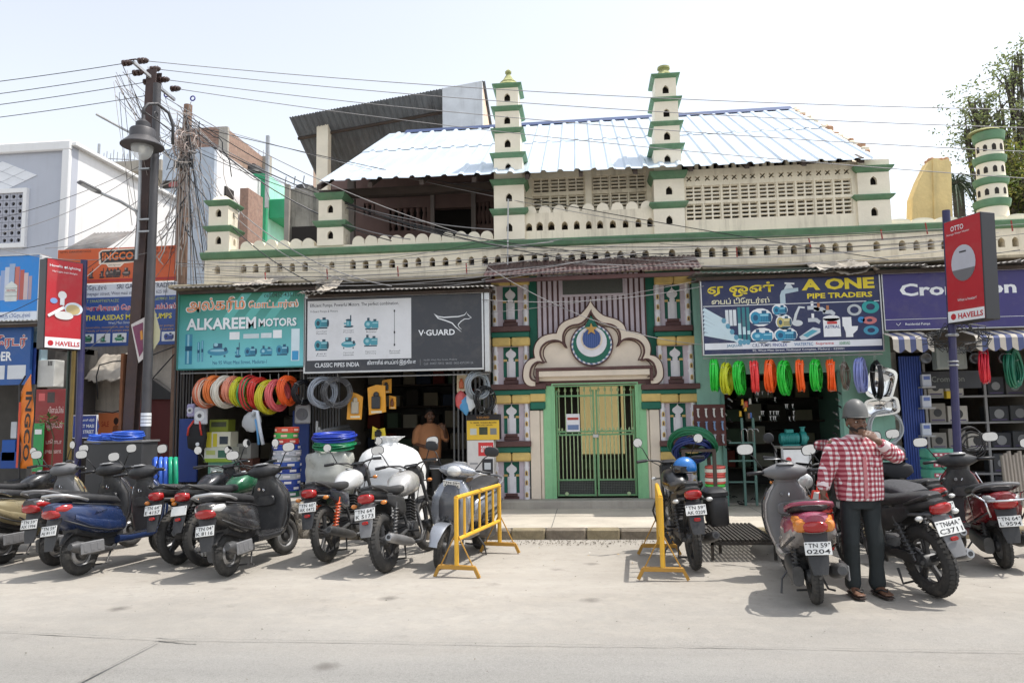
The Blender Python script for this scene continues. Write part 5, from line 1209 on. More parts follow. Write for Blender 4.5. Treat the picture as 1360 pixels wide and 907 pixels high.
card('small yellow pack right of the large blister pack',[(517,543),(526,543),(526,527),(517,525)],-0.45,OY,gP,(120,70,40))
card('yellow pack with black drill low over the white sack',[(494,583),(513,583),(511,568),(503,570),(495,566)],-0.5,(226,200,50),gP,(30,30,30))
card('cream card hanging at the right of the dim shop',[(607,521),(619,519),(620,497),(607,498)],-0.5,(216,196,160),gP,(196,100,60))
# grey pvc pipes
for k in range(6):
 a,b = at(424+k*2.0,574+k*3.2,-1.3),at(462+k*3,566+k*4.5,0.4);q = MB();q.tube([a,b],0.038-0.003*(k % 3),10);q.lathe([(0.03,0),(0.0301,0.002)],10,'y',(a.x,a.y-0.002,a.z));tag(q.build('grey_pipe',paint('pvc_grey',(120,122,126),rough=0.4)),'grey plastic pipe, %s from the top of the bundle beside the blister packs' % ORD[k],'pipe','grey pipes in the dim shop')
for k in range(3):
 a = at(419+k*3.2,600,-0.5);q = MB();q.tube([(a.x,-0.5,0.45),(a.x+0.02,-0.5,a.z+0.5-0.1*k)],0.02,8);tag(q.build('standing_pipe',paint('pvc_white',(190,190,190),rough=0.4)),'%s from the left of the thin pale pipes against the folded shutter' % ORD[k],'pipe','pipes standing by the shutter')
# small hung things at the coil shop
def bagpack():
 c = at(263.5,560,-0.7);T = thing('backpack','black backpack with red straps hanging at the coil shop','backpack',(c.x,-0.7,c.z));mb = MB()
 mb.loft([((0,0,0),(0.06,0,0),(0,0.03,0)),((0,-0.02,-0.08),(0.14,0,0),(0,0.06,0)),((0,-0.03,-0.25),(0.16,0,0),(0,0.08,0)),((0,-0.03,-0.42),(0.14,0,0),(0,0.08,0)),((0,0,-0.46),(0.08,0,0),(0,0.04,0))],16,3);mb.build('bag',mat('bag_black',(0.02,0.02,0.022),rough=0.8,var=0.2),T,smooth=True)
 for s_ in (-1,1): MB().tube([(s_*0.05,-0.05,0.02),(s_*0.1,-0.12,-0.1),(s_*0.12,-0.11,-0.22)],0.016,6).build('strap',ink(206,60,48),T,smooth=True)
 MB().lathe([(0.03,-0.13),(0.03,-0.115)],12,'y',(0.06,0,-0.36)).build('badge',W_,T)
bagpack()
def hung_box(label,px,py,w,h,Y,rgb,crgb):
 c = at(px,py,Y);s_ = (Y-CAM[1])/F;T = thing('hanging_pack',label,'pack',(c.x,Y,c.z),0,'plastic packs hanging at the coil shop');mb = MB();a,b = w*s_/2,h*s_/2
 mb.box(-a,a,-0.03,0.03,-b,b,0.02);mb.build('pack',mat('pack_%02x%02x%02x' % rgb,sr(*rgb),rough=0.25,var=0.15),T);MB().lathe([(a*0.75,-0.045),(a*0.75,-0.03),(a*0.35,-0.029)],16,'y').build('disc',ink(*crgb),T);MB().lathe([(a*0.3,-0.055),(a*0.3,-0.03)],12,'y').build('hub',ink(90,92,96),T)
 MB().tube([(0,0,b),(0,0,b+0.12)],0.004,5).build('string',W_,T)
hung_box('white pump pack with round disc hanging above the backpack',267,552,19,24,-0.74,(210,212,220),(236,238,240))
hung_box('grey pump pack hanging under the black cable coil',402,550,22,26,-0.6,(150,150,152),(90,90,96))
hung_box('small lilac pack hanging at the left jamb of the coil shop',254,545,12,18,-0.7,(176,170,206),(220,220,230))
# plastic bag with hose loop
c = at(340,548,-1.0);T = thing('clear_bag','clear plastic bag with white hose loop hanging before the cartons','bag',(c.x,-1.0,c.z));q = MB();q.ball((-0.06,0,-0.14),(0.16,0.06,0.16),14,10)
q.v = [tuple(Vector(v)*(1+0.25*noise.noise((v[0]*14,v[1]*14,v[2]*14)))) for v in q.v];q.build('bag',mat('clear_film',(0.6,0.62,0.64),rough=0.15,alpha=0.55,var=0.1,spec=0.8),T,smooth=True)
MB().tube([(-0.03,-0.06,-0.05),(0.0,-0.07,0.03),(0.05,-0.07,0.02),(0.07,-0.06,-0.12),(0.10,-0.05,-0.3),(0.15,-0.05,-0.5)],0.028,8).build('hose',paint('hose_white',(200,206,214),rough=0.3),T,smooth=True);MB().tube([(0.02,-0.05,-0.1),(0.05,-0.03,-0.3),(0.07,-0.03,-0.5)],0.022,8).build('blue_hose',paint('hose_sky',(90,150,200),rough=0.3),T,smooth=True)
# blue and white bags at the right jamb of the dim shop
for (px_,py_,rgb,lab) in ((617,531,(80,150,200),'blue plastic bag hanging at the right jamb of the dim shop'),(624,526,(214,220,226),'white plastic bag hanging behind the blue bag'),(612,524,(200,90,90),'red plastic bag hanging beside the cream card')):
 c = at(px_,py_,-0.62);q = MB();q.ball((0,0,-0.08),(0.09,0.06,0.15),12,9);q.v = [tuple(Vector(v)*(1+0.3*noise.noise((v[0]*12+px_,v[1]*12,v[2]*12)))) for v in q.v];tag(q.build('plastic_bag',mat('bag_%02x%02x%02x' % rgb,sr(*rgb),rough=0.3,var=0.1),None,smooth=True,loc=c),lab,'bag','plastic bags hanging at the dim shop')
# ------------------------------------------------------------------ teal shop goods
DB = thing('tap_display_board','maroon display board with white tap fittings beside the teal doorway','board');x0,x1,z0,z1 = rect(922,537,964,592,-0.3)
MB().box(x0,x1,-0.3,-0.26,z0,z1,0.006).build('panel',paint('maroon_board',(88,44,40)),DB)
for i in range(4):
 for j in range(3):
  MB().tube([(0,0,0),(0,-0.05,0)],0.012,7).tube([(0,-0.05,0.04),(0,-0.05,-0.05),(0.01,-0.07,-0.08)],0.014,7).box(-0.022,0.022,-0.07,-0.04,0.04,0.06,0.006).build('tap',ink(*((214,214,210) if j == 0 else (120,150,190) if j == 1 else (180,184,190))),DB,loc=(x0+(i+0.5)*(x1-x0)/4,-0.3,z1-(j+0.6)*(z1-z0)/3.2))
def sink(label,px_,py_,w,h,Y,tilt,bowl=True):
 c = at(px_,py_,Y);s_ = (Y-CAM[1])/F;T = thing('steel_sink',label,'sink',(c.x,Y,c.z),0,'steel sinks hung on the teal wall');a,b = w*s_/2,h*s_/2;mb = MB();vs = [];rings = [(1,1,0),(0.97,0.96,-0.02),(0.82,0.78,-0.02),(0.78,0.73,0.0),(0.7,0.62,0.09),(0.5,0.4,0.1),(0.01,0.01,0.1)];n_ = 28
 for (u,v,y) in rings:
  for k in range(n_):
   t = 2*PI*(k+0.5)/n_;ca,sa = cos(t),sin(t);vs.append((a*u*copysign(abs(ca)**0.45,ca),y,b*v*copysign(abs(sa)**0.45,sa)))
 mb.add(vs,[(j*n_+k,j*n_+(k+1) % n_,(j+1)*n_+(k+1) % n_,(j+1)*n_+k) for j in range(len(rings)-1) for k in range(n_)]);o = mb.build('bowl',mat('chrome',(0.75,0.75,0.76),rough=0.12,metal=1.0,var=0.05),T,smooth=50);o.rotation_euler = (0,tilt,0);o.modifiers.new('t','SOLIDIFY').thickness = 0.006
sink('tilted steel sink bowl hung high on the teal wall',1170,509,36,44,-0.3,0.3);sink('rectangular steel sink hung above the grey pipe ring',1171,540,44,24,-0.32,-0.12)
hung_coil('grey plastic pipe ring hung on the teal wall under the sinks',1176,568,40,46,-0.3,(176,180,184),0.15,9,'coils on the teal wall',n=5,r=0.014)
# doorway fittings
dg = random.Random(8)
for k in range(26):
 c = at(dg.uniform(1000,1060),dg.choice([523,531,540,549,556]),0.4);q = MB();q.tube([(0,0,0.03),(0,0,-0.02),(0.015,-0.02,-0.04)],0.010,6);q.box(-0.015,0.015,-0.01,0.01,0.03,0.042);tag(q.build('hanging_tap',STEEL,None,loc=c),'small steel tap hanging in the dark teal doorway','tap','taps hanging in the doorway')
for k in range(10):
 c = at(dg.uniform(981,998),dg.uniform(528,556),-0.25);rgb = dg.choice([(226,180,50),(60,150,80),(200,60,50),(214,214,210),(60,100,170),(150,110,80)]);q = MB();q.lathe([(0.0,0.05),(0.018,0.04),(0.02,-0.03),(0.03,-0.04),(0.0,-0.05)],8);tag(q.build('pipe_fitting',ink(*rgb),None,loc=c),'small coloured pipe fitting in the hanging bunch at the teal doorway','fitting','bunch of coloured fittings')
for i,(px_,pt) in enumerate(((966,470),(1112,500))):
 T = thing('fitting_strip',['dark strip of elbow fittings at the left of the teal doorway','dark strip of elbow fittings at the right of the teal doorway'][i],'fittings'); 
 for k in range(9):
  c = at(px_+dg.uniform(-4,4),522+k*9,-0.12);MB().tube([(-0.03,0,0.02),(0,-0.03,0),(0.03,0,-0.03)],0.014,6).build('elbow',STEEL if k % 2 else BLACK,T,loc=c)
# tap rack in doorway
TR = thing('fitting_rack','iron rack with curved taps standing in the teal doorway','rack'); 
for p in (988,1003):
 c = at(p,620,-0.25);MB().box(c.x-0.018,c.x+0.018,-0.27,-0.23,0.14,1.5).build('post',paint('rack_teal',(84,120,112),dirt=0.4),TR)
for py_ in (588,612,640):
 c0,c1 = at(968,py_,-0.25),at(1003,py_,-0.25);MB().box(c0.x,c1.x,-0.26,-0.24,c0.z-0.012,c0.z+0.012).build('rail',MATS['rack_teal'],TR)
for p in (985,993,1000):
 c = at(p,578,-0.28);MB().tube([(0,0,-0.1),(0,0,0.06),(0.02,-0.02,0.1),(0.06,-0.04,0.1),(0.08,-0.05,0.05)],0.01,6).build('curved_tap',STEEL,TR,loc=c,smooth=True)
# table with teal pump
TB = thing('goods_table','pale goods table with white panel in the teal doorway','table');x0,x1,z0,z1 = rect(1034,592,1076,640,-0.6)
MB().box(x0,x1,-0.75,-0.3,z1-0.03,z1,0.006).build('table_top',paint('table_grey',(150,146,140)),TB);MB().box(x0+0.03,x1-0.03,-0.72,-0.7,z1-0.36,z1-0.05).build('front_panel',W_,TB)
for (sx,sy) in ((x0+0.03,-0.72),(x1-0.03,-0.72),(x0+0.03,-0.34),(x1-0.03,-0.34)): MB().box(sx-0.015,sx+0.015,sy-0.015,sy+0.015,0.118,z1-0.03).build('leg',GALV,TB)
MB().lathe([(0.04,-0.735),(0.04,-0.721)],14,'y',(x0+0.12,0,z1-0.2)).build('badge',ink(190,60,60),TB)
def real_pump(label,c,m,s_=1.0):
 T = thing('water_pump',label,'pump',c);MB().lathe([(0.075,-0.17),(0.085,-0.15),(0.085,0.10),(0.06,0.12)],16,'x',(0.03,0,0.11)).build('motor',m,T,smooth=40)
 for k in range(8): MB().torus((0,0,0),0.087,0.006,'x',16,4).build('fin',m,T,loc=(-0.1+k*0.026,0,0.11))
 MB().lathe([(0.10,-0.03),(0.115,0),(0.10,0.05),(0.04,0.06),(0.04,0.09)],16,'x',(0.19,0,0.11)).build('casing',m,T,smooth=40);MB().lathe([(0.03,0),(0.03,0.1),(0.045,0.1),(0.045,0.115)],10,'z',(0.2,0,0.17)).build('outlet',m,T)
 MB().box(-0.12,0.14,-0.08,0.08,0,0.025,0.005).build('foot',m,T);MB().box(-0.06,0.06,-0.05,0.05,0.19,0.25,0.01).build('terminal_box',m,T)
real_pump('teal cast water pump on the goods table',((x0+x1)/2-0.04,-0.55,z1),paint('pump_teal',(40,130,126),rough=0.4))
# packets and hoses at the right jamb of the gateway
for k,(rgb,py_) in enumerate((((60,190,70),660),((110,190,70),648),((80,200,80),636),((214,90,80),622),((222,110,100),612))):
 x0,x1,z0,z1 = rect(938,py_-11,960,py_,-0.75);T = thing('hose_packet',['bright green','lime','green','red','salmon'][k]+' wrapped hose packet in the pile behind the motorcycle box','packet',((x0+x1)/2,-0.75,0.12+k*0.135),0.1*k,'hose packets right of the gateway')
 q = MB()
 for j in range(3): q.torus((0,0,0.023+j*0.045),0.13,0.024,'z',22,7)
 q.build('coil',mat('pk_%02x%02x%02x' % rgb,sr(*rgb),rough=0.2,var=0.15),T,smooth=True);MB().lathe([(0.157,0.04),(0.157,0.09)],22,cap=False).build('label_band',ink(226,224,210),T)
for k,(rgb,px_,py_,R) in enumerate((((30,110,76),925,590,0.33),((34,50,110),928,598,0.25),((110,96,70),931,584,0.16))):
 c = at(px_,py_,-0.85);T = thing('lying_hose_coil',['large green','dark blue','thin brown'][k]+' hose coil heaped right of the gateway','hose coil',(c.x,-0.8,c.z),0,'coils heaped right of the gateway');o = link('coil',hose('coil',R,0.016 if k < 2 else 0.008,9,mat('hp_%d' % k,sr(*rgb),rough=0.4,var=0.12),20+k),T);o.rotation_euler = (0.9,0.2,0.3*k);o.location = (0,-R*0.5,R*0.6)
x0,x1,z0,z1 = rect(905,596,950,665,-0.8);T = thing('goods_stand','plain wooden stand under the heaped coils right of the gateway','stand');MB().box(x0,x1,-0.95,-0.4,z1-0.04,z1).build('top',WOOD,T)
for (a,b) in ((x0,-0.95),(x1-0.05,-0.95),(x0,-0.45),(x1-0.05,-0.45)): MB().box(a,a+0.05,b,b+0.05,0.118,z1-0.04).build('leg',WOOD,T)
# plank leaning there
q = MB();a,b = at(957,668,-1.0),at(950,605,-0.4);q.tube([(a.x,-1.05,0.14),(b.x,-0.3,b.z)],0.022,6);tag(q.build('leaning_pole',paint('pale_wood',(170,160,140))),'pale wooden pole leaning beside the teal doorway','pole')
# slippers
for k,(px_,py_) in enumerate(((968,659),(978,662),(984,669),(992,668),(1000,665))):
 c = gnd(px_,py_,0.13);T = thing('slipper','%s dark slipper from the left on the step of the teal shop' % ORD[k],'slipper',(c.x,c.y,0.12),random.uniform(-0.8,0.8),'slippers on the teal shop step');MB().loft([((0,-0.12,0.012),(0.03,0,0),(0,0,0.01)),((0,-0.06,0.012),(0.04,0,0),(0,0,0.012)),((0,0.06,0.012),(0.045,0,0),(0,0,0.012)),((0,0.13,0.012),(0.025,0,0),(0,0,0.01))],10,3).build('sole',BLACK,T,smooth=40);MB().tube([(-0.04,0.0,0.02),(-0.02,0.06,0.05),(0,0.09,0.03),(0.02,0.06,0.05),(0.04,0.0,0.02)],0.008,5).build('strap',BLACK,T)
# ------------------------------------------------------------------ striped-awning shop goods
RK = thing('display_rack','pale steel rack shelves in the striped awning shop','rack');Yk = 0.9
rx = [at(p,560,Yk).x for p in (1232,1312,1420)];rzs = [at(1300,py_,Yk).z for py_ in (525,560,595,628,655)]
for xk in rx: MB().box(xk-0.02,xk+0.02,Yk,Yk+0.04,0.14,2.5).build('post',paint('rack_white',(160,160,162)),RK)
for zk in rzs:
 for a,b in zip(rx[:-1],rx[1:]): MB().box(a+0.02,b-0.02,Yk,Yk+0.45,zk-0.03,zk).build('shelf',MATS['rack_white'],RK)
sh = random.Random(14)
lev = ['top','second','third','fourth','lowest']
for r_,zk in enumerate(rzs):
 for sec,(a,b) in enumerate(zip(rx[:-1],rx[1:])):
  x = a+0.06;k = 0
  while x < b-0.3:
   w,h = sh.uniform(0.24,0.34),sh.uniform(0.24,0.33);rgb = sh.choice([(176,170,160),(150,146,140),(196,192,184)] if sec == 0 else [(86,88,92),(110,110,112),(70,72,78)])
   T = thing('appliance_box','printed appliance carton, %s from the left on the %s shelf of the %s rack bay' % (ORD[k],lev[r_],'left' if sec == 0 else 'right'),'box',(x+w/2,Yk+0.2,zk),0,'appliance cartons on the steel rack')
   MB().box(-w/2,w/2,-0.16,0.16,0.001,h,0.005).build('carton',mat('ab_%02x%02x%02x' % rgb,sr(*rgb),rough=0.7,var=0.1),T)
   MB().lathe([(w*0.26,-0.163),(w*0.26,-0.161)],14,'y',(0,0,h*0.5)).build('picture',ink(40,42,48) if sec == 0 else ink(160,162,166),T);MB().box(-w*0.4,w*0.4,-0.164,-0.161,h*0.08,h*0.16).build('caption',ink(90,80,120),T);x += w+0.03;k += 1
x0,x1,z0,z1 = rect(1237,498,1272,511,0.05);mb = MB();mb.box(x0-0.2,x1+0.35,0.05,0.09,z0-0.06,z1+0.06);T = thing('inner_sign','dark inner sign with faint lettering inside the striped awning shop','sign');mb.build('panel',ink(44,46,52),T);text('Crompton',ink(120,124,120),T,x0,x1+0.1,z0+0.02,z1-0.02,0.047,0.01)
carton('yellow pack on the rack behind the blue pole',(1257,519,1271,529),0.1,0.1,(206,176,50))
for k,(py_,lab) in enumerate(((503,'white switch box above two others'),(531,'white switch box between two others'),(568,'lowest white switch box of three'))):
 carton(lab+' beside the blue collapsible gate',(1225,py_-6,1237,py_+10),-0.25,0.08,(196,200,210),((0.15,0.15,0.85,0.45,(90,110,170)),),name='switch_box',group='switch boxes by the blue gate')
 x0,x1,z0,z1 = rect(1224,py_+10,1242,py_+12,-0.28);mb = MB();mb.box(x0,x1,-0.3,-0.16,z0,z1);tag(mb.build('wall_shelf',MATS['rack_white']),['top','middle','lowest'][k]+' little white shelf beside the blue collapsible gate','shelf','little white shelves')
carton('pale grey meter box fixed behind the blue pole',(1244,461,1284,490),-0.5,0.16,(150,156,152),((0.1,0.1,0.55,0.9,(138,146,142)),(0.6,0.2,0.9,0.8,(160,166,160))),name='meter_box',cat='meter box')
for k in range(6):
 rgb = [(70,150,130),(86,160,140)][k % 2];x0,x1,z0,z1 = rect(1231,592,1275,600,-0.9);T = thing('wrapped_hose_pack',['lowest','second lowest','third lowest','third highest','second highest','topmost'][k]+' green wrapped pack in the stack by the blue pole','pack',((x0+x1)/2,-0.75,0.14+k*0.145),0,'green packs stacked by the blue pole');w = (x1-x0)/2
 MB().loft([((0,0,0),(w*0.92,0,0),(0,0.2,0)),((0,0,0.02),(w,0,0),(0,0.22,0)),((0,0,0.12),(w,0,0),(0,0.22,0)),((0,0,0.143),(w*0.9,0,0),(0,0.2,0))],24,4).build('pack',mat('gp_%d' % (k % 2),sr(*rgb),rough=0.25,var=0.12),T,smooth=40);MB().box(-w*0.8,w*0.8,-0.226,-0.22,0.035,0.09).build('printed_band',ink(150,60,80),T)
 for j in range(5): MB().box(-w*0.7+j*w*0.3,-w*0.55+j*w*0.3,-0.229,-0.2265,0.05,0.075).build('print',ink(220,210,210),T)
x0,x1,z0,z1 = rect(1336,600,1375,668,-0.5); 
for k in range(9):
 q = MB();x = x0+k*0.05;q.tube([(x,-0.5,0.13),(x+0.01,-0.42,z1-0.05+0.03*(k % 3))],0.03,7);tag(q.build('wrapped_roll',paint('roll_grey',(140,132,124))),'%s from the left of the wrapped rolls standing under the striped valance' % ORD[k],'roll','rolls standing under the striped valance')
# spot lamps under the violet board
for p in (1228,1294,1332):
 c = at(p,476,-1.05);T = thing('spot_lamp',{1228: 'left',1294: 'middle',1332: 'right'}[p]+' unlit round spot lamp under the violet signboard','lamp',c,0,'spot lamps under the violet signboard');MB().lathe([(0.03,0.06),(0.075,0.0),(0.08,-0.05),(0.06,-0.04),(0.01,0.0)],14,'y').build('reflector',mat('lamp_dark',(0.08,0.08,0.08),rough=0.35,metal=0.6),T,smooth=True);MB().tube([(0,0.03,0.05),(0,0.1,0.12),(0,0.12,0.2)],0.01,6).build('bracket',BLACK,T)
# ================================================================== buildings behind
def bx(mb,x0,x1,y0,y1,z0,z1,b=0.0): mb.box(x0,x1,y0,y1,z0,z1,b)
LIL = paint('lilac_grey_wall',(184,188,198),rough=0.85,var=0.08,scale=0.8,streak=0.22,dcol=(0.3,0.3,0.32),world=True)
WHT = paint('white_wall',(230,230,230),rough=0.85,var=0.06,scale=0.8,streak=0.2,dcol=(0.45,0.44,0.42),world=True)
BRICK = paint('bare_brick',(152,124,110),rough=0.95,var=0.3,scale=9,bump=0.5,bscale=18,dirt=0.4,dcol=(0.3,0.25,0.2),dscale=4,world=True)
# lilac and white house at the left
HB = thing('lilac_house','lilac grey house with white side wall and diamond tile panel','house');Yh = 2.6
xh = at(94,250,Yh).x;zh = at(94,190,Yh).z
MB().box(xh-9,xh,Yh,Yh+0.2,0,zh).build('front_wall',LIL,HB)
MB().box(xh-0.2,xh,Yh+0.2,Yh+8,0,zh-0.08).build('side_wall',WHT,HB)
MB().box(xh-9,xh-0.2,Yh+7.8,Yh+8,0,zh-0.08).box(xh-9,xh-0.2,Yh+0.2,Yh+7.8,zh-0.3,zh-0.2).build('flat_roof',CONC,HB)
x0,x1,z0,z1 = rect(-60,190,94,201,Yh-0.08)
mb = MB();mb.box(xh-9,xh+0.01,Yh-0.1,Yh-0.002,at(50,203,Yh).z,zh+0.03,0.02);xx = at(84,250,Yh).x;mb.box(xx,xh+0.01,Yh-0.1,Yh-0.002,2.5,at(50,203,Yh).z-0.001,0.02);mb.build('white_frame',WHT,HB)
MB().box(xh-0.22,xh+0.12,Yh-0.05,Yh+8.1,zh-0.08,zh+0.0,0.01).build('coping',paint('coping_white',(236,236,234),dirt=0.2),HB)
# diamond of square tiles
dc = at(2,235,Yh-0.02);dw = at(50,231,Yh-0.02).x-dc.x;dhh = at(5,212,Yh-0.02).z-at(5,254,Yh-0.02).z
for i in range(-2,3):
 for j in range(-2,3):
  u,v = (i+j)/2*dw*0.66,(i-j)/2*dhh*0.33
  if abs(u)/dw+abs(v)/(dhh*0.5) > 1.05: continue
  q = MB();a,b = dw*0.32,dhh*0.158;q.plate([(-a,0),(0,-b),(a,0),(0,b)],(),-0.015,0);q.build('tile',paint('pale_tile',(226,228,232),rough=0.3),HB,loc=(dc.x+u,Yh-0.001,dc.z+v))
# pierced ventilator panel
x0,x1,z0,z1 = rect(-30,252,36,330,Yh-0.03);MB().plate([(x0,z0),(x1,z0),(x1,z1),(x0,z1)],[[(x0+0.1,z0+0.1),(x1-0.09,z0+0.1),(x1-0.09,z1-0.1),(x0+0.1,z1-0.1)]],Yh-0.08,Yh-0.001).build('vent_frame',WHT,HB)
MB().box(x0+0.08,x1-0.07,Yh-0.002,Yh+0.0,z0+0.08,z1-0.08).build('vent_backing',DARK_SHADE,HB)  # shade behind the vent holes, painted near-black
cell = 0.165;nx_,nz_ = int((x1-x0-0.2)/cell),int((z1-z0-0.2)/cell)+1
q = MB();q.plate([(-cell/2+0.004,-cell/2+0.004),(cell/2-0.004,-cell/2+0.004),(cell/2-0.004,cell/2-0.004),(-cell/2+0.004,cell/2-0.004)],[circ(0,0,cell*0.27,10)],-0.04,0);cm = q.mesh('vent_tile',paint('vent_grey',(164,166,176)))
for i in range(nx_):
 for j in range(nz_): link('vent_tile',cm,HB,(x1-0.09-cell*(i+0.5),Yh-0.006,z1-0.1-cell*(j+0.5)))
# tin lean-to on the white side wall
T = thing('lean_to','dark corrugated lean-to roof before the white side wall','roof');a,b = at(112,318,2.2),at(165,318,2.2);tin_sheet(T,'tin_sheet',a.x,b.x,1.6,at(140,330,1.6).z,2.5,at(140,309,2.5).z,TIN2)
MB().box(a.x,b.x,1.7,1.76,at(140,330,1.6).z-0.12,at(140,330,1.6).z-0.03).build('beam',WOOD,T)
# slab with reinforcement bars above it
T = thing('unfinished_slab','unfinished roof slab with upright reinforcement bars behind the white side wall','slab');Yq = 9.5;x0,x1,z0,z1 = rect(128,214,214,228,Yq);MB().box(x0,x1,Yq,Yq+2,z0,z1).build('slab',CONC,T)
for p in (130,137,141,146,150,155,162,168,172,178,184,190):
 c = at(p,215,Yq+0.3);q = MB();h = {130: 0.75,172: 0.8}.get(p,random.uniform(0.3,0.55));q.tube([(c.x,Yq+0.3,z1-0.1),(c.x+0.02,Yq+0.3,z1+h)],0.045 if p in (130,172) else 0.014,5);q.build('rebar',GALV,T)
MB().tube([(x0,Yq+0.3,z1+0.25),(x1,Yq+0.3,z1+0.02)],0.015,5).build('tie_bar',GALV,T)
def house(name,label,pr,Y,d,m,mside=None,top=None,cat='house',zb=0.0):
 x0,x1,z0,z1 = rect(*pr,Y);T = thing(name,label,cat);MB().box(x0,x1,Y,Y+0.15,zb,z1).build('front_wall',m,T);MB().box(x1-0.15,x1,Y+0.15,Y+d,zb,z1).build('side_wall',mside or m,T)
 MB().box(x0,x0+0.15,Y+0.15,Y+d,zb,z1).box(x0+0.15,x1-0.15,Y+d-0.15,Y+d,zb,z1).box(x0+0.15,x1-0.15,Y+0.15,Y+d-0.15,z1-0.2,z1-0.1).build('rear_walls',m,T)
 return T,x0,x1,z0,z1
BLUEG = paint('pale_blue_wall',(176,186,198),rough=0.9,var=0.12,streak=0.4,dcol=(0.2,0.2,0.2),world=True)
T,x0,x1,z0,z1 = house('pale_blue_house','weathered pale blue house behind the cable-wrapped pole',(214,197,283,370),7.0,3.6,BLUEG,WHT)
for (a,b,c,d) in ((216,240,237,250),):
 r = rect(a,b,c,d,6.98);MB().box(r[0],r[1],6.97,6.999,r[2],r[3]).build('window',DARK_SHADE,T);MB().box(r[0]+0.2,r[0]+0.5,6.95,6.969,r[2]+0.03,r[3]-0.05).build('curtain',paint('curtain_red',(150,80,76)),T)
c = at(296,245,7);MB().box(x1+0.002,x1+0.05,7.6,8.1,at(296,250,7).z,at(296,238,7).z).build('window',DARK_SHADE,T)
r = rect(236,170,300,240,9.0);T = thing('brick_upper_storey','bare brick upper storey with concrete column behind the pale blue house','building')
MB().box(r[0],r[1],9,9.2,r[2]-2,r[3]).build('front_wall',BRICK,T);MB().box(r[1]-0.2,r[1],9.2,12.0,r[2]-3,r[3]-0.05).build('side_wall',BRICK,T)
r2 = rect(290,170,301,240,8.9);MB().box(r2[0],r2[1]+0.02,8.9,8.998,r2[2]-2,r2[3]+0.03).build('corner_column',CONC,T)
# individually laid bricks near the top courses, the rest stays in the wall's own texture
br = MB();br.box(-0.11,0.11,-0.012,0,0,0.065,0.004);bm_ = br.mesh('brick',BRICK)
for row in range(9):
 x = r[0]+0.12+(0.12 if row % 2 else 0)
 while x < r2[0]-0.12: link('brick',bm_,T,(x,8.999,r[3]-0.09-row*0.085));x += 0.245
T,x0,x1,z0,z1 = house('brick_pillar','slim bare brick pillar left of the green house',(318,250,329,335),8.0,1.0,BRICK,cat='pillar')
GRN = paint('bright_green_wall',(58,160,116),rough=0.8,var=0.1,streak=0.3,dcol=(0.05,0.14,0.1),world=True);GRN2 = paint('pale_green_wall',(164,222,200),rough=0.8,var=0.1,streak=0.3,dcol=(0.15,0.3,0.25),world=True)
T,x0,x1,z0,z1 = house('green_house','bright green house with black water tank on its roof',(318,231,353,340),10.0,2.4,GRN,GRN2)
mb = MB();c = at(368,262,10.6);mb.box(x1,x1+0.7,10.2,11.6,at(360,288,10).z,at(360,262,10).z,0.02);mb.build('sunshade',GRN,T)
T = thing('water_tank','black ribbed plastic water tank on the green house roof','water tank',(at(334,230,10.8).x,10.9,z1-0.1));q = MB();rr_ = 0.42;q.lathe([(rr_,0),(rr_,0.18),(rr_*1.04,0.2),(rr_,0.22),(rr_,0.38),(rr_*1.04,0.4),(rr_,0.42),(rr_*0.97,0.55),(rr_*0.6,0.66),(rr_*0.25,0.7),(rr_*0.25,0.75),(0,0.76)],24);q.build('tank',BLACK,T,smooth=40);MB().box(-0.08,0.1,-rr_-0.012,-rr_,0.26,0.35).build('label',W_,T)
T = thing('roof_frame','grey concrete roof frame with post beside the black water tank','frame'); 
r = rect(352,180,358,300,9.8);MB().box(r[0],r[0]+0.1,9.8,9.9,z1-1.2,r[3]).build('post',GALV,T);r = rect(318,208,358,213,11.6);MB().box(r[0],r[1],11.6,11.8,r[2]-0.6,r[3]).build('parapet',CONC,T)
for k in range(6): q = MB();c = at(324+k*6,210,11.6);q.tube([(c.x,11.7,r[3]-0.05),(c.x,11.7,r[3]+0.25)],0.012,4);q.build('rebar',GALV,T)
house('yellow_house','plain pale yellow house wall right of the green house',(356,262,383,340),11.5,2,paint('pale_yellow_wall',(232,222,168),rough=0.9,var=0.08,streak=0.3,world=True))
T,x0,x1,z0,z1 = house('cistern_wall','mildewed grey cistern wall left of the hall roof',(381,250,423,320),3.2,1.6,paint('mildew_plaster',(166,162,150),rough=0.95,var=0.35,scale=3,bump=0.3,streak=0.85,dcol=(0.035,0.035,0.032),world=True),cat='wall')
r = rect(378,245,384,320,3.1);MB().box(r[0],r[1],3.08,3.19,3.5,r[3]).build('post',CONC,T);r = rect(386,300,422,325,3.1);MB().box(r[0],r[1],3.15,3.198,r[2],r[3]).build('opening',DARK_SHADE,T)
MB().lathe([(0.22,0),(0.24,0.1),(0.2,0.2),(0,0.24)],14,'z',(at(403,250,3.6).x,3.7,z1)).build('black_lid',BLACK,T)
for k in range(3): q = MB();c = at(384+k*12,247,3.3);q.tube([(c.x,3.3,z1-0.05),(c.x-0.1,3.3,z1+0.12),(c.x-0.05,3.25,z1+0.3)],0.012,5);q.build('rebar',GALV,T)
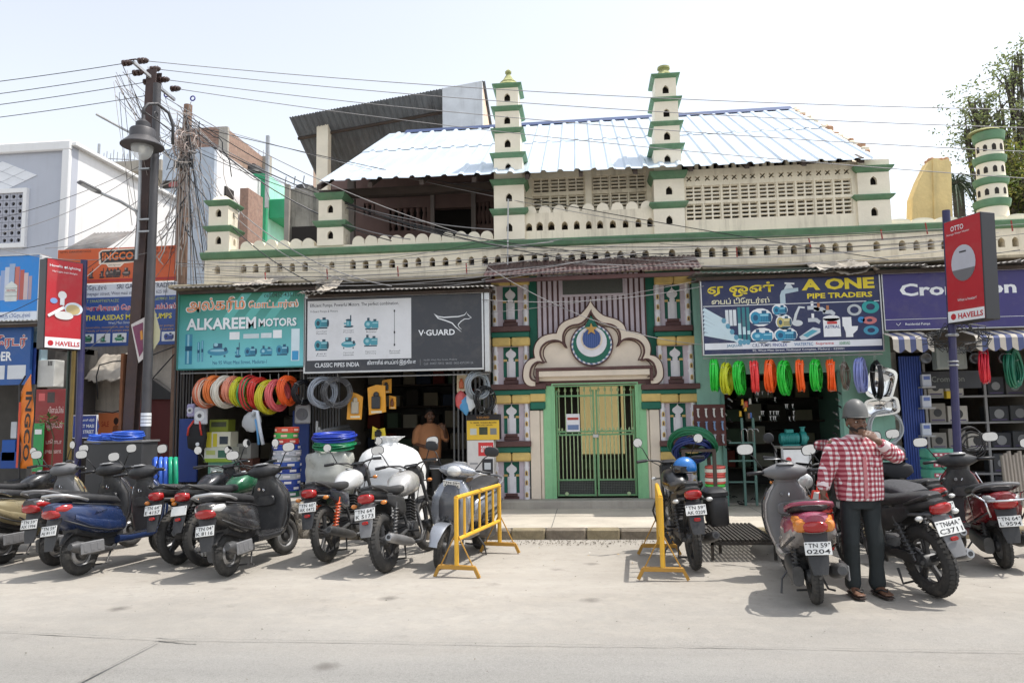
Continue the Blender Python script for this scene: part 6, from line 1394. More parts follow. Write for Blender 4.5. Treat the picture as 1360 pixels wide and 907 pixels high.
# the row goes on to the right beyond the striped awning shop
T = thing('closed_shop','shuttered plain shop front at the right end of the row','shop');xs_ = at(1420,560,0).x
MB().box(xs_+0.01,15.0,-0.02,0.3,0.1,3.95).build('wall',SH_WALL,T)
for k in range(3):
 for j in range(16): MB().box(xs_+0.3+k*2.3,xs_+2.3+k*2.3,-0.05,-0.022,0.15+j*0.15,0.29+j*0.15,0.01).build('shutter_slat',mat('slat_blue',sr(96,110,136),rough=0.5,metal=0.3,var=0.2),T)
for k,(a_,b_,h_,c_) in enumerate(((8.4,14.0,4.2,(206,190,160)),(14.1,22.0,3.9,(180,186,190)))):
 T = thing('rear_house',['cream','grey'][k]+' low house hidden behind the right end of the row','house');MB().box(a_,b_,9.0,15.0,0,h_).build('walls',paint('rear_wall_%d' % k,c_,streak=0.3,world=True),T);MB().box(a_-0.1,b_+0.05,8.9,15.1,h_,h_+0.12).build('roof_slab',CONC,T)
# tin roofed shed behind the hall
SD = thing('rooftop_shed','open rooftop shed with steep grey tin roof and white end wall','shed');Yd = 5.2
A1,B1 = at(384,156,Yd),at(642,108,Yd);dz = -2.3;dep = 5.0
GTIN = mat('shed_tin',(0.16,0.165,0.17),rough=0.6,metal=0.3,var=0.25,scale=2,dirt=0.5,dcol=(0.1,0.07,0.05),world=True)
ns = 7
for k in range(ns):
 a,b = A1.lerp(B1,k/ns),A1.lerp(B1,(k+1)/ns+0.008);mb = MB();n_ = 25;vs = []
 for j in range(2):
  for i in range(n_+1):
   p = a.lerp(b,i/n_);vs.append((p.x,p.y+dep*j,p.z+dz*j+0.018*sin(i*2*PI/2.5)+0.004*(k % 2)))
 mb.add(vs,[(i,i+1,n_+2+i,n_+1+i) for i in range(n_)]);o = mb.build('roof_sheet',GTIN,SD,smooth=True);o.modifiers.new('t','SOLIDIFY').thickness = 0.006
for f_ in (0.12,0.5,0.85):
 mb = MB();p,q_ = A1+Vector((0,dep*f_,dz*f_-0.06)),B1+Vector((0,dep*f_,dz*f_-0.06));mb.tube([p,q_],0.04,6);mb.build('purlin',WOOD,SD)
for (p,t) in ((429,160),):
 r = rect(422,168,437,260,Yd+0.5);MB().box(r[0],r[1],Yd+0.4,Yd+0.65,4.0,r[3]+0.12).build('column',CREAM2,SD)
r = rect(588,120,641,200,Yd-0.1);t0 = (r[0]-A1.x)/(B1.x-A1.x);zl = (A1.lerp(B1,t0)).z-0.05;zr2 = B1.z-0.05
MB().plate([(r[0],4.5),(r[1],4.5),(r[1],zr2),(r[0],zl)],(),Yd-0.12,Yd+0.03).build('end_wall',paint('patched_white',(206,208,210),rough=0.9,var=0.15,streak=0.3,world=True),SD)
MB().add([(r[1],Yd+0.03,4.5),(r[1],Yd+5,4.5),(r[1],Yd+5,zr2+dz),(r[1],Yd+0.03,zr2-0.02),(r[1]-0.15,Yd+0.03,4.5),(r[1]-0.15,Yd+5,4.5),(r[1]-0.15,Yd+5,zr2+dz),(r[1]-0.15,Yd+0.03,zr2-0.02)],[(0,1,2,3),(4,7,6,5),(0,3,7,4),(3,2,6,7),(1,5,6,2),(0,4,5,1)]).build('side_wall',paint('peach_plaster',(236,206,182),rough=0.9,var=0.1,world=True),SD)
r = rect(450,180,588,260,Yd+3.6);MB().box(r[0]-0.8,r[1],Yd+3.6,Yd+3.75,4.5,r[3]+0.2).build('back_wall',paint('peach_plaster',( 236,206,182)),SD)
r = rect(520,166,586,185,Yd+3.3);MB().box(r[0],r[1],Yd+3.3,Yd+3.35,r[2],r[3]).build('banner',ink(176,184,196),SD)
# ================================================================== left neighbours: boards, walls, stalls
def sgn2(*a,**k): return sgn(*a,**k)
NW = thing('neighbour_wall','dirty white neighbour wall below the row of boards at the left','wall');x0,x1,z0,z1 = rect(-120,455,231,600,1.3)
MB().box(x0,x1,1.3,1.5,0.0,z1+0.6).build('wall',paint('dirty_white',(196,188,176),rough=0.95,var=0.2,streak=0.6,dcol=(0.12,0.1,0.085),world=True,bump=0.3),NW)
r = rect(184,528,226,640,1.2);MB().box(r[0],r[1],1.2,1.298,0.42,r[3]).build('red_door',paint('dark_red_door',(98,40,40),rough=0.6,var=0.15),NW)
r = rect(111,505,121,600,1.2);MB().box(r[0]-0.1,r[1],1.22,1.298,0.42,r[3]).build('grey_door',paint('grey_door',(96,92,86),var=0.2),NW)
MB().plate([(at(p,q_,1.1).x,at(p,q_,1.1).z) for p,q_ in ((160,530),(160,512),(185,500),(200,502),(228,522),(228,530))],(),1.1,1.29).build('black_sheet',mat('black_sheet',(0.03,0.03,0.032),rough=0.5),NW)
cloth('white_sheet','stained white sheet draped below the boards at the left',112,168,470,503,0.7,1.25,11.1,cat='sheet')
I_ = sgn('hardware_board','orange tool shop board with outlined lettering above the motor pump board',(76,329,236,375),0.9,0.05,ink(206,88,34),None)
shape(I_,ink(232,210,190),[(0.345,0.12),(0.37,0.05),(0.64,0.03),(0.665,0.1),(0.655,0.44),(0.56,0.46),(0.53,0.56),(0.43,0.56),(0.41,0.47),(0.35,0.46)]);shape(I_,ink(30,28,30),[(0.355,0.14),(0.375,0.09),(0.635,0.07),(0.655,0.12),(0.648,0.41),(0.37,0.43)],2);put(I_,'INGCO',ink(224,110,40),0.375,0.13,0.635,0.36,0.03,3)
put(I_,'www.ingco.com',ink(40,40,40),0.43,0.47,0.53,0.53);put(I_,'GSTIN. 33AAXFS4571A1Z5',ink(50,30,20),0.02,0.04,0.28,0.1);put(I_,'Cell : 94431 70281',ink(50,30,20),0.8,0.03,0.97,0.12);put(I_,'0452 - 4371 - 3031',ink(50,30,20),0.82,0.16,0.97,0.24)
for (u,k) in ((0.29,1),(0.38,1),(0.44,4),(0.5,0),(0.58,2),(0.67,4)): pump(I_,u,0.72,0.07,0.3,k,((70,50,44),(40,34,34),(150,130,120)))
patch(I_,ink(170,40,36),0.25,0.9,0.99,0.97)
G_ = sgn('trader_board','narrow white board with dark lettering between the orange and blue boards',(110,376,236,394),0.88,0.04,ink(206,208,214),None)
put(G_,'டிேரடர்ஸ்',ink(40,44,70),0.02,0.08,0.25,0.5,0.01);put(G_,'SRI GAYATHRI TRADERS',ink(40,44,70),0.36,0.06,0.98,0.4,0.01);put(G_,'Vinayagar street, West masi street, Madurai - 625 001',ink(40,44,80),0.02,0.58,0.9,0.9)
TH_ = sgn('motor_pump_board','blue board with red, yellow and orange lettering below the orange board',(105,394,236,459),0.86,0.04,ink(44,74,140),None)
put(TH_,'துளசிதாஸ் ேமாட்டார் பம்ப்ஸ்',W_,0.02,0.15,0.98,0.32,0.05,1);put(TH_,'துளசிதாஸ் ேமாட்டார் பம்ப்ஸ்',ink(206,50,44),0.025,0.155,0.975,0.315,0.012,2);put(TH_,'THULASIDAS MOTOR PUMPS',ink(226,210,70),0.06,0.36,0.94,0.47,0.02)
put(TH_,'West Masi Street, Pothamarai',ink(210,216,226),0.3,0.5,0.7,0.56);put(TH_,'GST 33AADFT4571A1ZC',ink(180,190,90),0.03,0.04,0.4,0.1);put(TH_,'Cell:98421 36071',ink(180,190,90),0.75,0.03,0.98,0.09)
for k in range(2): put(TH_,'All kinds of motors pumps pipes and fittings sales and service' if k else 'Submersible, monoblock, jet, openwell and compressor pumps',ink(196,150,80),0.04,0.59+k*0.07,0.96,0.645+k*0.07)
for k in range(6): patch(TH_,ink(220,222,224),0.02+k*0.165,0.74,0.16+k*0.165,0.93);pump(TH_,0.09+k*0.165,0.835,0.1,0.16,k % 5,((50,130,90),(40,60,50),(150,190,170)) if k < 3 else ((70,90,160),(40,50,90),(150,160,200)))
B_ = sgn('tank_board','sky blue board picturing tower-shaped water tanks at the left edge',(-60,341,51,427),-0.3,0.22,ink(40,130,206),ALU,0.02)
for (u,w,v0,c) in ((0.52,0.05,0.3,(170,176,196)),(0.57,0.05,0.22,(140,160,200)),(0.62,0.05,0.17,(190,196,210)),(0.68,0.07,0.12,(150,170,200)),(0.74,0.06,0.17,(190,110,100)),(0.80,0.05,0.22,(180,90,80)),(0.85,0.05,0.27,(200,180,180)),(0.9,0.04,0.32,(170,150,160))): patch(B_,ink(*c),u-w/2,v0,u+w/2,0.68)
shape(B_,ink(206,210,206),[(0.61,0.70),(0.61,0.46),(0.68,0.39),(0.75,0.46),(0.75,0.70)],2);[stroke(B_,ink(150,154,150),[(0.61,v),(0.75,v)],0.005,3) for v in (0.5,0.56,0.62)];put(B_,'SINTEX',ink(180,60,60),0.625,0.52,0.735,0.545,0.01,4)
patch(B_,ink(214,218,224),0.0,0.86,1.0,1.0);put(B_,'தினத் டிேரடர்ஸ்',ink(40,80,150),0.5,0.885,0.92,0.97,0.005,2)
mb = MB();r = rect(51,339,58,428,-0.3);mb.box(r[0]+0.02,r[0]+0.05,-0.31,-0.07,r[2],r[3]);mb.build('end_panel',W_,B_[0])
tin_awning('pale corrugated tin awning between the sky blue board and the lower blue board',-60,50,428,-0.9,0.12,2,mat('pale_tin',(0.45,0.46,0.46),rough=0.5,metal=0.4,var=0.2,world=True))
D_ = sgn('trader_fascia','blue fascia board with white and red lettering under the pale tin awning',(-80,436,40,512),-0.6,0.06,ink(36,84,150),None)
put(D_,'டிேரடர்',W_,0.5,0.12,0.96,0.38,0.05,1);put(D_,'டிேரடர்',ink(190,70,66),0.505,0.13,0.955,0.37,0.012,2);put(D_,'TRADER',W_,0.4,0.42,0.8,0.58,0.03);[patch(D_,ink(206,210,216),0.3+k*0.23,0.66,0.5+k*0.23,0.9) for k in range(3)]
T = thing('left_shop','dark open shop behind the orange feather flag at the left edge','shop');x0,x1 = at(-150,560,-0.5).x,at(44,560,-0.5).x
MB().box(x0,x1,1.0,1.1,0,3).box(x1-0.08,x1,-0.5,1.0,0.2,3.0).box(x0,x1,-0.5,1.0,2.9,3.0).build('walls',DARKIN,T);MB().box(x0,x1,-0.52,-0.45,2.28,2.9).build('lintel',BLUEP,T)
for k,(a,b,c,d,rgb) in enumerate(((2,584,20,612,(40,90,170)),(14,560,22,582,(200,204,210)),(0,600,26,622,(36,76,150)),(24,575,33,590,(60,140,190)))): carton(['blue crate','white pack','wide blue crate','sky blue pack'][k]+' in the dark shop at the left edge',(a,b,c,d),0.1,0.2,rgb)
T = thing('electric_box','white electric cabinet box above the red board at the left','box');r = rect(43,478,72,514,-0.45);MB().box(r[0],r[1],-0.45,-0.2,r[2],r[3],0.01).build('cabinet',paint('cabinet_white',(204,204,198),dirt=0.3),T); 
for k in range(3): MB().box(r[1]-0.12+0.03*k,r[1]-0.105+0.03*k,-0.456,-0.451,r[3]-0.1,r[3]-0.02).build('slot',BLACK,T)
x0,x1,z0,z1 = rect(43,432,56,480,-0.44);mb = MB();mb.box(x0,x1,-0.44,-0.3,z0,z1);T = thing('side_strip_board','narrow pale blue strip board above the white electric cabinet','board');mb.build('panel',ink(170,196,206),T);text('டிேரடர்',ink(60,130,160),T,x0+0.02,x1-0.02,z0+0.1,z1-0.1,-0.443)
R_ = sgn('tamil_board','dark red upright board with slanting white script beside the flag',(45,517,84,645),-0.75,0.05,ink(138,34,36),None)
for k,(t,u0,u1,v0,v1) in enumerate((('பிளம்பிங்',0.45,0.97,0.18,0.25),('ேஹாட்டல்',0.4,0.95,0.33,0.43),('டாெராடா',0.42,0.95,0.52,0.58),('சுவர்ணா.',0.4,0.97,0.62,0.68))): o = put(R_,t,ink(226,200,196),u0,v0,u1,v1,0.01);o.rotation_euler[1] = 0
patch(R_,ink(206,90,90),0.1,0.04,0.32,0.12);patch(R_,ink(60,50,50),0.4,0.03,0.65,0.14)
x0,x1,z0,z1 = rect(44,562,56,626,-0.85);mb = MB();mb.box(x0,x1,-0.85,-0.82,z0,z1);T = thing('green_board','small green board leaning at the red board','board');mb.build('panel',ink(50,150,84),T);MB().box(x0+0.02,x1-0.02,-0.855,-0.851,z1-0.18,z1-0.1).build('caption',W_,T)
# feather flag
FG = thing('feather_flag','orange feather flag with black lettering at the left shop','flag',at(34,640,-1.6));b0 = at(34,640,-1.6)
pts = [(27,622),(42,624),(43,520),(42.5,498),(39,497),(33,502),(28,512),(26,525)];q = MB();vs = []
n_ = 16
for j in range(n_+1):
 t = j/n_;py_ = 622-(622-497)*t;wl = 26 if t < 0.78 else 26+15*((t-0.78)/0.22)**1.8;wr = 43
 for i in range(5): p = at(wl+(wr-wl)*i/4,py_,-1.6);vs.append((p.x-b0.x,0.03*sin(t*9+i*0.6),p.z-b0.z))
q.add(vs,[(j*5+i,j*5+i+1,(j+1)*5+i+1,(j+1)*5+i) for j in range(n_) for i in range(4)]);o = q.build('flag',ink(232,128,40),FG,smooth=True);o.modifiers.new('t','SOLIDIFY').thickness = 0.003
q = MB();a = at(25.5,640,-1.6)-b0;b = at(26,512,-1.6)-b0;c = at(34,499,-1.6)-b0;q.tube([a,b,c],0.014,6);q.build('pole',BLACK,FG);MB().lathe([(0.2,-0.0),(0.2,0.03),(0.02,0.05)],14,'z',(a.x,0,0.0)).build('foot',BLACK,FG)
me,bb = text_mesh('INGCO',ink(30,28,28),0.03);me = me.copy();H_ = at(34,520,-1.6).z-at(34,612,-1.6).z;sx = H_/(bb[1]-bb[0]);sz = 0.105/(bb[3]-bb[2])
z0_ = at(34,612,-1.6).z-b0.z
for v in me.vertices: v.co = (-0.03+(v.co.y-bb[2])*sz,-0.05,z0_+H_-(v.co.x-bb[0])*sx)
link('lettering',me,FG)
q = MB();p = at(28.5,560,-1.6)-b0;q.box(p.x-0.02,p.x+0.012,-0.045,-0.04,z0_-0.1,z0_+0.9);q.build('white_edge',ink(200,70,40),FG)
# direction sign and poster
S2 = sgn('direction_sign','small blue street direction sign with white writing behind the left pole',(97,552,128,581),-1.0,0.02,ink(36,60,140),W_,0.01,'sign');T,uv,Y = S2;mb = MB();e = [uv(1,0),uv(1.13,0.5),uv(1,1)];mb.sheet(e,Y-0.001);mb.build('arrow_tip',ink(36,60,140),T);[put(S2,t,W_,0.1,v,0.9,v+0.15,0.01) for t,v in (('ேமலமாசி வீதி',0.14),('WEST MASI',0.4),('MASI STREET',0.66))]
P_ = sgn('orange_poster','orange poster with a small figure pasted on the left wall',(130,548,178,585),1.2,0.01,ink(222,130,84),None);shape(P_,ink(60,44,40),ell(0.5,0.3,0.07,0.13),1);shape(P_,ink(150,90,60),[(0.4,0.95),(0.42,0.5),(0.5,0.42),(0.6,0.5),(0.62,0.95)],1.5);put(P_,'SALE',ink(180,50,40),0.1,0.3,0.3,0.5,0.01);put(P_,'50',W_,0.75,0.2,0.95,0.6,0.02)
# potted plant leaves by the flag
PT = thing('potted_plant','small leafy plant beside the red board','plant',at(66,660,-1.1));b0 = Vector(PT.location);MB().lathe([(0.1,0),(0.14,0.25),(0.12,0.25)],12).build('pot',paint('terracotta',(150,80,56)),PT)
q = MB();c = at(64,556,-1.1)-b0;q.tube([(0,0,0.2),(0.02,0,c.z-0.3),(c.x,0,c.z)],0.012,5);q.build('stem',paint('stem_brown',(90,76,50)),PT);lr = random.Random(2)
LEAF = mat('leaf_green',(0.07,0.13,0.03),rough=0.5,var=0.35,scale=3)
for k in range(46):
 a = lr.uniform(0,2*PI);l_ = lr.uniform(0.08,0.2);d = Vector((cos(a),sin(a)*0.6,lr.uniform(-0.3,0.6))).normalized();s_ = Vector((-d.y,d.x,0)).normalized()*l_*0.16;p = Vector((c.x+lr.gauss(0,0.08),lr.gauss(0,0.05),c.z+lr.gauss(-0.04,0.07)))
 MB().add([p,p+d*l_*0.5+s_,p+d*l_,p+d*l_*0.5-s_],[(0,1,2,3)]).build('leaf',LEAF,PT)
# ================================================================== poles
RUST = mat('rusty_girder',sr(86,72,70),rough=0.7,metal=0.3,var=0.3,scale=3,dirt=0.5,dcol=(0.12,0.06,0.035),dscale=5)
VIOL = paint('violet_pole_paint',(50,48,88),rough=0.5,var=0.15,dirt=0.3,dcol=(0.15,0.12,0.1),dscale=5)
YP = -1.45
tp,bp_ = at(205,95,YP),at(169,640,YP)
MP = thing('power_pole','tall dark steel girder power pole with crossarms and insulators','power pole',(bp_.x,YP,0.0))
d = Vector((tp.x-bp_.x,0,tp.z));q = MB();w = 0.085
def girder(q,x,z,hw): return [(x-hw,-0.08,z),(x+hw,-0.08,z),(x+hw,-0.068,z),(x+0.006,-0.068,z),(x+0.006,0.068,z),(x+hw,0.068,z),(x+hw,0.08,z),(x-hw,0.08,z),(x-hw,0.068,z),(x-0.006,0.068,z),(x-0.006,-0.068,z),(x-hw,-0.068,z)]
dx0 = -(tp.x-bp_.x)*bp_.z/(tp.z-bp_.z)
v0,v1 = girder(q,dx0,0,w),girder(q,tp.x-bp_.x,tp.z,w);q.add(v0+v1,[(i,(i+1) % 12,12+(i+1) % 12,12+i) for i in range(12)]+[tuple(range(12))[::-1],tuple(range(12,24))]);q.build('girder',RUST,MP)
def pole_x(z): return dx0+(tp.x-bp_.x-dx0)*z/tp.z
def mp(px_,py_,dy=0): p = at(px_,py_,YP+dy);return Vector((p.x-bp_.x,dy,p.z))
PORC = mat('brown_porcelain',(0.06,0.035,0.03),rough=0.25)
def insul(parent,p,ax=Vector((1,0,0))):
 MB().lathe([(0.02,-0.09),(0.05,-0.07),(0.05,-0.04),(0.028,-0.03),(0.05,-0.01),(0.05,0.02),(0.028,0.03),(0.045,0.05),(0.02,0.09)],10,'x').build('insulator',PORC,parent,loc=p,smooth=40)
q = MB();a,b = mp(176,82,-0.35),mp(206,108,0.0);q.tube([a,b],0.03,4);q.build('crossarm',GALV,MP)
MB().tube([mp(210,115,0.0),mp(232,133,0.35)],0.03,4).build('crossarm',GALV,MP)
INS = [mp(169,84,-0.35),mp(190,81,-0.35),mp(183,97,-0.2),mp(197,109,0.0),mp(218,106,0.1),mp(233,118,0.3),mp(206,92,0)]
for p in INS: insul(MP,p)
MB().tube([mp(166,84,-0.35),mp(172,80,-0.35),mp(180,79,-0.35),mp(190,81,-0.35)],0.012,6).build('jumper_clamp',PORC,MP)
MB().tube([mp(128,152,-0.2),mp(168,174,-0.1),mp(205,190,0.0)],0.02,6).build('side_arm',GALV,MP)
MB().box(pole_x(1.2)-0.13,pole_x(1.2)-0.088,-0.1,0.0,0,mp(180,470,0).z).build('rusty_strap',mat('rust_strap',(0.18,0.07,0.03),rough=0.9,var=0.4),MP)
# slim conduit with LED street light
SL = thing('led_street_light','flat LED street light on a slim grey conduit strapped to the girder pole','street light',tuple(at(181,345,YP-0.16)));b0 = Vector(SL.location)
def ls(px_,py_,Y=YP-0.16): return at(px_,py_,Y)-b0
MB().tube([ls(181,345),ls(184,300),ls(187,205)],0.024,8).build('conduit',GALV,SL);MB().tube([ls(185,292),ls(180,280),ls(160,268,YP-0.5),ls(132,256,YP-0.8)],0.022,8).build('arm',GALV,SL,smooth=True)
a,b = ls(133,256,YP-0.8),ls(104,241,YP-1.05);q = MB();dd = (b-a).normalized();sd = dd.cross(Vector((0,0,1))).normalized()*0.075;up = sd.cross(dd).normalized()*0.02;q.loft([(a,sd*0.6,up),(a+(b-a)*0.15,sd,up),(a+(b-a)*0.9,sd,up*0.8),(b,sd*0.85,up*0.5)],12,5);q.build('lamp_head',mat('led_grey',(0.2,0.2,0.2),rough=0.4,metal=0.5),SL,smooth=40)
MB().loft([(a+(b-a)*0.2-up*1.05,sd*0.8,up*0.08),(a+(b-a)*0.85-up*0.9,sd*0.8,up*0.08)],12,5).build('lens',mat('led_lens',(0.5,0.5,0.48),rough=0.2),SL)
for py_ in (205,225,292,308): q = MB();p = ls(188,py_);q.box(p.x-0.04,p.x+0.14,-0.03,0.03,p.z-0.012,p.z+0.012);q.build('strap',GALV,SL)
# bell-shaped heritage lamp hanging in front of the girder
HL = thing('bell_lamp','grey bell-shaped hanging street lamp with glass bowl on a curved bracket','street lamp');YL_ = YP-0.55
c = at(189,195,YL_);s_ = (YL_-CAM[1])/F
pb,pt_ = at(191,640,YP-0.12),at(209,112,YP-0.12);pb = pb+(pb-pt_)*(pb.z/(pt_.z-pb.z));POSTG = mat('post_dark_grey',(0.075,0.073,0.078),rough=0.55,metal=0.3,var=0.25,dirt=0.4,dcol=(0.16,0.13,0.11))
MB().tube([pb,pt_],[0.075,0.06],14).build('post',POSTG,HL,smooth=40)
z_ = at(191,557,YP-0.2).z;x_ = pb.x+(pt_.x-pb.x)*z_/pt_.z;MB().lathe([(0.0755,-0.1),(0.075,0.1)],14,'z',(x_,YP-0.12,z_),False).build('painted_label',W_,HL)
for k in range(3): MB().lathe([(0.0765,-0.008),(0.0765,0.008)],14,'z',(x_,YP-0.12,z_-0.05+0.05*k),False).build('label_line',GRY,HL)
BELL = mat('bell_grey',(0.075,0.072,0.075),rough=0.5,metal=0.4,var=0.2,dirt=0.3,dcol=(0.2,0.18,0.16));R = 29.5*s_
MB().lathe([(R,0.0),(R*1.0,0.012),(R*0.72,0.10),(R*0.62,0.125),(R*0.60,0.15),(R*0.60,0.25),(R*0.56,0.27),(R*0.46,0.285),(R*0.34,0.30),(R*0.34,0.37),(R*0.22,0.40),(R*0.10,0.43),(R*0.08,0.5),(0,0.5)],28,'z',c).build('shade',BELL,HL,smooth=35)
MB().lathe([(R*0.55,0.03),(R*0.5,-0.06),(R*0.4,-0.14),(R*0.24,-0.19),(R*0.06,-0.21),(0,-0.21)],24,'z',c).build('glass_bowl',mat('lamp_glass',(0.85,0.86,0.85),rough=0.06,alpha=0.38,var=0,spec=0.6),HL,smooth=True)
MB().lathe([(R*0.9,0.02),(R*0.56,0.09),(R*0.55,0.2)],24,'z',c,False).build('reflector',mat('lamp_inner',(0.5,0.45,0.36),rough=0.6),HL,smooth=True)
MB().ball((c.x,c.y,c.z-0.02),(0.05,0.05,0.08),10,8).build('bulb',mat('bulb_white',(0.8,0.78,0.7),rough=0.3),HL,smooth=True)
zt_ = c.z+0.5;MB().tube([(c.x,YL_,zt_-0.02),(c.x,YL_,zt_+0.1),(c.x+0.03,YL_+0.06,zt_+0.2),(c.x+0.1,YL_+0.2,zt_+0.26),(c.x+0.18,YL_+0.38,zt_+0.18),(c.x+0.21,YP-0.09,zt_+0.0),(c.x+0.21,YP-0.085,zt_-0.3)],0.024,8).build('curved_bracket',BELL,HL,smooth=True)
MB().tube([(c.x,YL_+0.01,zt_+0.06),(c.x+0.06,YL_+0.14,zt_+0.02),(c.x+0.13,YL_+0.22,zt_-0.03),(c.x+0.2,YP-0.1,zt_-0.1)],0.01,6).torus((c.x+0.08,YL_+0.2,zt_+0.08),0.05,0.009,'x',14,5).build('scroll',BELL,HL,smooth=True)
# flapping poster on the girder
PO = thing('torn_poster','torn poster sheets flapping on the girder pole','poster'); 
for (pp,Y,rgb,nm) in (([(174,431),(193,421),(191,476),(184,482)],YP-0.12,(206,200,196),'sheet'),([(176,434),(190,428),(190,466),(185,474)],YP-0.125,(120,60,90),'print'),([(203,428),(205,410),(213,440),(212,452),(204,465)],YP-0.1,(190,186,150),'sheet'),([(186,440),(189,438),(190,450),(187,452)],YP-0.13,(206,140,60),'print')):
 q = MB();vs = [at(a,b,Y) for a,b in pp];q.add(vs,[tuple(range(len(vs)))]);o = q.build(nm,ink(*rgb),PO);o.modifiers.new('t','SOLIDIFY').thickness = 0.0015
# violet pole with red light-box sign (left) and slim posts beside it
def lightbox(name,label,px_,p_top,p_bot,Y,phi,w,th,pr,build,polem,zpole_top,side):
 bp = at(px_,640,Y);T = thing(name,label,'sign',(bp.x,Y,0));tpz = at(px_,zpole_top,Y).z
 MB().tube([(0,0,0),(0,0,tpz)],0.048,12).build('pole',polem,T);MB().lathe([(0.09,0),(0.09,0.03),(0.05,0.05)],12).build('base_plate',polem,T)
 T.rotation_euler[1] = 0.03 if side < 0 else -0.012
 B = link('light_box',None,T);z0,z1 = at(pr[0],pr[2],Y).z,at(pr[0],pr[1],Y).z;B.rotation_euler[2] = phi;B.location = (0,0,z0);h = z1-z0
 off = -side*(w/2+0.06)
 MB().box(off-w/2,off+w/2,-th/2,th/2,0,h,0.008).build('housing',mat('housing_dark',(0.03,0.03,0.034),rough=0.4,metal=0.3),B)
 MB().box(off-w/2+0.012,off+w/2-0.012,-th/2-0.004,-th/2+0.002,0.012,h-0.012).build('front_panel',ink(178,28,40),B)
 for z in (0.12*h,0.9*h): MB().box(min(0,off+side*w/2)-0.02,max(0,off+side*w/2)+0.02,-0.03,0.03,z,z+0.03).build('bracket',polem,B)
 return T,B,off,w,th,h
T,B,off,w,th,h = lightbox('lighting_pole_sign','red light-box sign with lamp pictures on a violet pole at the left',103,350,467,-2.0,radians(64),0.52,0.2,(82,353,467),None,VIOL,346,1)
yf = -th/2-0.006
MB().box(off-w/2+0.012,off+w/2-0.012,yf-0.002,yf,0.012,h*0.125).build('white_strip',W_,B);text('HAVELLS',ink(190,30,44),B,off-w*0.2,off+w*0.45,0.045,0.115,yf-0.004,0.03);MB().lathe([(0.04,yf-0.004),(0.04,yf-0.003)],14,'y',(off-w*0.33,0,0.08)).box(off-w*0.33-0.03,off-w*0.33-0.012,yf-0.007,yf-0.005,0.05,0.11).box(off-w*0.33+0.012,off-w*0.33+0.03,yf-0.007,yf-0.005,0.05,0.11).build('logo',ink(190,30,44),B)
text('Havells   Lighting',W_,B,off-w*0.42,off+w*0.42,h*0.9,h*0.935,yf-0.003,0.01);text('Har Light mein Delight.',W_,B,off-w*0.34,off+w*0.34,h*0.845,h*0.87,yf-0.003);MB().lathe([(0.018,yf-0.004),(0.018,yf-0.002)],12,'y',(off+0.0,0,h*0.917)).build('logo',W_,B)
def lampdisc(cx,cz,rx,rz,rgb,d): MB().plate([(cx+rx*cos(2*PI*i/24),cz+rz*sin(2*PI*i/24)) for i in range(24)],(),yf-0.003-d,yf-0.001-d).build('lamp_print',ink(*rgb),B)
lampdisc(off+w*0.26,h*0.46,0.13,0.095,(210,220,232),0);lampdisc(off+w*0.24,h*0.45,0.1,0.075,(190,170,120),0.003);lampdisc(off,h*0.375,0.13,0.06,(216,216,214),0.005);lampdisc(off-0.03,h*0.6,0.06,0.06,(224,222,220),0);lampdisc(off-w*0.28,h*0.53,0.05,0.04,(120,150,200),0)
MB().box(off-0.06,off-0.0,yf-0.005,yf-0.001,h*0.49,h*0.57).build('lamp_print',W_,B);MB().plate([(off-w*0.44,h*0.37),(off-w*0.4,h*0.345),(off+w*0.02,h*0.455),(off-w*0.02,h*0.485)],(),yf-0.009,yf-0.007).build('lamp_print',W_,B)
for (p,m,lab,r_) in ((90.5,mat('olive_pole',sr(120,100,50),rough=0.6,var=0.2),'slim olive brown pole left of the violet pole',0.03),(84,mat('dark_green_pole',(0.02,0.04,0.03),rough=0.5),'thin dark green pole left of the olive pole',0.022)):
 c = at(p,640,-1.8);q = MB();q.tube([(0,0,0),(0,0,at(p,440,-1.8).z)],r_,8);o = q.build('slim_pole',m,None,loc=(c.x,-1.8,0));tag(o,lab,'pole','slim poles by the red light box')
T,B,off,w,th,h = lightbox('heater_pole_sign','red light-box sign with white heater picture on a violet pole at the right',1271.5,280,436,-2.3,radians(-70),0.56,0.22,(1284,297,431),None,VIOL,279,-1)
yf = -th/2-0.006
# this box hangs on the street side of its pole
MB().box(off-w/2+0.012,off+w/2-0.012,yf-0.002,yf,0.012,h*0.115).build('white_strip',W_,B);text('HAVELLS',ink(190,30,44),B,off-w*0.2,off+w*0.45,0.045,0.115,yf-0.004,0.03);MB().lathe([(0.04,yf-0.004),(0.04,yf-0.003)],14,'y',(off-w*0.33,0,0.08)).build('logo',ink(190,30,44),B)
text('OTTO',W_,B,off-w*0.3,off+w*0.05,h*0.885,h*0.935,yf-0.003,0.012);text('Storage Water Heater',W_,B,off-w*0.42,off+w*0.2,h*0.845,h*0.868,yf-0.003);text('What a heater!',W_,B,off-w*0.2,off+w*0.3,h*0.2,h*0.225,yf-0.003)
lampdisc(off,h*0.56,0.18,0.23,(186,186,196),0);MB().plate([(off+0.179*cos(a),h*0.56+0.229*sin(a)) for a in [radians(200+i*14) for i in range(11)]],(),yf-0.006,yf-0.004).build('heater_base',ink(110,108,112),B);MB().box(off-0.05,off+0.05,yf-0.006,yf-0.004,h*0.66,h*0.675).build('heater_logo',ink(60,60,64),B)
MB().torus((0,0,at(1272,445,-2.3).z),0.06,0.02,'z',12,6).torus((0,0,at(1272,480,-2.3).z),0.055,0.012,'z',12,6).torus((0,0,at(1272,485,-2.3).z),0.055,0.012,'z',12,6).build('clamp',GALV,T)
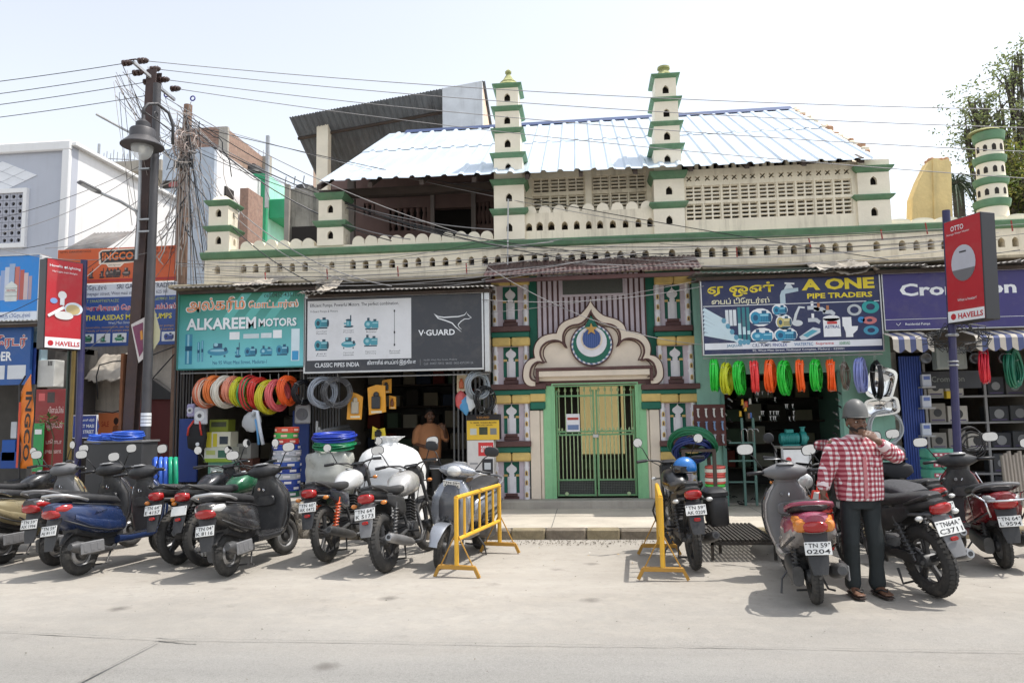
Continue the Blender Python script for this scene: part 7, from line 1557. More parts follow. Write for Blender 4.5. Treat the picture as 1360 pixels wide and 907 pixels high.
CABLE = mat('black_cable',(0.03,0.03,0.032),rough=0.6,var=0.2);CABLEG = mat('grey_cable',(0.28,0.27,0.27),rough=0.6,var=0.2)
cr = random.Random(21);q = MB()
for k in range(9):
 c = at(1271,452,-2.2);a0 = cr.uniform(0,6);pts = []
 for i in range(20): t = 2*PI*i/19+a0;pts.append((c.x+cos(t)*cr.uniform(0.18,0.36)*1.3,-2.2+0.12*sin(t*1.3+k),c.z+0.03+sin(t)*cr.uniform(0.05,0.22)))
 q.tube(pts,0.006,4)
tag(q.build('cable_tangle',CABLE),'tangle of black cable wound round the right violet pole','cables',kind='stuff')
q = MB()
for k in range(8):
 c = at(1288,580,-2.2);q.torus((c.x+0.01*k,-2.2+0.006*k,c.z-0.02*k),0.13+0.01*(k % 3),0.006,'y',18,4,1)
tag(q.build('cable_coil',CABLE),'coil of black cable hung on the right violet pole','cable coil')
# round cable-wrapped post behind
W2 = thing('cable_wrapped_pole','brown pole thick with tangled cables above the pale blue house','power pole',(at(243,400,1.0).x,1.0,0));b0 = Vector(W2.location)
MB().tube([(at(240,400,1).x-b0.x,0,0),(at(243,260,1).x-b0.x,0,at(243,260,1).z),(at(250,140,1).x-b0.x,0,at(250,140,1).z)],[0.13,0.11,0.08],10).build('trunk',mat('pole_brown',sr(134,108,92),rough=0.85,var=0.3,scale=4),W2)
r = rect(231,212,256,222,0.85);MB().box(r[0]-b0.x,r[1]-b0.x,-0.16,-0.1,r[2],r[3],0.01).build('switch_panel',mat('switch_dark',(0.04,0.045,0.04),rough=0.5),W2); 
for k in (0.45,0.75): q = MB();x = r[0]+(r[1]-r[0])*k-b0.x;q.box(x-0.04,x+0.04,-0.175,-0.161,r[2]+0.03,r[3]-0.03);q.build('fuse',W_,W2)
q = MB();p = at(228,164,0.8)-b0;p2 = at(246,174,1.0)-b0;q.tube([(p.x,-0.2,p.z),(p2.x,0,p2.z)],0.02,5);q.build('arm',GALV,W2);q = MB();p = at(258,192,0.9)-b0;p2 = at(246,200,1)-b0;q.tube([(p.x,-0.1,p.z),(p2.x,0,p2.z)],0.015,5);q.build('arm',GALV,W2)
# ================================================================== wires
def wire(a,b,sag,r,label,group,m=CABLE,n=20):
 q = MB();q.tube(catenary(a,b,sag,n),r,5);o = q.build('overhead_wire',m,None,smooth=True);return tag(o,label,'wire',group)
def mpw(i): return INS[i]+Vector((bp_.x,YP,0))
gL,gR = 'supply wires leaving the girder pole to the left','supply wires crossing the sky to the right'
for i,(py_,k) in enumerate(((121,0),(141,2),(157,3),(171,3))):
 a = at(-420,py_+24,-3.2);b = mpw(k) if i < 3 else at(197,127,YP);wire(a,b,0.10,0.006,['topmost','second highest','third highest','lowest'][i]+' supply wire running left from the girder pole',gL)
for i,(p0,y1,k) in enumerate((((194,83),139,1),((216,97),168,6),((222,107),206,4),((234,119),250,5))):
 a = mpw(k);b = at(1760,y1+10,-2.6);wire(a,b,0.22,0.006,['topmost','second highest','third highest','lowest'][i]+' supply wire crossing the sky to the right',gR,CABLEG)
wr = random.Random(33)
# service drops fanning from the poles to the shop fronts
drops = [((235,150,0.9),(520,320,-0.3)),((240,150,0.9),(545,318,-0.3)),((248,152,0.9),(600,315,-0.3)),((236,160,0.9),(655,305,-0.3)),((250,160,0.9),(870,300,-0.4)),((220,130,-1.4),(640,318,-0.4)),((245,170,0.9),(700,330,-0.5)),((240,200,0.8),(520,380,-1.0)),((244,210,0.8),(470,375,-1.0)),
         ((246,165,0.8),(1180,345,-0.6)),((248,190,0.8),(935,350,-0.6)),((240,220,0.8),(430,382,-1.1)),((252,180,0.8),(760,345,-0.7)),((247,195,0.8),(905,342,-0.7))]
for i,(a,b) in enumerate(sorted(drops,key=lambda d: d[1][0])): wire(at(*a),at(*b),wr.uniform(0.1,0.5),wr.choice([0.005,0.007,0.009]),'service cable from the poles, %s from the left by where it meets the shop fronts' % ORD[i],'service cables from the poles',wr.choice([CABLE,CABLEG]))
for i in range(16):       # cables strung along the parapet and awnings
 y0 = 352+i*2.5;y1 = y0-34+wr.uniform(-2,2);x0 = wr.uniform(225,300);x1 = wr.uniform(640,940)
 wire(at(x0,y0-6,-0.35-0.03*i),at(x1,y1+(680-x1)*0.0,-0.4-0.03*i),wr.uniform(0.05,0.25),wr.choice([0.004,0.006]),'%s highest of the cables strung loosely along the parapet left of the gateway' % ORD[i],'cables along the left parapet',wr.choice([CABLE,CABLEG,CABLEG]))
for i in range(13):
 y0 = 318+i*3;y1 = y0-20+wr.uniform(-3,3);x0 = wr.uniform(640,960);x1 = wr.uniform(1250,1420)
 wire(at(x0,y0,-0.35-0.03*i),at(x1,y1,-0.4-0.03*i),wr.uniform(0.03,0.16),wr.choice([0.004,0.006]),'%s highest of the cables strung along the parapet right of the gateway' % ORD[i],'cables along the right parapet',wr.choice([CABLE,CABLEG,CABLEG]))
wire(at(640,398,-1.0),at(935,380,-1.0),0.12,0.006,'pale cable sagging across the striped field of the gateway','cables across the gateway',CABLEG);wire(at(655,415,-0.9),at(930,372,-0.9),0.05,0.004,'thin cable rising across the arch of the gateway','cables across the gateway',CABLEG);wire(at(640,350,-0.9),at(935,458,-0.9),0.25,0.006,'cable slanting down across the gateway to the navy signboard','cables across the gateway',CABLEG)
for i,(a,b) in enumerate((((0,290,-2.5),(240,190,0.9)),((0,310,-2.5),(190,225,-1.5)),((30,330,-2.2),(190,262,-1.5)),((80,395,-1.8),(238,240,0.9)),((0,420,-2.4),(185,300,-1.5)),((60,330,-2),(245,280,1.0)),((110,470,-1.6),(234,330,0.8)),((0,330,-2.4),(200,335,-1.5)))): wire(at(*a),at(*b),0.15,0.005,'%s cable strung across the left houses, %s of eight' % ('grey' if i % 2 else 'black',ORD[i]),'cables across the left houses',CABLEG if i % 2 else CABLE)
for (p,y0,y1,lab) in ((735,350,372,''),(1032,318,330,''),(675,262,355,'')):
 if p == 675:
  a,b = at(675,265,-0.15),at(674,362,-0.15);q = MB();q.tube([a,b,at(640,372,-0.4)],0.013,6);tag(q.build('white_conduit',paint('pvc_white',(190,190,190))),'thin white conduit running down the pointed minaret','conduit')
q = MB();q.tube([at(672,358,-0.5),at(735,345,-0.6),at(930,362,-0.9),at(930,440,-0.9)],0.012,6)
for i,(px0,py0,px1,py1,Y) in enumerate(((352,362,353,376,-0.25),(434,357,435,371,-0.25),(528,354,529,368,-0.25),(619,350,620,364,-0.25),(978,328,979,342,-0.2),(1074,316,1077,330,-0.2),(1170,305,1172,318,-0.2),(1229,296,1232,311,-0.2),(1343,293,1345,307,-0.2))):
 k = MB();k.tube([at(px0,py0,Y),at(px1,py1,Y)],0.012,5);tag(k.build('cable_hanger',paint('hanger_red',(160,60,52))),'%s from the left of the small red cable hangers on the parapet' % ORD[i],'hanger','red cable hangers on the parapet')
q = MB();rs = random.Random(77)      # wild tangle round the wrapped pole
for k in range(48):
 p0 = at(rs.gauss(246,9),rs.uniform(135,300),0.8+rs.uniform(-0.3,0.3));pts = [p0];dv = Vector((rs.uniform(-1,1),rs.uniform(-0.5,0.5),rs.uniform(-1.4,0.2)))
 for i in range(rs.randint(6,15)):
  dv = dv*0.75+Vector((rs.uniform(-0.6,0.6),rs.uniform(-0.3,0.3),rs.uniform(-0.8,0.45)));pts.append(pts[-1]+dv*0.14)
 q.m(k % 3).tube(pts,rs.choice([0.005,0.007,0.011]),4)
for k in range(34):
 a = at(rs.gauss(247,7),rs.uniform(140,210),0.8);b = at(rs.uniform(215,305),rs.uniform(300,420),0.7+rs.uniform(-0.6,0.5));q.m(k % 3).tube(catenary(a,b,rs.uniform(-0.1,0.5),10),rs.choice([0.004,0.006,0.009]),4)
for k in range(22):
 a = at(rs.uniform(150,215),rs.uniform(85,130),YP);b = at(rs.uniform(225,262),rs.uniform(150,215),0.8);q.m(k % 3).tube(catenary(a,b,rs.uniform(0.0,0.5),10),rs.choice([0.004,0.006]),4)
for k in range(6):
 a = at(rs.uniform(148,180),rs.uniform(90,135),YP-0.2);b = at(rs.uniform(175,205),rs.uniform(190,330),YP-0.1);q.m(k % 3).tube(catenary(a,b,rs.uniform(0.0,0.3),8),0.004,4)
tag(q.build('cable_tangle',[CABLE,CABLEG,mat('faded_cable',(0.45,0.40,0.36),rough=0.7)]),'wild tangle of cables between the girder pole and the brown pole','cables',kind='stuff')
q = MB();rs = random.Random(5)
for k in range(12): c = at(rs.gauss(246,8),rs.uniform(185,200),0.7);q.torus((c.x,c.y,c.z),rs.uniform(0.08,0.2),0.009,rs.choice(['x','y']),16,4)
tag(q.build('cable_loops',mat('faded_cable2',(0.5,0.4,0.36),rough=0.7)),'loops of faded cable bunched on the brown pole','cables',kind='stuff')
for (px_,py_) in ((221,126),(256,131)):
 q = MB();c = at(px_,py_,-0.8);q.torus(c,0.04,0.012,'y',14,6);tag(q.build('blue_coil',paint('coil_violet',(70,64,150))),{221: 'violet cable loop just right of the girder pole',256: 'violet cable loop above the brown pole'}[px_],'cable coil')
# heavy cables at the left wall
for i,pts in enumerate(([(130,530),(128,500),(132,485),(150,480),(185,478),(232,460)],[(120,545),(150,548),(175,540),(205,500),(232,470)])): q = MB();q.tube([at(a,b,0.4) for a,b in pts],0.012,6);tag(q.build('wall_cable',CABLE,None,smooth=True),['upper','lower'][i]+' thick black cable looping before the dirty white wall','cable')
# ================================================================== trees
def tree(label,base,height,crown,seed,leafm,nl,lsize,group=None,name='street_tree',limbs=9,droop=0.0):
 rs = random.Random(seed);T = thing(name,label,'tree',base,0,group);MB().tube([(0,0,0),(0.15,0,height*0.3),(0.05,0.1,height*0.55)],[0.2,0.14,0.08],8).build('trunk',mat('bark',(0.10,0.085,0.07),rough=0.95,var=0.35,scale=8),T)
 tips = [];q = MB()
 for k in range(limbs):
  c = crown[k % len(crown)];p0 = Vector((0.05,0.1,height*0.5));e = Vector(c[0])+Vector((rs.gauss(0,0.35),rs.gauss(0,0.35),rs.gauss(0,0.3)))*c[1];mid = p0.lerp(e,0.5)+Vector((rs.gauss(0,0.25),rs.gauss(0,0.25),0.2));q.tube([p0,mid,e],[0.055,0.03,0.012],6);tips.append(e)
  for j in range(5): f = e+Vector((rs.gauss(0,0.5),rs.gauss(0,0.5),rs.gauss(0,0.4)))*c[1];q.tube([mid.lerp(e,rs.uniform(0.3,1)),(e+f)/2+Vector((0,0,0.08)),f],[0.025,0.015,0.006],4);tips.append(f)
 q.build('limbs',MATS['bark'],T)
 q = MB();per = max(1,nl//len(tips))
 for t in tips:
  ncl = max(1,per//14)
  for g in range(ncl):
   cc = t+Vector((rs.gauss(0,0.26),rs.gauss(0,0.26),rs.gauss(0,0.2)-droop*rs.random()));q.m(rs.randint(0,1))
   for i in range(14):
    p = cc+Vector((rs.gauss(0,0.09),rs.gauss(0,0.09),rs.gauss(0,0.07)));d = Vector((rs.gauss(0,1),rs.gauss(0,1),rs.gauss(-0.2,0.7))).normalized()*lsize*rs.uniform(0.7,1.3);s_ = d.cross(Vector((rs.gauss(0,1),rs.gauss(0,1),rs.gauss(0,1)))).normalized()*lsize*0.22
    q.add([p,p+d*0.5+s_,p+d,p+d*0.5-s_],[(0,1,2,3)])
 q.build('crown',leafm,T);return T
def leafmat(name,c):
 m = mat(name,c,rough=0.55,var=0.4,scale=2);n = m.node_tree.nodes;l = m.node_tree.links;t = n.new('ShaderNodeBsdfTranslucent');t.inputs[0].default_value = (c[0]*1.5,c[1]*1.6,c[2],1);x = n.new('ShaderNodeMixShader');x.inputs[0].default_value = 0.45
 l.new(n['Principled BSDF'].outputs[0],x.inputs[1]);l.new(t.outputs[0],x.inputs[2]);l.new(x.outputs[0],n['Material Output'].inputs[0]);return m
LF1 = [leafmat('leaf_a',(0.13,0.155,0.085)),leafmat('leaf_b',(0.20,0.22,0.13))]
LF2 = [leafmat('leaf_c',(0.10,0.13,0.035)),leafmat('leaf_d',(0.17,0.16,0.05))]
Yt = 6.0;tb = at(1370,400,Yt);B0 = Vector((tb.x,Yt,0))
def tc_(px_,py_,r_,dy=0.0): return (tuple(at(px_,py_,Yt+dy)-B0),r_)
tree('airy grey-green tree rising behind the round minaret',B0,6.0,[tc_(1300,160,0.55),tc_(1320,135,0.55,0.4),tc_(1350,150,0.7),tc_(1340,110,0.4),tc_(1355,90,0.4,0.3),tc_(1290,180,0.45),tc_(1345,190,0.7,0.5),tc_(1375,120,0.7),tc_(1380,180,0.8),tc_(1320,195,0.5),tc_(1278,186,0.25),tc_(1352,78,0.18)],9,LF1,6500,0.10,limbs=26)
Yt = 4.5;tb = at(1362,400,Yt);B0 = Vector((tb.x,Yt,0))
tree('yellow-flowering dense tree right of the round minaret',B0,4.5,[tc_(1350,225,0.55),tc_(1362,250,0.6),tc_(1345,262,0.5),tc_(1375,215,0.6),tc_(1352,275,0.4),tc_(1370,240,0.7)],12,LF2,8000,0.09,limbs=20)
Yt = 5.0;tb = at(1283,420,Yt);B0 = Vector((tb.x,Yt,0))
# palm with hanging fronds
PM = thing('palm_tree','dark palm standing between the broken wall and the round minaret','tree',B0);ztp = at(1281,240,Yt).z;MB().tube([(0,0,0),(0.05,0,ztp)],[0.16,0.12],8).build('trunk',MATS['bark'],PM);pr_ = random.Random(3);q = MB();PLM = mat('palm_green',(0.055,0.085,0.04),rough=0.55,var=0.35,scale=3)
for k in range(30):
 a = 2*PI*k/30+pr_.uniform(-0.1,0.1);up_ = pr_.uniform(-0.2,1.1);L_ = pr_.uniform(0.7,1.05);pts = []
 for i in range(8): t = i/7;pts.append(Vector((cos(a)*L_*t*0.62,sin(a)*L_*t*0.7,ztp-0.1+L_*(up_*t-1.1*t*t))))
 f = MB();f.tube(pts,[0.016]*7+[0.004],4)
 for i in range(1,8):
  for s_ in (-1,1):
   for w_ in (0,0.5):
    p = pts[i-1].lerp(pts[i],w_);sd = Vector((-sin(a),cos(a),0))*s_;e = p+sd*0.2+Vector((cos(a)*0.1,sin(a)*0.1,-0.16));f.add([p,p+Vector((0,0,0.015)),e],[(0,1,2)])
 f.build('frond',PLM,PM)
# ================================================================== two-wheelers
RUBBER = mat('tyre_rubber',(0.035,0.034,0.033),rough=0.85,var=0.25,scale=20,dirt=0.6,dcol=(0.17,0.15,0.125),dscale=6)
ALLOY = mat('alloy_grey',(0.34,0.34,0.345),rough=0.45,metal=0.7,var=0.2,dirt=0.5,dcol=(0.16,0.14,0.11),dscale=8)
ALLOYB = mat('alloy_black',(0.03,0.03,0.032),rough=0.45,var=0.2,dirt=0.5,dcol=(0.15,0.13,0.1),dscale=8)
CHROME = mat('chrome_bright',(0.68,0.68,0.7),rough=0.14,metal=1.0,var=0.1)
MIRR = mat('mirror_glass',(0.86,0.88,0.9),rough=0.03,metal=1.0,var=0)
SEATM = mat('seat_vinyl',(0.022,0.022,0.024),rough=0.55,var=0.2,scale=12,dirt=0.5,dcol=(0.12,0.11,0.10),dscale=4,bump=0.15,bscale=90)
PLAS = mat('dusty_black_plastic',(0.028,0.028,0.03),rough=0.5,var=0.2,scale=8,dirt=0.55,dcol=(0.13,0.12,0.105),dscale=4)
GREYP = mat('grey_plastic',(0.16,0.16,0.165),rough=0.5,var=0.15,dirt=0.4,dcol=(0.2,0.18,0.16),dscale=4)
ENG = mat('engine_metal',(0.09,0.09,0.092),rough=0.5,metal=0.5,var=0.3,scale=14,dirt=0.5,dcol=(0.1,0.085,0.07),dscale=6)
REDL = mat('red_lens',(0.35,0.012,0.012),rough=0.12,var=0.1,coat=0.6);AMBL = mat('amber_lens',(0.6,0.2,0.03),rough=0.15,var=0.1,coat=0.5);CLRL = mat('clear_lens',(0.62,0.62,0.6),rough=0.1,metal=0.3,var=0.05,coat=0.6)
PLATE = mat('plate_white',(0.72,0.72,0.7),rough=0.5,var=0.1,dirt=0.35,dcol=(0.4,0.35,0.28),dscale=8);INKB = mat('plate_black',(0.015,0.015,0.015),rough=0.5,var=0)
def carpaint(name,rgb,metal=0.25,rough=0.28,dirt=0.35): return mat(name,sr(*rgb),rough=rough,metal=metal,var=0.1,scale=3,coat=0.5,dirt=dirt,dcol=(0.25,0.225,0.19),dscale=5)
X_ = Vector((1,0,0));Y_ = Vector((0,1,0));Z_ = Vector((0,0,1))
def wheel(T,c,Ro,rt,rimm,style,steer=0.0):
 """rim as the part, tyre and hub as its sub-parts; axle along local Y"""
 q = MB();Ri = Ro-rt*1.75
 q.lathe([(Ri,-rt*0.55),(Ri+0.008,-rt*0.62),(Ri+0.008,rt*0.62),(Ri,rt*0.55),(Ri-0.018,rt*0.35),(Ri-0.018,-rt*0.35),(Ri,-rt*0.55)],32,'y',(0,0,0),False)
 if style == 'steel':
  q.lathe([(Ri-0.012,0.0),(Ri-0.03,-0.018),(Ri*0.62,-0.03),(Ri*0.55,-0.012),(Ri*0.3,-0.012),(Ri*0.28,-0.035),(0,-0.035)],28,'y',(0,0,0),False);q.lathe([(Ri-0.012,0.01),(Ri*0.6,0.03),(Ri*0.28,0.03),(0,0.03)],28,'y',(0,0,0),False)
 elif style == 'wire':
  for k in range(28):
   a = 2*PI*k/28;b = a+(0.5 if k % 2 else -0.5);q.tube([(0.035*cos(b),0.03*(-1)**(k//2),0.035*sin(b)),(Ri*cos(a),0,Ri*sin(a))],0.0025,4)
 else:
  n_ = 5 if style == 'five' else 6
  for k in range(n_):
   a = 2*PI*k/n_+0.3
   for da in ((-0.11,0.11) if style == 'five' else (0,)):
    p0 = Vector((0.045*cos(a+da*2),0,0.045*sin(a+da*2)));p1 = Vector(((Ri-0.008)*cos(a+da),0,(Ri-0.008)*sin(a+da)));t = (p1-p0).normalized();n2 = Vector((-t.z,0,t.x))*0.014
    q.loft([(p0,n2*1.3,Y_*0.02),(p0.lerp(p1,0.5),n2*0.9,Y_*0.015),(p1,n2*1.2,Y_*0.018)],8,3)
 W = q.build('wheel',rimm,T,smooth=35,loc=c);W.rotation_euler[2] = steer
 q = MB();q.torus((0,0,0),Ro-rt,rt,'y',40,12,0.92)
 # tread blocks
 for k in range(44):
  a = 2*PI*k/44
  for s_ in (-1,1):
   b = s_*0.42;rr_ = Ro-rt+rt*cos(b)+0.001;p = Vector((rr_*cos(a),rt*0.92*sin(b),rr_*sin(a)));t = Vector((-sin(a),0.35*s_,cos(a)));n2 = Vector((cos(a)*cos(b),sin(b),sin(a)*cos(b)));w_ = n2.cross(t).normalized()
   u,v = t.normalized()*Ro*0.055,w_*rt*0.34;q.add([p-u-v,p+u-v,p+u+v,p-u+v,p-u-v+n2*0.0028,p+u-v+n2*0.0028,p+u+v+n2*0.0028,p-u+v+n2*0.0028],[(4,5,6,7),(0,1,5,4),(1,2,6,5),(2,3,7,6),(3,0,4,7)])
 tag(q.build('tyre',RUBBER,W,smooth=35),kind=None)
 MB().lathe([(0.03,-0.07),(0.055,-0.055),(0.06,-0.03),(0.06,0.03),(0.055,0.055),(0.03,0.07)],16,'y').build('hub',ENG,W,smooth=40)
 return W
def nplate(T,c,w,h,l1,l2,tilt,face=-1,m=None,ink_=None,yaw=0.0):
 """number plate facing local -X (face -1) or +X"""
 P = MB();P.box(-w/2,w/2,-0.003,0.003,-h/2,h/2,0.002);o = P.build('number_plate',m or PLATE,T,loc=c);o.rotation_euler = (tilt,0,(-PI/2 if face < 0 else PI/2)+yaw)
 if l1: text(l1,ink_ or INKB,o,-w*0.36,w*0.36,h*0.06,h*0.40,-0.0042,0.012)
 if l2: text(l2,ink_ or INKB,o,-w*0.44,w*0.44,-h*0.40,-h*0.06,-0.0042,0.012)
 for s_ in (-1,1): MB().lathe([(0.006,-0.006),(0.006,-0.003)],8,'y',(s_*w*0.43,0,h*0.36)).build('bolt',BLACK,o)
 return o
def mirror(T,root,head,m=None,rnd=False,tiltz=0.0):
 root,head = Vector(root),Vector(head);q = MB();q.tube([root,root.lerp(head,0.55)+Z_*0.03,head],0.006,6);s_ = q.build('mirror_stalk',m or BLACK,T,smooth=True)
 q = MB();a,b = (0.056,0.056) if rnd else (0.082,0.054);n_ = 18;e = 2 if rnd else 2.8
 q.loft([((0.018,0,0),Y_*a*0.55,Z_*b*0.55,e),((0.012,0,0),Y_*a*0.9,Z_*b*0.9,e),((-0.004,0,0),Y_*a,Z_*b,e)],n_,e);h = q.build('mirror_head',m or BLACK,T,smooth=40,loc=head+Vector((0,0,0.02)));h.rotation_euler = (0,0,tiltz)
 q = MB();q.loft([((-0.0045,0,0),Y_*a*0.9,Z_*b*0.88,e),((-0.0065,0,0),Y_*a*0.9,Z_*b*0.88,e)],n_,e);g = q.build('mirror_glass',MIRR,h)
 return h
def fender(T,c,R,a0,a1,hw,m,name,th=0.012,w0=1.0,w1=0.8):
 q = MB();n_ = 14;secs = []
 for i in range(n_+1):
  a = radians(a0+(a1-a0)*i/n_);r = Vector((cos(a),0,sin(a)));k = sin(PI*i/n_)**0.4 if 0 < i < n_ else 0.55
  secs.append((Vector(c)+r*R,Y_*hw*k*(w0+(w1-w0)*i/n_),r*th))
 q.loft(secs,12,2.2);return q.build(name,m,T,smooth=50)
def short(T,f):      # rear overhang: bring what lies behind the axle closer to it
 for o in T.children:
  n_ = o.name.split('.')[0]
  if n_ in ('number_plate','side_box'): o.location.x *= f
  elif n_ in ('body_shell','side_panel','indicator','tail_indicator','tail_lamp','seat','grab_rail','crash_guard','rear_mudguard','tail_cowl','reflector','indicator_stalk'):
   for me in [o.data]+[c.data for c in o.children]:
    for v in me.vertices:
     if v.co.x < 0: v.co.x *= f
def scooter(label,pos,rz,bodym,lean=-0.10,plate=('TN 59','AX 1994'),trim=None,front_out=False,steer=0.35,tail=None,badge=None,inner=None,rail=None,decal=None,wheels='steel',tallrail=False,facegrille=False,split=None,bigtail=False):
 T = thing('parked_scooter',label,'scooter',(pos[0],pos[1],0.0),radians(rz),'scooters parked at the kerb');T.rotation_euler = (lean,0,radians(rz));wb = 1.25;Ro = 0.215
 inner = inner or PLAS;trim = trim or bodym;rail = rail or GREYP
 wheel(T,(0,0,Ro),Ro,0.05,ALLOY if wheels == 'steel' else ALLOYB,wheels);wheel(T,(wb,0,Ro),Ro,0.048,ALLOY if wheels == 'steel' else ALLOYB,wheels,steer)
 # rear body shell
 q = MB();q.loft([((x,0,z),Y_*w,Z_*h,e) for x,z,h,w,e in ((0.56,0.47,0.09,0.09,3),(0.46,0.51,0.15,0.145,3),(0.30,0.535,0.175,0.185,2.8),(0.10,0.565,0.175,0.21,2.6),(-0.10,0.605,0.15,0.205,2.5),(-0.28,0.655,0.115,0.165,2.5),(-0.42,0.695,0.08,0.115,2.5),(-0.475,0.705,0.05,0.075,2.4))],28,2.6)
 if split: q.mi = [1 if sum(q.v[i][2] for i in f)/len(f) > split[1]+0.12*max(0,-sum(q.v[i][0] for i in f)/len(f)) else 0 for f in q.f]
 q.build('body_shell',[bodym,split[0]] if split else bodym,T,smooth=55)
 # side crease panels
 for s_ in (-1,1):
  MB().loft([((0.42,s_*0.145,0.45),Y_*0.018,Z_*0.05),((0.2,s_*0.195,0.47),Y_*0.02,Z_*0.055),((-0.05,s_*0.2,0.53),Y_*0.02,Z_*0.045),((-0.25,s_*0.165,0.6),Y_*0.015,Z_*0.03)],12,2.4).build('side_panel',trim,T,smooth=50)
  MB().loft([((-0.27,s_*0.135,0.70),Y_*0.025,Z_*0.04),((-0.38,s_*0.115,0.705),Y_*0.028,Z_*0.038),((-0.46,s_*0.085,0.70),Y_*0.015,Z_*0.02)],12,2.4).build('indicator',tail or CLRL,T,smooth=50)
 if bigtail:
  for s_ in (-1,1): MB().loft([((-0.37,s_*0.10,0.665),Y_*0.06,Z_*0.055),((-0.44,s_*0.10,0.67),Y_*0.05,Z_*0.05),((-0.475,s_*0.09,0.675),Y_*0.03,Z_*0.03)],14,2.4).build('tail_indicator',AMBL,T,smooth=50)
 MB().loft([((-0.40,0,0.66),Y_*0.11,Z_*0.05),((-0.47,0,0.665),Y_*0.10,Z_*0.045),((-0.495,0,0.67),Y_*0.07,Z_*0.028)],16,2.6).build('tail_lamp',REDL,T,smooth=50)
 # seat
 MB().loft([((x,0,z),Y_*w,Z_*h,2.8) for x,z,h,w in ((0.52,0.70,0.03,0.07),(0.45,0.72,0.05,0.115),(0.25,0.75,0.055,0.145),(0.05,0.775,0.058,0.155),(-0.16,0.80,0.055,0.15),(-0.30,0.805,0.04,0.12),(-0.35,0.80,0.02,0.08))],24).build('seat',SEATM,T,smooth=50)
 MB().tube([(-0.02,-0.17,0.76),(-0.2,-0.18,0.80),(-0.38,-0.15,0.835),(-0.47,-0.07,0.85),(-0.48,0,0.85),(-0.47,0.07,0.85),(-0.38,0.15,0.835),(-0.2,0.18,0.80),(-0.02,0.17,0.76)],0.016,8).build('grab_rail',rail,T,smooth=True)
 if tallrail:
  q = MB(); 
  for s_ in (-1,1): q.tube([(-0.05,s_*0.2,0.45),(-0.05,s_*0.24,0.72),(-0.3,s_*0.24,0.76),(-0.52,s_*0.19,0.70),(-0.5,s_*0.16,0.55)],0.011,6)
  q.tube([(-0.52,-0.19,0.70),(-0.56,0,0.70),(-0.52,0.19,0.70)],0.011,6);q.build('crash_guard',CHROME,T,smooth=True)
 # rear mudguard, plate
 MB().loft([((-0.36,0,0.64),Y_*0.10,X_*0.02),((-0.42,0,0.52),Y_*0.085,X_*0.02),((-0.47,0,0.38),Y_*0.075,X_*0.014),((-0.50,0,0.30),Y_*0.055,X_*0.01)],10,4).build('rear_mudguard',PLAS,T,smooth=50)
 nplate(T,(-0.485,0,0.50),0.20,0.10,plate[0],plate[1],-0.25)
 fender(T,(0,0,Ro),Ro+0.03,20,150,0.075,PLAS,'inner_mudguard');MB().loft([((0.5,0,0.36),Y_*0.10,Z_*0.05),((0.2,0,0.37),Y_*0.12,Z_*0.05),((-0.1,0,0.47),Y_*0.10,Z_*0.05)],12,4).build('under_tray',PLAS,T)
 for s_ in (-1,1):
  MB().tube([(0.47,s_*0.135,0.64),(0.25,s_*0.165,0.685),(0.0,s_*0.185,0.715),(-0.2,s_*0.165,0.75)],0.007,6).build('seat_seam',PLAS,T,smooth=True)
  MB().tube([(0.44,s_*0.152,0.40),(0.2,s_*0.207,0.415),(-0.05,s_*0.21,0.475),(-0.3,s_*0.16,0.585)],0.008,6).build('lower_trim',PLAS,T,smooth=True)
 MB().loft([((0.915,0,0.66),Y_*0.11,Z_*0.06),((0.895,0,0.66),Y_*0.10,Z_*0.05)],16,4).build('glove_box',inner,T,smooth=45);MB().torus((0.885,0,0.79),0.02,0.006,'y',12,5).build('bag_hook',CHROME,T);MB().lathe([(0.018,0.885),(0.018,0.905)],12,'x',(0,0.06,0.80)).build('key_switch',CHROME,T)
 for s_ in (-1,1): MB().tube([(0.96,s_*0.16,1.0),(1.05,s_*0.14,0.93),(1.06,s_*0.05,0.84)],0.006,5).build('brake_cable',CABLE,T,smooth=True)
 # floorboard and tunnel
 MB().loft([((0.40,0,0.30),Y_*0.15,Z_*0.045),((0.55,0,0.285),Y_*0.175,Z_*0.035),((0.85,0,0.285),Y_*0.175,Z_*0.035),((0.97,0,0.31),Y_*0.16,Z_*0.045)],16,5).build('floorboard',trim,T,smooth=50)
 MB().box(0.5,0.92,-0.14,0.14,0.319,0.326,0.003).build('floor_mat',PLAS,T)
 for k in range(6): MB().box(0.53,0.9,-0.12+k*0.045,-0.105+k*0.045,0.326,0.331).build('mat_rib',PLAS,T)
 # leg shield: painted front, dark inner face
 MB().loft([((x,0,z),Y_*w,X_*h,3.2) for x,z,w,h in ((0.97,0.28,0.15,0.05),(1.01,0.40,0.205,0.055),(1.045,0.55,0.235,0.06),(1.05,0.70,0.225,0.06),(1.03,0.82,0.175,0.055),(1.01,0.91,0.10,0.05))],24).build('front_apron',bodym,T,smooth=50)
 MB().loft([((x,0,z),Y_*w,X_*h,3.2) for x,z,w,h in ((0.945,0.30,0.14,0.045),(0.965,0.42,0.185,0.05),(0.985,0.56,0.21,0.05),(0.985,0.70,0.20,0.055),(0.965,0.82,0.15,0.055),(0.955,0.90,0.09,0.05))],24).build('inner_panel',inner,T,smooth=50)
 MB().loft([((1.08,0,0.38),Y_*0.07,X_*0.04),((1.12,0,0.52),Y_*0.11,X_*0.06),((1.125,0,0.68),Y_*0.12,X_*0.06),((1.09,0,0.82),Y_*0.085,X_*0.05),((1.06,0,0.9),Y_*0.05,X_*0.03)],16,2.4).build('nose',trim,T,smooth=50)
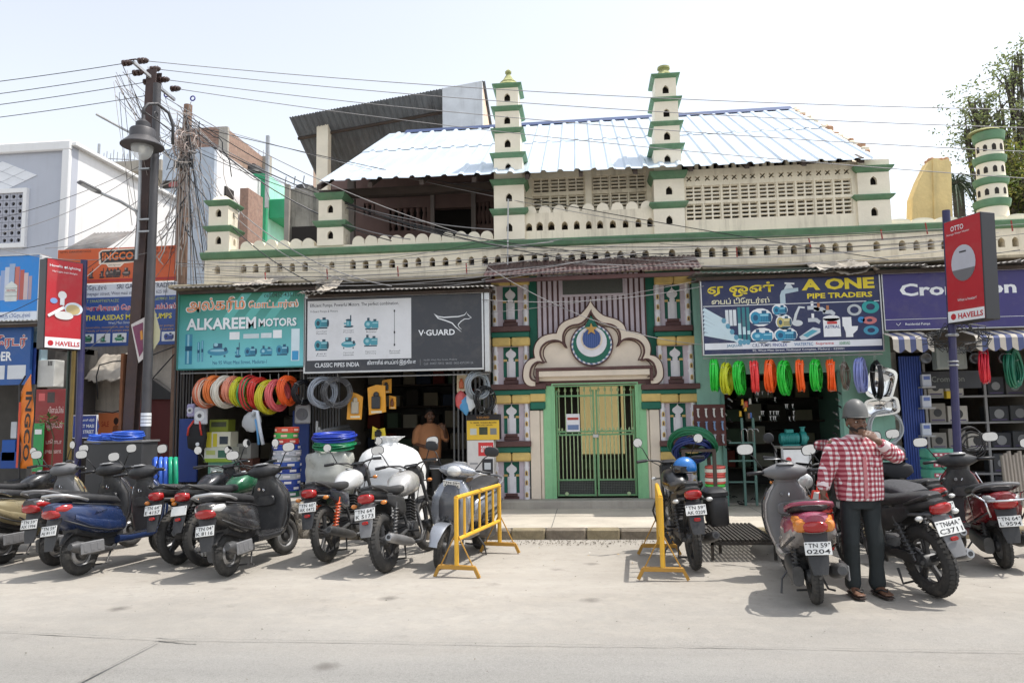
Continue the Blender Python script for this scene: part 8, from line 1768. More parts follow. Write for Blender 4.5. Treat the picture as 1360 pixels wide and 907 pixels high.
 for s_ in (-1,1):
  MB().tube([(0.975,s_*0.165,0.33),(1.0,s_*0.225,0.45),(1.01,s_*0.245,0.58),(1.01,s_*0.235,0.72),(0.985,s_*0.175,0.85)],0.008,6).build('edge_trim',CHROME if decal else PLAS,T,smooth=True)
  MB().loft([((1.10,s_*0.12,0.70),Y_*0.03,Z_*0.03),((1.08,s_*0.17,0.73),Y_*0.03,Z_*0.025),((1.04,s_*0.20,0.75),Y_*0.02,Z_*0.012)],10,2.2).build('front_indicator',AMBL if not front_out else CLRL,T,smooth=50)
 if facegrille:
  for k in range(3): MB().loft([((1.165-0.01*k,-0.08,0.47+k*0.09),X_*0.012,Z_*0.012),((1.185-0.01*k,0,0.43+k*0.09),X_*0.012,Z_*0.014),((1.165-0.01*k,0.08,0.47+k*0.09),X_*0.012,Z_*0.012)],8,2.5).build('front_vent',PLAS,T)
 # fork, front mudguard
 for s_ in (-1,1): MB().tube([(wb,s_*0.075,Ro),(wb-0.06,s_*0.075,0.40),(wb-0.09,s_*0.03,0.50)],0.02,8).build('fork_leg',ENG,T)
 MB().tube([(wb-0.09,0,0.48),(1.0,0,0.95)],0.03,8).build('steering_tube',PLAS,T)
 fender(T,(wb,0,Ro),Ro+0.035,10,165,0.085,bodym,'front_mudguard')
 MB().loft([((0.985,0,0.84),Y_*0.13,X_*0.06),((0.975,0,0.92),Y_*0.105,X_*0.07),((0.965,0,0.985),Y_*0.10,X_*0.085)],16,2.6).build('steering_neck',inner,T,smooth=50)
 # handlebar cowl
 MB().loft([((0.955,y,z),X_*hw,Z_*hh,2.4) for y,z,hw,hh in ((-0.21,1.0,0.022,0.022),(-0.18,1.0,0.045,0.038),(-0.11,1.0,0.10,0.068),(-0.05,1.005,0.125,0.08),(0.0,1.008,0.13,0.083),(0.05,1.005,0.125,0.08),(0.11,1.0,0.10,0.068),(0.18,1.0,0.045,0.038),(0.21,1.0,0.022,0.022))],18).build('handlebar_cowl',(bodym if front_out else (inner if inner is not PLAS else PLAS)),T,smooth=55)
 q = MB();q.loft([((0.89,0,1.075),Y_*0.085,X_*0.055),((0.895,0,1.088),Y_*0.075,X_*0.048)],16,2.6);d_ = q.build('dial_panel',GREYP,T,smooth=40);MB().loft([((0.892,0,1.089),Y_*0.06,X_*0.038),((0.893,0,1.092),Y_*0.058,X_*0.036)],16,2.4).build('dial_glass',CLRL,d_)
 MB().ball((1.06,0,1.0),(0.055,0.085,0.06),16,10).build('headlamp',CLRL,T,smooth=True)
 for s_ in (-1,1):
  MB().tube([(0.945,s_*0.2,1.0),(0.915,s_*0.235,1.005),(0.885,s_*0.36,1.0)],0.018,8).build('grip',BLACK,T,smooth=True)
  MB().tube([(0.975,s_*0.2,1.0),(0.955,s_*0.25,0.995),(0.935,s_*0.34,0.985)],0.008,6).build('brake_lever',STEEL,T,smooth=True)
  mirror(T,(0.945,s_*0.2,1.03),(0.90,s_*0.355,1.215),rnd=False,tiltz=0.1*s_)
 # engine, exhaust, shock
 MB().loft([((-0.08,0.13,0.235),Y_*0.045,Z_*0.08),((0.1,0.13,0.24),Y_*0.05,Z_*0.085),((0.36,0.12,0.27),Y_*0.05,Z_*0.075),((0.46,0.09,0.28),Y_*0.03,Z_*0.04)],14,3).build('drive_case',ENG,T,smooth=50)
 MB().loft([((0.5,0,0.30),Y_*0.06,Z_*0.06),((0.3,0,0.30),Y_*0.09,Z_*0.09),((0.12,0,0.32),Y_*0.08,Z_*0.08)],10,3).build('engine',ENG,T)
 MB().tube([(0.42,-0.06,0.24),(0.30,-0.13,0.21),(0.18,-0.165,0.22),(0.02,-0.175,0.25),(-0.2,-0.175,0.30),(-0.27,-0.175,0.31)],[0.02,0.02,0.035,0.06,0.06,0.035],12).build('exhaust',ENG,T,smooth=40)
 MB().box(-0.2,0.1,-0.245,-0.225,0.21,0.335,0.018).build('heat_shield',GREYP,T)
 for k in range(3): MB().box(-0.17+k*0.085,-0.12+k*0.085,-0.249,-0.244,0.235,0.31,0.004).build('shield_rib',GREYP,T)
 q = MB();q.tube([(0.0,0.12,0.25),(0.02,0.12,0.52)],0.018,8)
 for k in range(6): q.torus((0.002+k*0.003,0.12,0.30+k*0.032),0.03,0.007,'z',12,5)
 q.build('rear_shock',ENG,T)
 MB().tube([(0.42,0.10,0.24),(0.40,0.2,0.12),(0.36,0.225,-0.02)],0.010,6).build('side_stand',ENG,T)
 MB().tube([(0.32,-0.1,0.2),(0.2,-0.14,0.07),(0.17,-0.19,0.06)],0.010,6).tube([(0.17,-0.12,0.07),(0.17,0.12,0.07)],0.010,6).build('centre_stand',ENG,T)
 if badge:
  o = text(badge,CHROME,T,0,0.17,0,0.026,0,0.01,0.3);o.location = (0.02,-0.214,0.60);o.rotation_euler = (0.12,-0.12,0.02)
 short(T,0.72)
 if front_out: nplate(T,(1.115,0,0.865),0.19,0.075,plate[0],plate[1],0.35,1)
 return T
def motorbike(label,pos,rz,tankm,panelm,lean=-0.12,plate=('TN 59','AK 0209'),shock=None,rimm=None,style='five',steer=0.3,bulk=1.0,tailm=None,fat=1.0,guard=True,saree=False,front_plate=False,ind=None,wplate=0.20):
 T = thing('parked_motorcycle',label,'motorcycle',(pos[0],pos[1],0),radians(rz),'motorcycles parked at the kerb');T.rotation_euler = (lean,0,radians(rz));wb = 1.29;Ro = 0.305
 rimm = rimm or ALLOYB;tailm = tailm or panelm;ind = ind or AMBL
 wheel(T,(0,0,Ro),Ro,0.046*fat,rimm,style);wheel(T,(wb,0,Ro),Ro,0.042,rimm,style,steer)
 for s_ in (-1,1):
  MB().tube([(-0.04,s_*0.085,0.305),(0.25,s_*0.10,0.32),(0.52,s_*0.09,0.36)],0.02,8).build('swingarm',ENG,T)
  q = MB();q.tube([(0.0,s_*0.115,0.32),(0.17,s_*0.125,0.68)],0.016,8)
  for k in range(8): t = 0.18+k*0.09;q.torus((0.17*t,s_*(0.115+0.01*t),0.32+0.36*t),0.029,0.007,'z',12,5)
  q.build('rear_shock',shock or ENG,T)
  MB().tube([(wb,s_*0.085,Ro),(1.08,s_*0.085,0.92)],0.021,10).build('fork_leg',ENG,T);MB().tube([(1.2,s_*0.085,0.55),(1.09,s_*0.085,0.9)],0.016,10).build('fork_tube',CHROME,T)
 # frame, engine
 for s_ in (-1,1): MB().tube([(1.06,0,0.88),(0.85,s_*0.05,0.55),(0.75,s_*0.08,0.24),(0.45,s_*0.09,0.24),(0.42,s_*0.1,0.45),(0.3,s_*0.11,0.68),(-0.28,s_*0.09,0.74)],0.015,8).build('frame_tube',ENG,T,smooth=True)
 MB().loft([((0.42,0,0.35),Y_*0.10,Z_*0.08),((0.52,0,0.34),Y_*0.135,Z_*0.11),((0.68,0,0.33),Y_*0.135,Z_*0.10),((0.78,0,0.34),Y_*0.09,Z_*0.06)],16,3.2).build('crankcase',ENG,T,smooth=45)
 for s_ in (-1,1): MB().lathe([(0.0,s_*0.155),(0.085,s_*0.15),(0.09,s_*0.13)],18,'y',(0.56,0,0.34)).build('engine_cover',GREYP if s_ > 0 else ENG,T,smooth=40)
 a,b = Vector((0.66,0,0.42)),Vector((0.74,0,0.64))
 for k in range(8): c = a.lerp(b,k/7);q = MB();q.box(-0.085,0.085,-0.095,0.095,-0.006,0.006,0.003);o = q.build('cooling_fin',ENG,T,loc=c);o.rotation_euler[1] = 0.35
 MB().loft([(a,Y_*0.07,X_*0.06),(b,Y_*0.06,X_*0.055)],10,3).build('cylinder',ENG,T)
 MB().tube([(0.78,-0.03,0.58),(0.86,-0.07,0.5),(0.84,-0.11,0.27),(0.66,-0.15,0.2),(0.38,-0.165,0.215)],0.02,10).build('exhaust_pipe',ENG,T,smooth=True)
 MB().tube([(0.40,-0.165,0.215),(0.30,-0.17,0.235),(0.1,-0.18,0.28),(-0.24,-0.185,0.36),(-0.28,-0.185,0.37)],[0.022,0.045,0.052,0.05,0.035],14).build('muffler',ALLOY if bulk > 1.05 else ENG,T,smooth=40)
 MB().tube([(-0.281,-0.185,0.37),(-0.285,-0.185,0.371)],0.02,10).build('muffler_outlet',BLACK,T)
 # tank, seat, panels
 B = bulk
 MB().loft([((x,0,z),Y_*w*B,Z_*h*B,2.5) for x,z,h,w in ((0.46,0.775,0.05,0.07),(0.53,0.80,0.085,0.105),(0.64,0.83,0.115,0.14),(0.78,0.845,0.125,0.148),(0.90,0.835,0.105,0.125),(0.99,0.82,0.07,0.08),(1.03,0.815,0.04,0.045))],24).build('fuel_tank',tankm,T,smooth=55)
 MB().lathe([(0.035,0.96*1.0),(0.035,0.972),(0.02,0.976),(0,0.976)],14,'z',(0.75,0,0.01+0.125*(B-1))).build('tank_cap',CHROME,T)
 MB().loft([((x,0,z),Y_*w,Z_*h,3) for x,z,h,w in ((0.58,0.80,0.03,0.07),(0.50,0.80,0.045,0.105),(0.32,0.79,0.05,0.13),(0.14,0.81,0.05,0.125),(-0.06,0.845,0.045,0.115),(-0.22,0.865,0.035,0.095),(-0.28,0.865,0.018,0.07))],22).build('seat',SEATM,T,smooth=50)
 for s_ in (-1,1):
  MB().loft([((0.46,s_*0.085,0.62),Y_*0.025,Z_*0.09),((0.30,s_*0.11,0.63),Y_*0.025,Z_*0.105),((0.12,s_*0.115,0.69),Y_*0.02,Z_*0.075),((-0.02,s_*0.105,0.74),Y_*0.015,Z_*0.04)],14,2.6).build('side_panel',panelm,T,smooth=50)
  MB().tube([(-0.02,s_*0.125,0.80),(-0.2,s_*0.12,0.855),(-0.33,s_*0.09,0.895),(-0.35,s_*0.06,0.89)],0.013,8).build('grab_rail',ALLOYB,T,smooth=True)
  q = MB();q.tube([(-0.24,s_*0.06,0.72),(-0.26,s_*0.14,0.715)],0.009,6);st_ = q.build('indicator_stalk',BLACK,T);MB().ball((-0.265,s_*0.165,0.715),(0.028,0.035,0.022),12,8).build('indicator_lens',ind,st_,smooth=True)
  q = MB();q.tube([(1.12,s_*0.07,0.83),(1.13,s_*0.15,0.83)],0.008,6);st_ = q.build('indicator_stalk',BLACK,T);MB().ball((1.135,s_*0.175,0.83),(0.026,0.033,0.022),12,8).build('indicator_lens',ind,st_,smooth=True)
  MB().tube([(0.42,s_*0.1,0.34),(0.42,s_*0.24,0.33)],0.013,6).build('foot_peg',BLACK,T);MB().tube([(0.2,s_*0.11,0.40),(0.16,s_*0.22,0.42)],0.012,6).build('foot_peg',BLACK,T)
 MB().loft([((0.12,0,0.755),Y_*0.125,Z_*0.05),((-0.10,0,0.79),Y_*0.11,Z_*0.048),((-0.27,0,0.815),Y_*0.085,Z_*0.042),((-0.36,0,0.825),Y_*0.06,Z_*0.022)],18,2.6).build('tail_cowl',tailm,T,smooth=50)
 MB().loft([((-0.31,0,0.775),Y_*0.085,Z_*0.05),((-0.365,0,0.78),Y_*0.08,Z_*0.045),((-0.39,0,0.785),Y_*0.055,Z_*0.028)],16,2.8).build('tail_lamp',REDL,T,smooth=50)
 MB().loft([((-0.16,0,0.72),Y_*0.08,Z_*0.02),((-0.30,0,0.70),Y_*0.08,Z_*0.022),((-0.38,0,0.60),Y_*0.075,X_*0.018),((-0.43,0,0.48),Y_*0.07,X_*0.012),((-0.46,0,0.41),Y_*0.055,X_*0.008)],12,3).build('rear_mudguard',PLAS if bulk < 1.1 else GREYP,T,smooth=50)
 nplate(T,(-0.405,0,0.635),wplate,wplate*0.5,plate[0],plate[1],-0.28)
 MB().loft([((-0.43,0,0.545),Y_*0.035,Z_*0.018),((-0.445,0,0.545),Y_*0.03,Z_*0.014)],10,3).build('reflector',REDL,T)
 # front end
 fender(T,(wb,0,Ro),Ro+0.03,25,150,0.07,panelm,'front_mudguard')
 MB().loft([((1.05,0,0.93),Y_*0.09,Z_*0.09),((1.13,0,0.91),Y_*0.105,Z_*0.115),((1.20,0,0.88),Y_*0.09,Z_*0.095)],18,2.5).build('headlamp_cowl',panelm,T,smooth=50);MB().ball((1.185,0,0.87),(0.045,0.085,0.085),16,10).build('headlamp',CLRL,T,smooth=True)
 MB().loft([((1.02,0,1.02),Y_*0.085,X_*0.04),((1.06,0,1.045),Y_*0.075,X_*0.035)],14,2.8).build('dial_panel',BLACK,T,smooth=40)
 for s_ in (-1,1):
  MB().tube([(1.03,s_*0.03,0.99),(1.01,s_*0.12,1.04),(0.95,s_*0.24,1.06),(0.91,s_*0.30,1.06)],0.011,8).build('handlebar',ALLOYB,T,smooth=True);MB().tube([(0.925,s_*0.27,1.06),(0.88,s_*0.385,1.055)],0.018,8).build('grip',BLACK,T);MB().tube([(0.965,s_*0.22,1.06),(0.955,s_*0.3,1.05),(0.93,s_*0.38,1.04)],0.007,6).build('lever',STEEL,T,smooth=True)
  mirror(T,(0.945,s_*0.24,1.07),(0.95,s_*0.35,1.25),rnd=(bulk < 1.05),tiltz=0.1*s_)
 # cables, stand, chain cover, crash guard
 MB().tube([(0.96,-0.22,1.05),(1.1,-0.12,1.0),(1.1,-0.05,0.8),(0.95,-0.05,0.6)],0.006,5).tube([(0.96,0.22,1.05),(1.12,0.1,0.98),(1.08,0.06,0.75),(0.8,0.08,0.45)],0.006,5).build('cables',CABLE,T,smooth=True)
 MB().tube([(0.5,0.12,0.24),(0.46,0.22,0.12),(0.42,0.27,-0.03)],0.011,6).build('side_stand',ENG,T)
 MB().loft([((-0.03,0.10,0.33),Y_*0.018,Z_*0.05),((0.45,0.11,0.36),Y_*0.018,Z_*0.045)],10,4).build('chain_cover',BLACK,T)
 MB().tube([(0.3,-0.1,0.2),(0.24,-0.12,0.08),(0.24,0.12,0.08),(0.3,0.1,0.2)],0.012,6).build('centre_stand',ENG,T)
 if guard:
  MB().tube([(0.80,-0.05,0.62),(0.86,-0.22,0.60),(0.86,-0.26,0.5),(0.82,-0.22,0.32),(0.76,-0.08,0.27)],0.012,6).tube([(0.80,0.05,0.62),(0.86,0.22,0.60),(0.86,0.26,0.5),(0.82,0.22,0.32),(0.76,0.08,0.27)],0.012,6).build('crash_guard',ALLOYB,T,smooth=True)
 short(T,0.88)
 if saree: MB().tube([(0.25,0.13,0.72),(0.15,0.2,0.62),(-0.05,0.2,0.42),(0.2,0.18,0.38),(0.3,0.13,0.5)],0.010,6).build('saree_guard',CHROME,T,smooth=True)
 return T
def dusty(n,rgb,**k): return carpaint(n,rgb,**k)
scooter('beige gold scooter with pale seat edge at the far left',(-6.72,-4.22),84,dusty('paint_beige',(150,138,108)),plate=('TN 59','BM 2217'),rail=CHROME,inner=GREYP,steer=-0.3)
scooter('dark grey scooter with red tail panel squeezed beside the blue scooter',(-6.0,-4.3),86,dusty('paint_greyred',(60,58,62)),plate=('TN 59','AX 1994'),trim=dusty('paint_red',(140,30,36)),rail=GREYP,tail=REDL,steer=-0.2)
scooter('navy blue scooter with dusty silver rail, nearest of the left row',(-5.34,-4.8),79,dusty('paint_navy',(38,54,92)),plate=('TN 59','AJ 8115'),rail=mat('rail_silver',(0.5,0.5,0.5),rough=0.35,metal=0.6),badge='Access',tail=REDL,decal=True,steer=-0.25,lean=-0.13)
scooter('dusty black scooter with silver rail left of the rubble',(-3.70,-4.82),86,dusty('paint_black',(52,52,54),dirt=0.5),plate=('TN 04','K 8116'),rail=MATS['rail_silver'],badge='Activa',steer=-0.3,lean=-0.13)
motorbike('black motorcycle with large red tail lamp behind the navy scooter',(-4.58,-4.22),82,dusty('paint_bk1',(30,30,34)),PLAS,plate=('TN 64','E 4157'),wplate=0.21)
motorbike('motorcycle with green-tinted tank and wire wheels behind the black scooter',(-4.22,-4.3),78,dusty('paint_green_tank',(30,90,60)),PLAS,plate=('',''),style='wire',rimm=CHROME,steer=0.2,saree=True)
motorbike('slim black motorcycle half out of frame behind the beige scooter',(-7.3,-3.75),78,dusty('paint_bk5',(40,40,42)),PLAS,plate=('TN 59','Q 2011'))
motorbike('black motorcycle with white tank cover and orange rear springs',(-2.92,-4.05),83,dusty('paint_whitetank',(206,206,206),metal=0.1),dusty('paint_bk2',(34,36,50)),plate=('TN 60','AK 0472'),shock=mat('shock_orange',sr(206,86,40),rough=0.4),steer=-0.35)
motorbike('leaning silver motorcycle with fat rear tyre beside the white sack',(-2.09,-4.6),82,dusty('paint_silver',(190,188,184),metal=0.4),PLAS,plate=('TN 64','K 5173'),lean=-0.15,fat=1.35,bulk=1.14,steer=-0.2,guard=False,wplate=0.22)
scooter('silver grey scooter facing the road beside the left barricade',(-1.34,-3.2),259,dusty('paint_silver2',(150,154,162),metal=0.5),plate=('TN 59','AF 4974'),front_out=True,trim=dusty('paint_dkgrey',(70,72,78)),steer=0.15,lean=-0.10,wheels='six',facegrille=True)
KB_ = motorbike('black motorcycle with luggage box and blue helmet by the right barricade',(1.06,-4.45),93,dusty('paint_bk3',(34,34,36)),PLAS,plate=('TN 59','AK 0209'),steer=0.25,ind=CLRL,lean=-0.06)
PINK = dusty('paint_pink',(150,60,86),metal=0.2)
scooter('pink and silver scooter with orange tail lamp beside the standing man',(1.84,-5.82),84,dusty('paint_silver3',(168,162,160),metal=0.4),plate=('TN 59','0204'),trim=dusty('paint_silver3',(168,162,160)),split=(dusty('paint_pink',(150,60,86),metal=0.2),0.60),bigtail=True,rail=PINK,inner=GREYP,tail=AMBL,wheels='six',steer=0.2,lean=-0.05)
motorbike('black motorcycle with bare seat and big silencer right of the standing man',(2.90,-5.55),103,dusty('paint_bk4',(26,26,28)),PLAS,plate=('TN64A','C3711'),lean=-0.16,fat=1.3,bulk=1.12,steer=-0.3,ind=CLRL,guard=False,wplate=0.23)
motorbike('black motorcycle with tank bag and helmet between the man and the maroon scooter',(3.42,-4.35),98,dusty('paint_bk6',(30,30,32)),PLAS,plate=('TN 58','AR 3105'),bulk=1.08,steer=0.2,ind=CLRL,fat=1.15)
scooter('maroon scooter with chrome crash guard at the right edge',(4.08,-4.35),81,dusty('paint_maroon',(128,26,36),metal=0.35),plate=('TN 64','L 9594'),tallrail=True,rail=GREYP,steer=-0.25,lean=-0.08,decal=True)
motorbike('black motorcycle with chrome headlamp facing the road behind the pink scooter',(2.28,-3.2),262,dusty('paint_bk7',(40,40,46)),PLAS,plate=('',''),steer=0.3,lean=-0.1)
scooter('dark scooter cut by the right edge of the picture',(5.15,-4.6),84,dusty('paint_dark9',(50,50,56)),plate=('TN 59','BC 7720'),steer=-0.3)
# luggage box on the motorcycle by the right barricade
q = MB();q.loft([((0,0,0),X_*0.15,Y_*0.085),((0,0,0.03),X_*0.17,Y_*0.10),((0,0,0.27),X_*0.18,Y_*0.105),((0,0,0.30),X_*0.165,Y_*0.09)],18,5);b_ = q.build('side_box',PLAS,KB_,smooth=45,loc=(0.05,-0.28,0.42));MB().loft([((0,0,0.30),X_*0.185,Y_*0.115),((0,0,0.34),X_*0.185,Y_*0.115),((0,0,0.37),X_*0.14,Y_*0.08)],18,5).build('box_lid',BLACK,b_,smooth=45)
def helmet(label,c,rz,m,half=False,tilt=0.0):
 T = thing('helmet',label,'helmet',c);T.rotation_euler = (tilt,0,rz);q = MB();n_,k_ = 24,12;vs = [];R = (0.135,0.115,0.125)
 for j in range(k_+1):
  t = PI*0.62*j/k_
  for i in range(n_):
   a = 2*PI*i/n_;vs.append((R[0]*sin(t)*cos(a),R[1]*sin(t)*sin(a),0.10+R[2]*cos(t)))
 q.add(vs,[(j*n_+i,j*n_+(i+1) % n_,(j+1)*n_+(i+1) % n_,(j+1)*n_+i) for j in range(k_) for i in range(n_)]);o = q.build('shell',m,T,smooth=True);o.modifiers.new('t','SOLIDIFY').thickness = 0.012
 MB().loft([((0.06,-0.11,0.09),X_*0.05,Z_*0.035),((0.13,-0.06,0.09),X_*0.012,Z_*0.045),((0.14,0.0,0.09),X_*0.010,Z_*0.045),((0.13,0.06,0.09),X_*0.012,Z_*0.045),((0.06,0.11,0.09),X_*0.05,Z_*0.035)],12,3).build('visor',mat('visor_dark',(0.02,0.02,0.022),rough=0.1,coat=0.5,var=0),T,smooth=50)
 MB().torus((0,0,0.058),0.12,0.010,'z',24,6).build('rim_trim',BLACK,T,smooth=True);return T
kx = Vector((1.06,-4.45,0));helmet('blue helmet resting on the tank of the motorcycle by the right barricade',(kx.x+0.02,kx.y+0.66,0.87),radians(200),carpaint('helmet_blue',(28,104,176),metal=0.1,dirt=0.1))
helmet('black helmet lying on the tank bag of the motorcycle behind the man',(3.30,-3.85,0.99),radians(230),carpaint('helmet_black',(30,30,33),metal=0.1,dirt=0.2))
q = MB();q.loft([((0,0,0),X_*0.10,Y_*0.10),((0,0,0.06),X_*0.17,Y_*0.13),((0,0,0.13),X_*0.16,Y_*0.12),((0,0,0.16),X_*0.10,Y_*0.08)],18,3.5);o = q.build('tank_bag',mat('bag_cloth',(0.025,0.025,0.028),rough=0.8,var=0.3),None,smooth=45,loc=(3.30,-3.85,0.85));tag(o,'black cloth tank bag under the black helmet','bag')
# grey cover cloth and gear on the seat of the motorcycle right of the man
q = MB();q.loft([((-0.22,0,0),Y_*0.12,Z_*0.03),((-0.1,0,0.01),Y_*0.14,Z_*0.045),((0.12,0,0),Y_*0.14,Z_*0.045),((0.26,0,-0.01),Y_*0.12,Z_*0.03)],18,3);o = q.build('seat_cover',mat('mesh_cloth',(0.05,0.05,0.055),rough=0.8,var=0.5,scale=40),None,smooth=50,loc=(2.82,-5.18,0.862));o.rotation_euler = (-0.16,-0.12,radians(103));tag(o,'dark mesh seat cover on the motorcycle right of the man','seat cover')
# ================================================================== barricades, grating, street furniture
BYEL = paint('barricade_yellow',(222,172,52),rough=0.5,var=0.15,scale=6,dirt=0.35,dcol=(0.25,0.13,0.05),dscale=6)
BOCH = paint('barricade_ochre',(176,132,52),rough=0.6,var=0.2,scale=6,dirt=0.45,dcol=(0.2,0.11,0.05),dscale=6)
def barricade(label,a,b,h):
 a,b = Vector(a),Vector(b);d = b-a;L_ = d.length;T = thing('yellow_barricade',label,'barricade',a,atan2(d.y,d.x),'yellow pipe barricades before the gateway')
 def part(nm,pts,r,m=BYEL,n=8): MB().tube(pts,r,n).build(nm,m,T,smooth=40)
 for x in (0,L_): part('post',[(x,0,0.09),(x,0,h)],0.024)
 part('top_rail',[(0,0,h),(L_,0,h)],0.024);part('bottom_rail',[(0.02,0,0.36),(L_-0.02,0,0.36)],0.022)
 for k in range(1,6): part('bar',[(L_*k/6,0,0.38),(L_*k/6,0,h-0.02)],0.015)
 for x in (0,L_):
  MB().box(x-0.025,x+0.025,-0.19,0.19,0.075,0.115,0.004).build('foot_bar',BOCH,T)
  for s_ in (-1,1):
   MB().tube([(x,s_*0.185,0.10),(x,s_*0.235,0.0)],0.022,4).build('foot_leg',BOCH,T);part('brace',[(x,s_*0.17,0.11),(x,s_*0.02,0.40)],0.007,BOCH,6)
hL = at(607,661,-4.86).z
barricade('yellow pipe barricade left of the gateway, beside the silver scooter',(-1.32,-4.86,0),(-1.05,-3.49,0),hL)
barricade('yellow pipe barricade right of the gateway, seen almost end on',(0.69,-4.94,0),(0.78,-3.62,0),hL)
IRON = mat('sooty_iron',(0.06,0.055,0.05),rough=0.7,metal=0.4,var=0.3,scale=12,dirt=0.5,dcol=(0.16,0.12,0.09),dscale=8)
GT2 = thing('iron_grating','low iron grating platform on short legs at the kerb','grating');gx0,gx1,gy0,gy1,gz = 1.30,1.99,-3.98,-2.68,0.19
for (x,y) in ((gx0,gy0),(gx1-0.03,gy0),(gx0,gy1-0.03),(gx1-0.03,gy1-0.03),(gx0+0.15,gy0+0.4)): MB().box(x,x+0.03,y,y+0.03,0.0 if y < KY-0.03 else 0.0,gz).build('leg',IRON,GT2)
for k in range(15): q = MB();x = gx0+k*(gx1-gx0-0.03)/14;q.box(x,x+0.026,gy0,gy1,gz+0.002,gz+0.026);q.build('slat',IRON,GT2)
for k in range(7): q = MB();y = gy0+k*(gy1-gy0-0.03)/6;q.box(gx0,gx1,y,y+0.03,gz-0.03,gz);q.build('cross_bar',IRON,GT2)
# counter with blue hoses behind the left scooters
x0,x1,z0,z1 = rect(113,588,188,660,-2.1);T = thing('goods_counter','dark goods counter behind the left scooters','counter');MB().box(x0,x1,-2.1,-1.7,PZ*0+0.42,z1,0.01).build('body',mat('counter_dark',(0.05,0.05,0.052),rough=0.6,var=0.2),T);MB().box(x0-0.02,x1+0.02,-2.13,-1.68,z1,z1+0.03,0.006).build('top',GREYP,T)
for k in range(3):
 c = at(132+k*20,578,-1.9);T = thing('lying_hose_coil',['left','middle','right'][k]+' blue hose coil lying on the dark goods counter','hose coil',(c.x+0.1,-1.9,z1+0.05),0,'blue coils on the counter');o = link('coil',hose('coil',0.19,0.011,10,mat('hose_blue',sr(52,96,196),rough=0.3,var=0.1),40+k),T);o.rotation_euler = (PI/2+0.05,0,0.3*k);o.location = (0,-0.19,0.02*k)
for k,rgb in enumerate(((60,100,200),(70,116,214),(64,104,204),(30,160,120),(26,150,112))):
 c = at(207+k*6.5,608,-2.0);T = thing('draped_hose',['leftmost blue','second blue','third blue','left green','right green'][k]+' hose loop draped behind the left motorcycles','hose',(c.x,-2.0,0.42),0,'hose loops behind the left motorcycles');q = MB();zt = c.z-0.42;q.tube([(-0.05,0.1,0.0),(-0.05,0.05,zt*0.7),(-0.02,0,zt-0.02),(0.03,-0.05,zt),(0.07,-0.1,zt*0.75),(0.10,-0.12,0.0)],0.032,8);q.build('hose',mat('dh_%d' % k,sr(*rgb),rough=0.3,var=0.1),T,smooth=True)
# shopping bag hanging on the pink scooter
T = thing('shopping_bag','white plastic shopping bag with red edges hanging on the pink scooter','bag',(2.07,-5.30,0.36));MB().loft([((0,0,0),Y_*0.13,X_*0.05),((0,0,0.1),Y_*0.16,X_*0.07),((0,0,0.35),Y_*0.15,X_*0.055),((0,0,0.48),Y_*0.11,X_*0.03)],18,3).build('bag',paint('bag_white',(214,212,208),rough=0.35,bump=0.4,bscale=20),T,smooth=45)
for s_ in (-1,1): MB().loft([((0.0,s_*0.125,0.0),Y_*0.025,X_*0.056),((0,s_*0.15,0.1),Y_*0.028,X_*0.074),((0,s_*0.14,0.35),Y_*0.026,X_*0.06),((0,s_*0.10,0.49),Y_*0.02,X_*0.034)],12,3).build('red_edge',ink(206,54,40),T,smooth=45);MB().tube([(0,s_*0.08,0.46),(0,s_*0.04,0.58),(0,0,0.60)],0.008,6).build('handle',ink(206,54,40),T)
# ================================================================== people
def remesh(name,mb,m,parent,voxel,smooth_it=6,tilt=None):
 me = mb.mesh('tmp',m);o = bpy.data.objects.new('tmp',me);COL.objects.link(o);r = o.modifiers.new('r','REMESH');r.mode = 'VOXEL';r.voxel_size = voxel;r.use_smooth_shade = True
 if smooth_it: s_ = o.modifiers.new('s','SMOOTH');s_.factor = 0.5;s_.iterations = smooth_it
 dg = bpy.context.evaluated_depsgraph_get();me2 = bpy.data.meshes.new_from_object(o.evaluated_get(dg));me2.name = name;bpy.data.objects.remove(o)
 if not me2.materials: me2.materials.append(m)
 me2.shade_smooth();return link(name,me2,parent)
def limb(mb,pts,rs,n=12):
 mb.tube(pts,rs,n)
 for p,r in zip(pts,rs): mb.ball(p,r,12,8)
def hand(mb,w,d,palm_n,curl,s_=1.0,thumb=1):
 """wrist w, direction d of the fingers, palm normal; five unequal fingers bent by curl"""
 d = Vector(d).normalized();nn = Vector(palm_n);nn = (nn-d*nn.dot(d)).normalized();sd = d.cross(nn);w = Vector(w)
 mb.loft([(w,sd*0.026*s_,nn*0.019*s_),(w+d*0.035*s_,sd*0.036*s_,nn*0.016*s_),(w+d*0.085*s_,sd*0.041*s_,nn*0.014*s_),(w+d*0.095*s_,sd*0.038*s_,nn*0.011*s_)],12,2.6)
 for k,(u,l) in enumerate(((-0.031,0.066),(-0.011,0.075),(0.011,0.071),(0.031,0.056))):
  p = w+d*0.088*s_+sd*u*s_;dirv = d.copy();pts = [p]
  for j in range(3):
   ang = curl*(0.6+0.35*j);dirv = (Matrix.Rotation(ang,3,sd) @ dirv) if True else dirv;pts.append(pts[-1]+dirv*l*s_*(0.45,0.32,0.23)[j])
  limb(mb,pts,[0.0095*s_,0.009*s_,0.0085*s_,0.0075*s_],8)
 t0 = w+d*0.03*s_+sd*thumb*(-0.03)*s_;t1 = t0+(d*0.6-sd*thumb*0.7+nn*0.35).normalized()*0.04*s_;t2 = t1+(d*0.9-sd*thumb*0.1+nn*0.4).normalized()*0.03*s_;limb(mb,[t0,t1,t2],[0.013*s_,0.011*s_,0.009*s_],8)
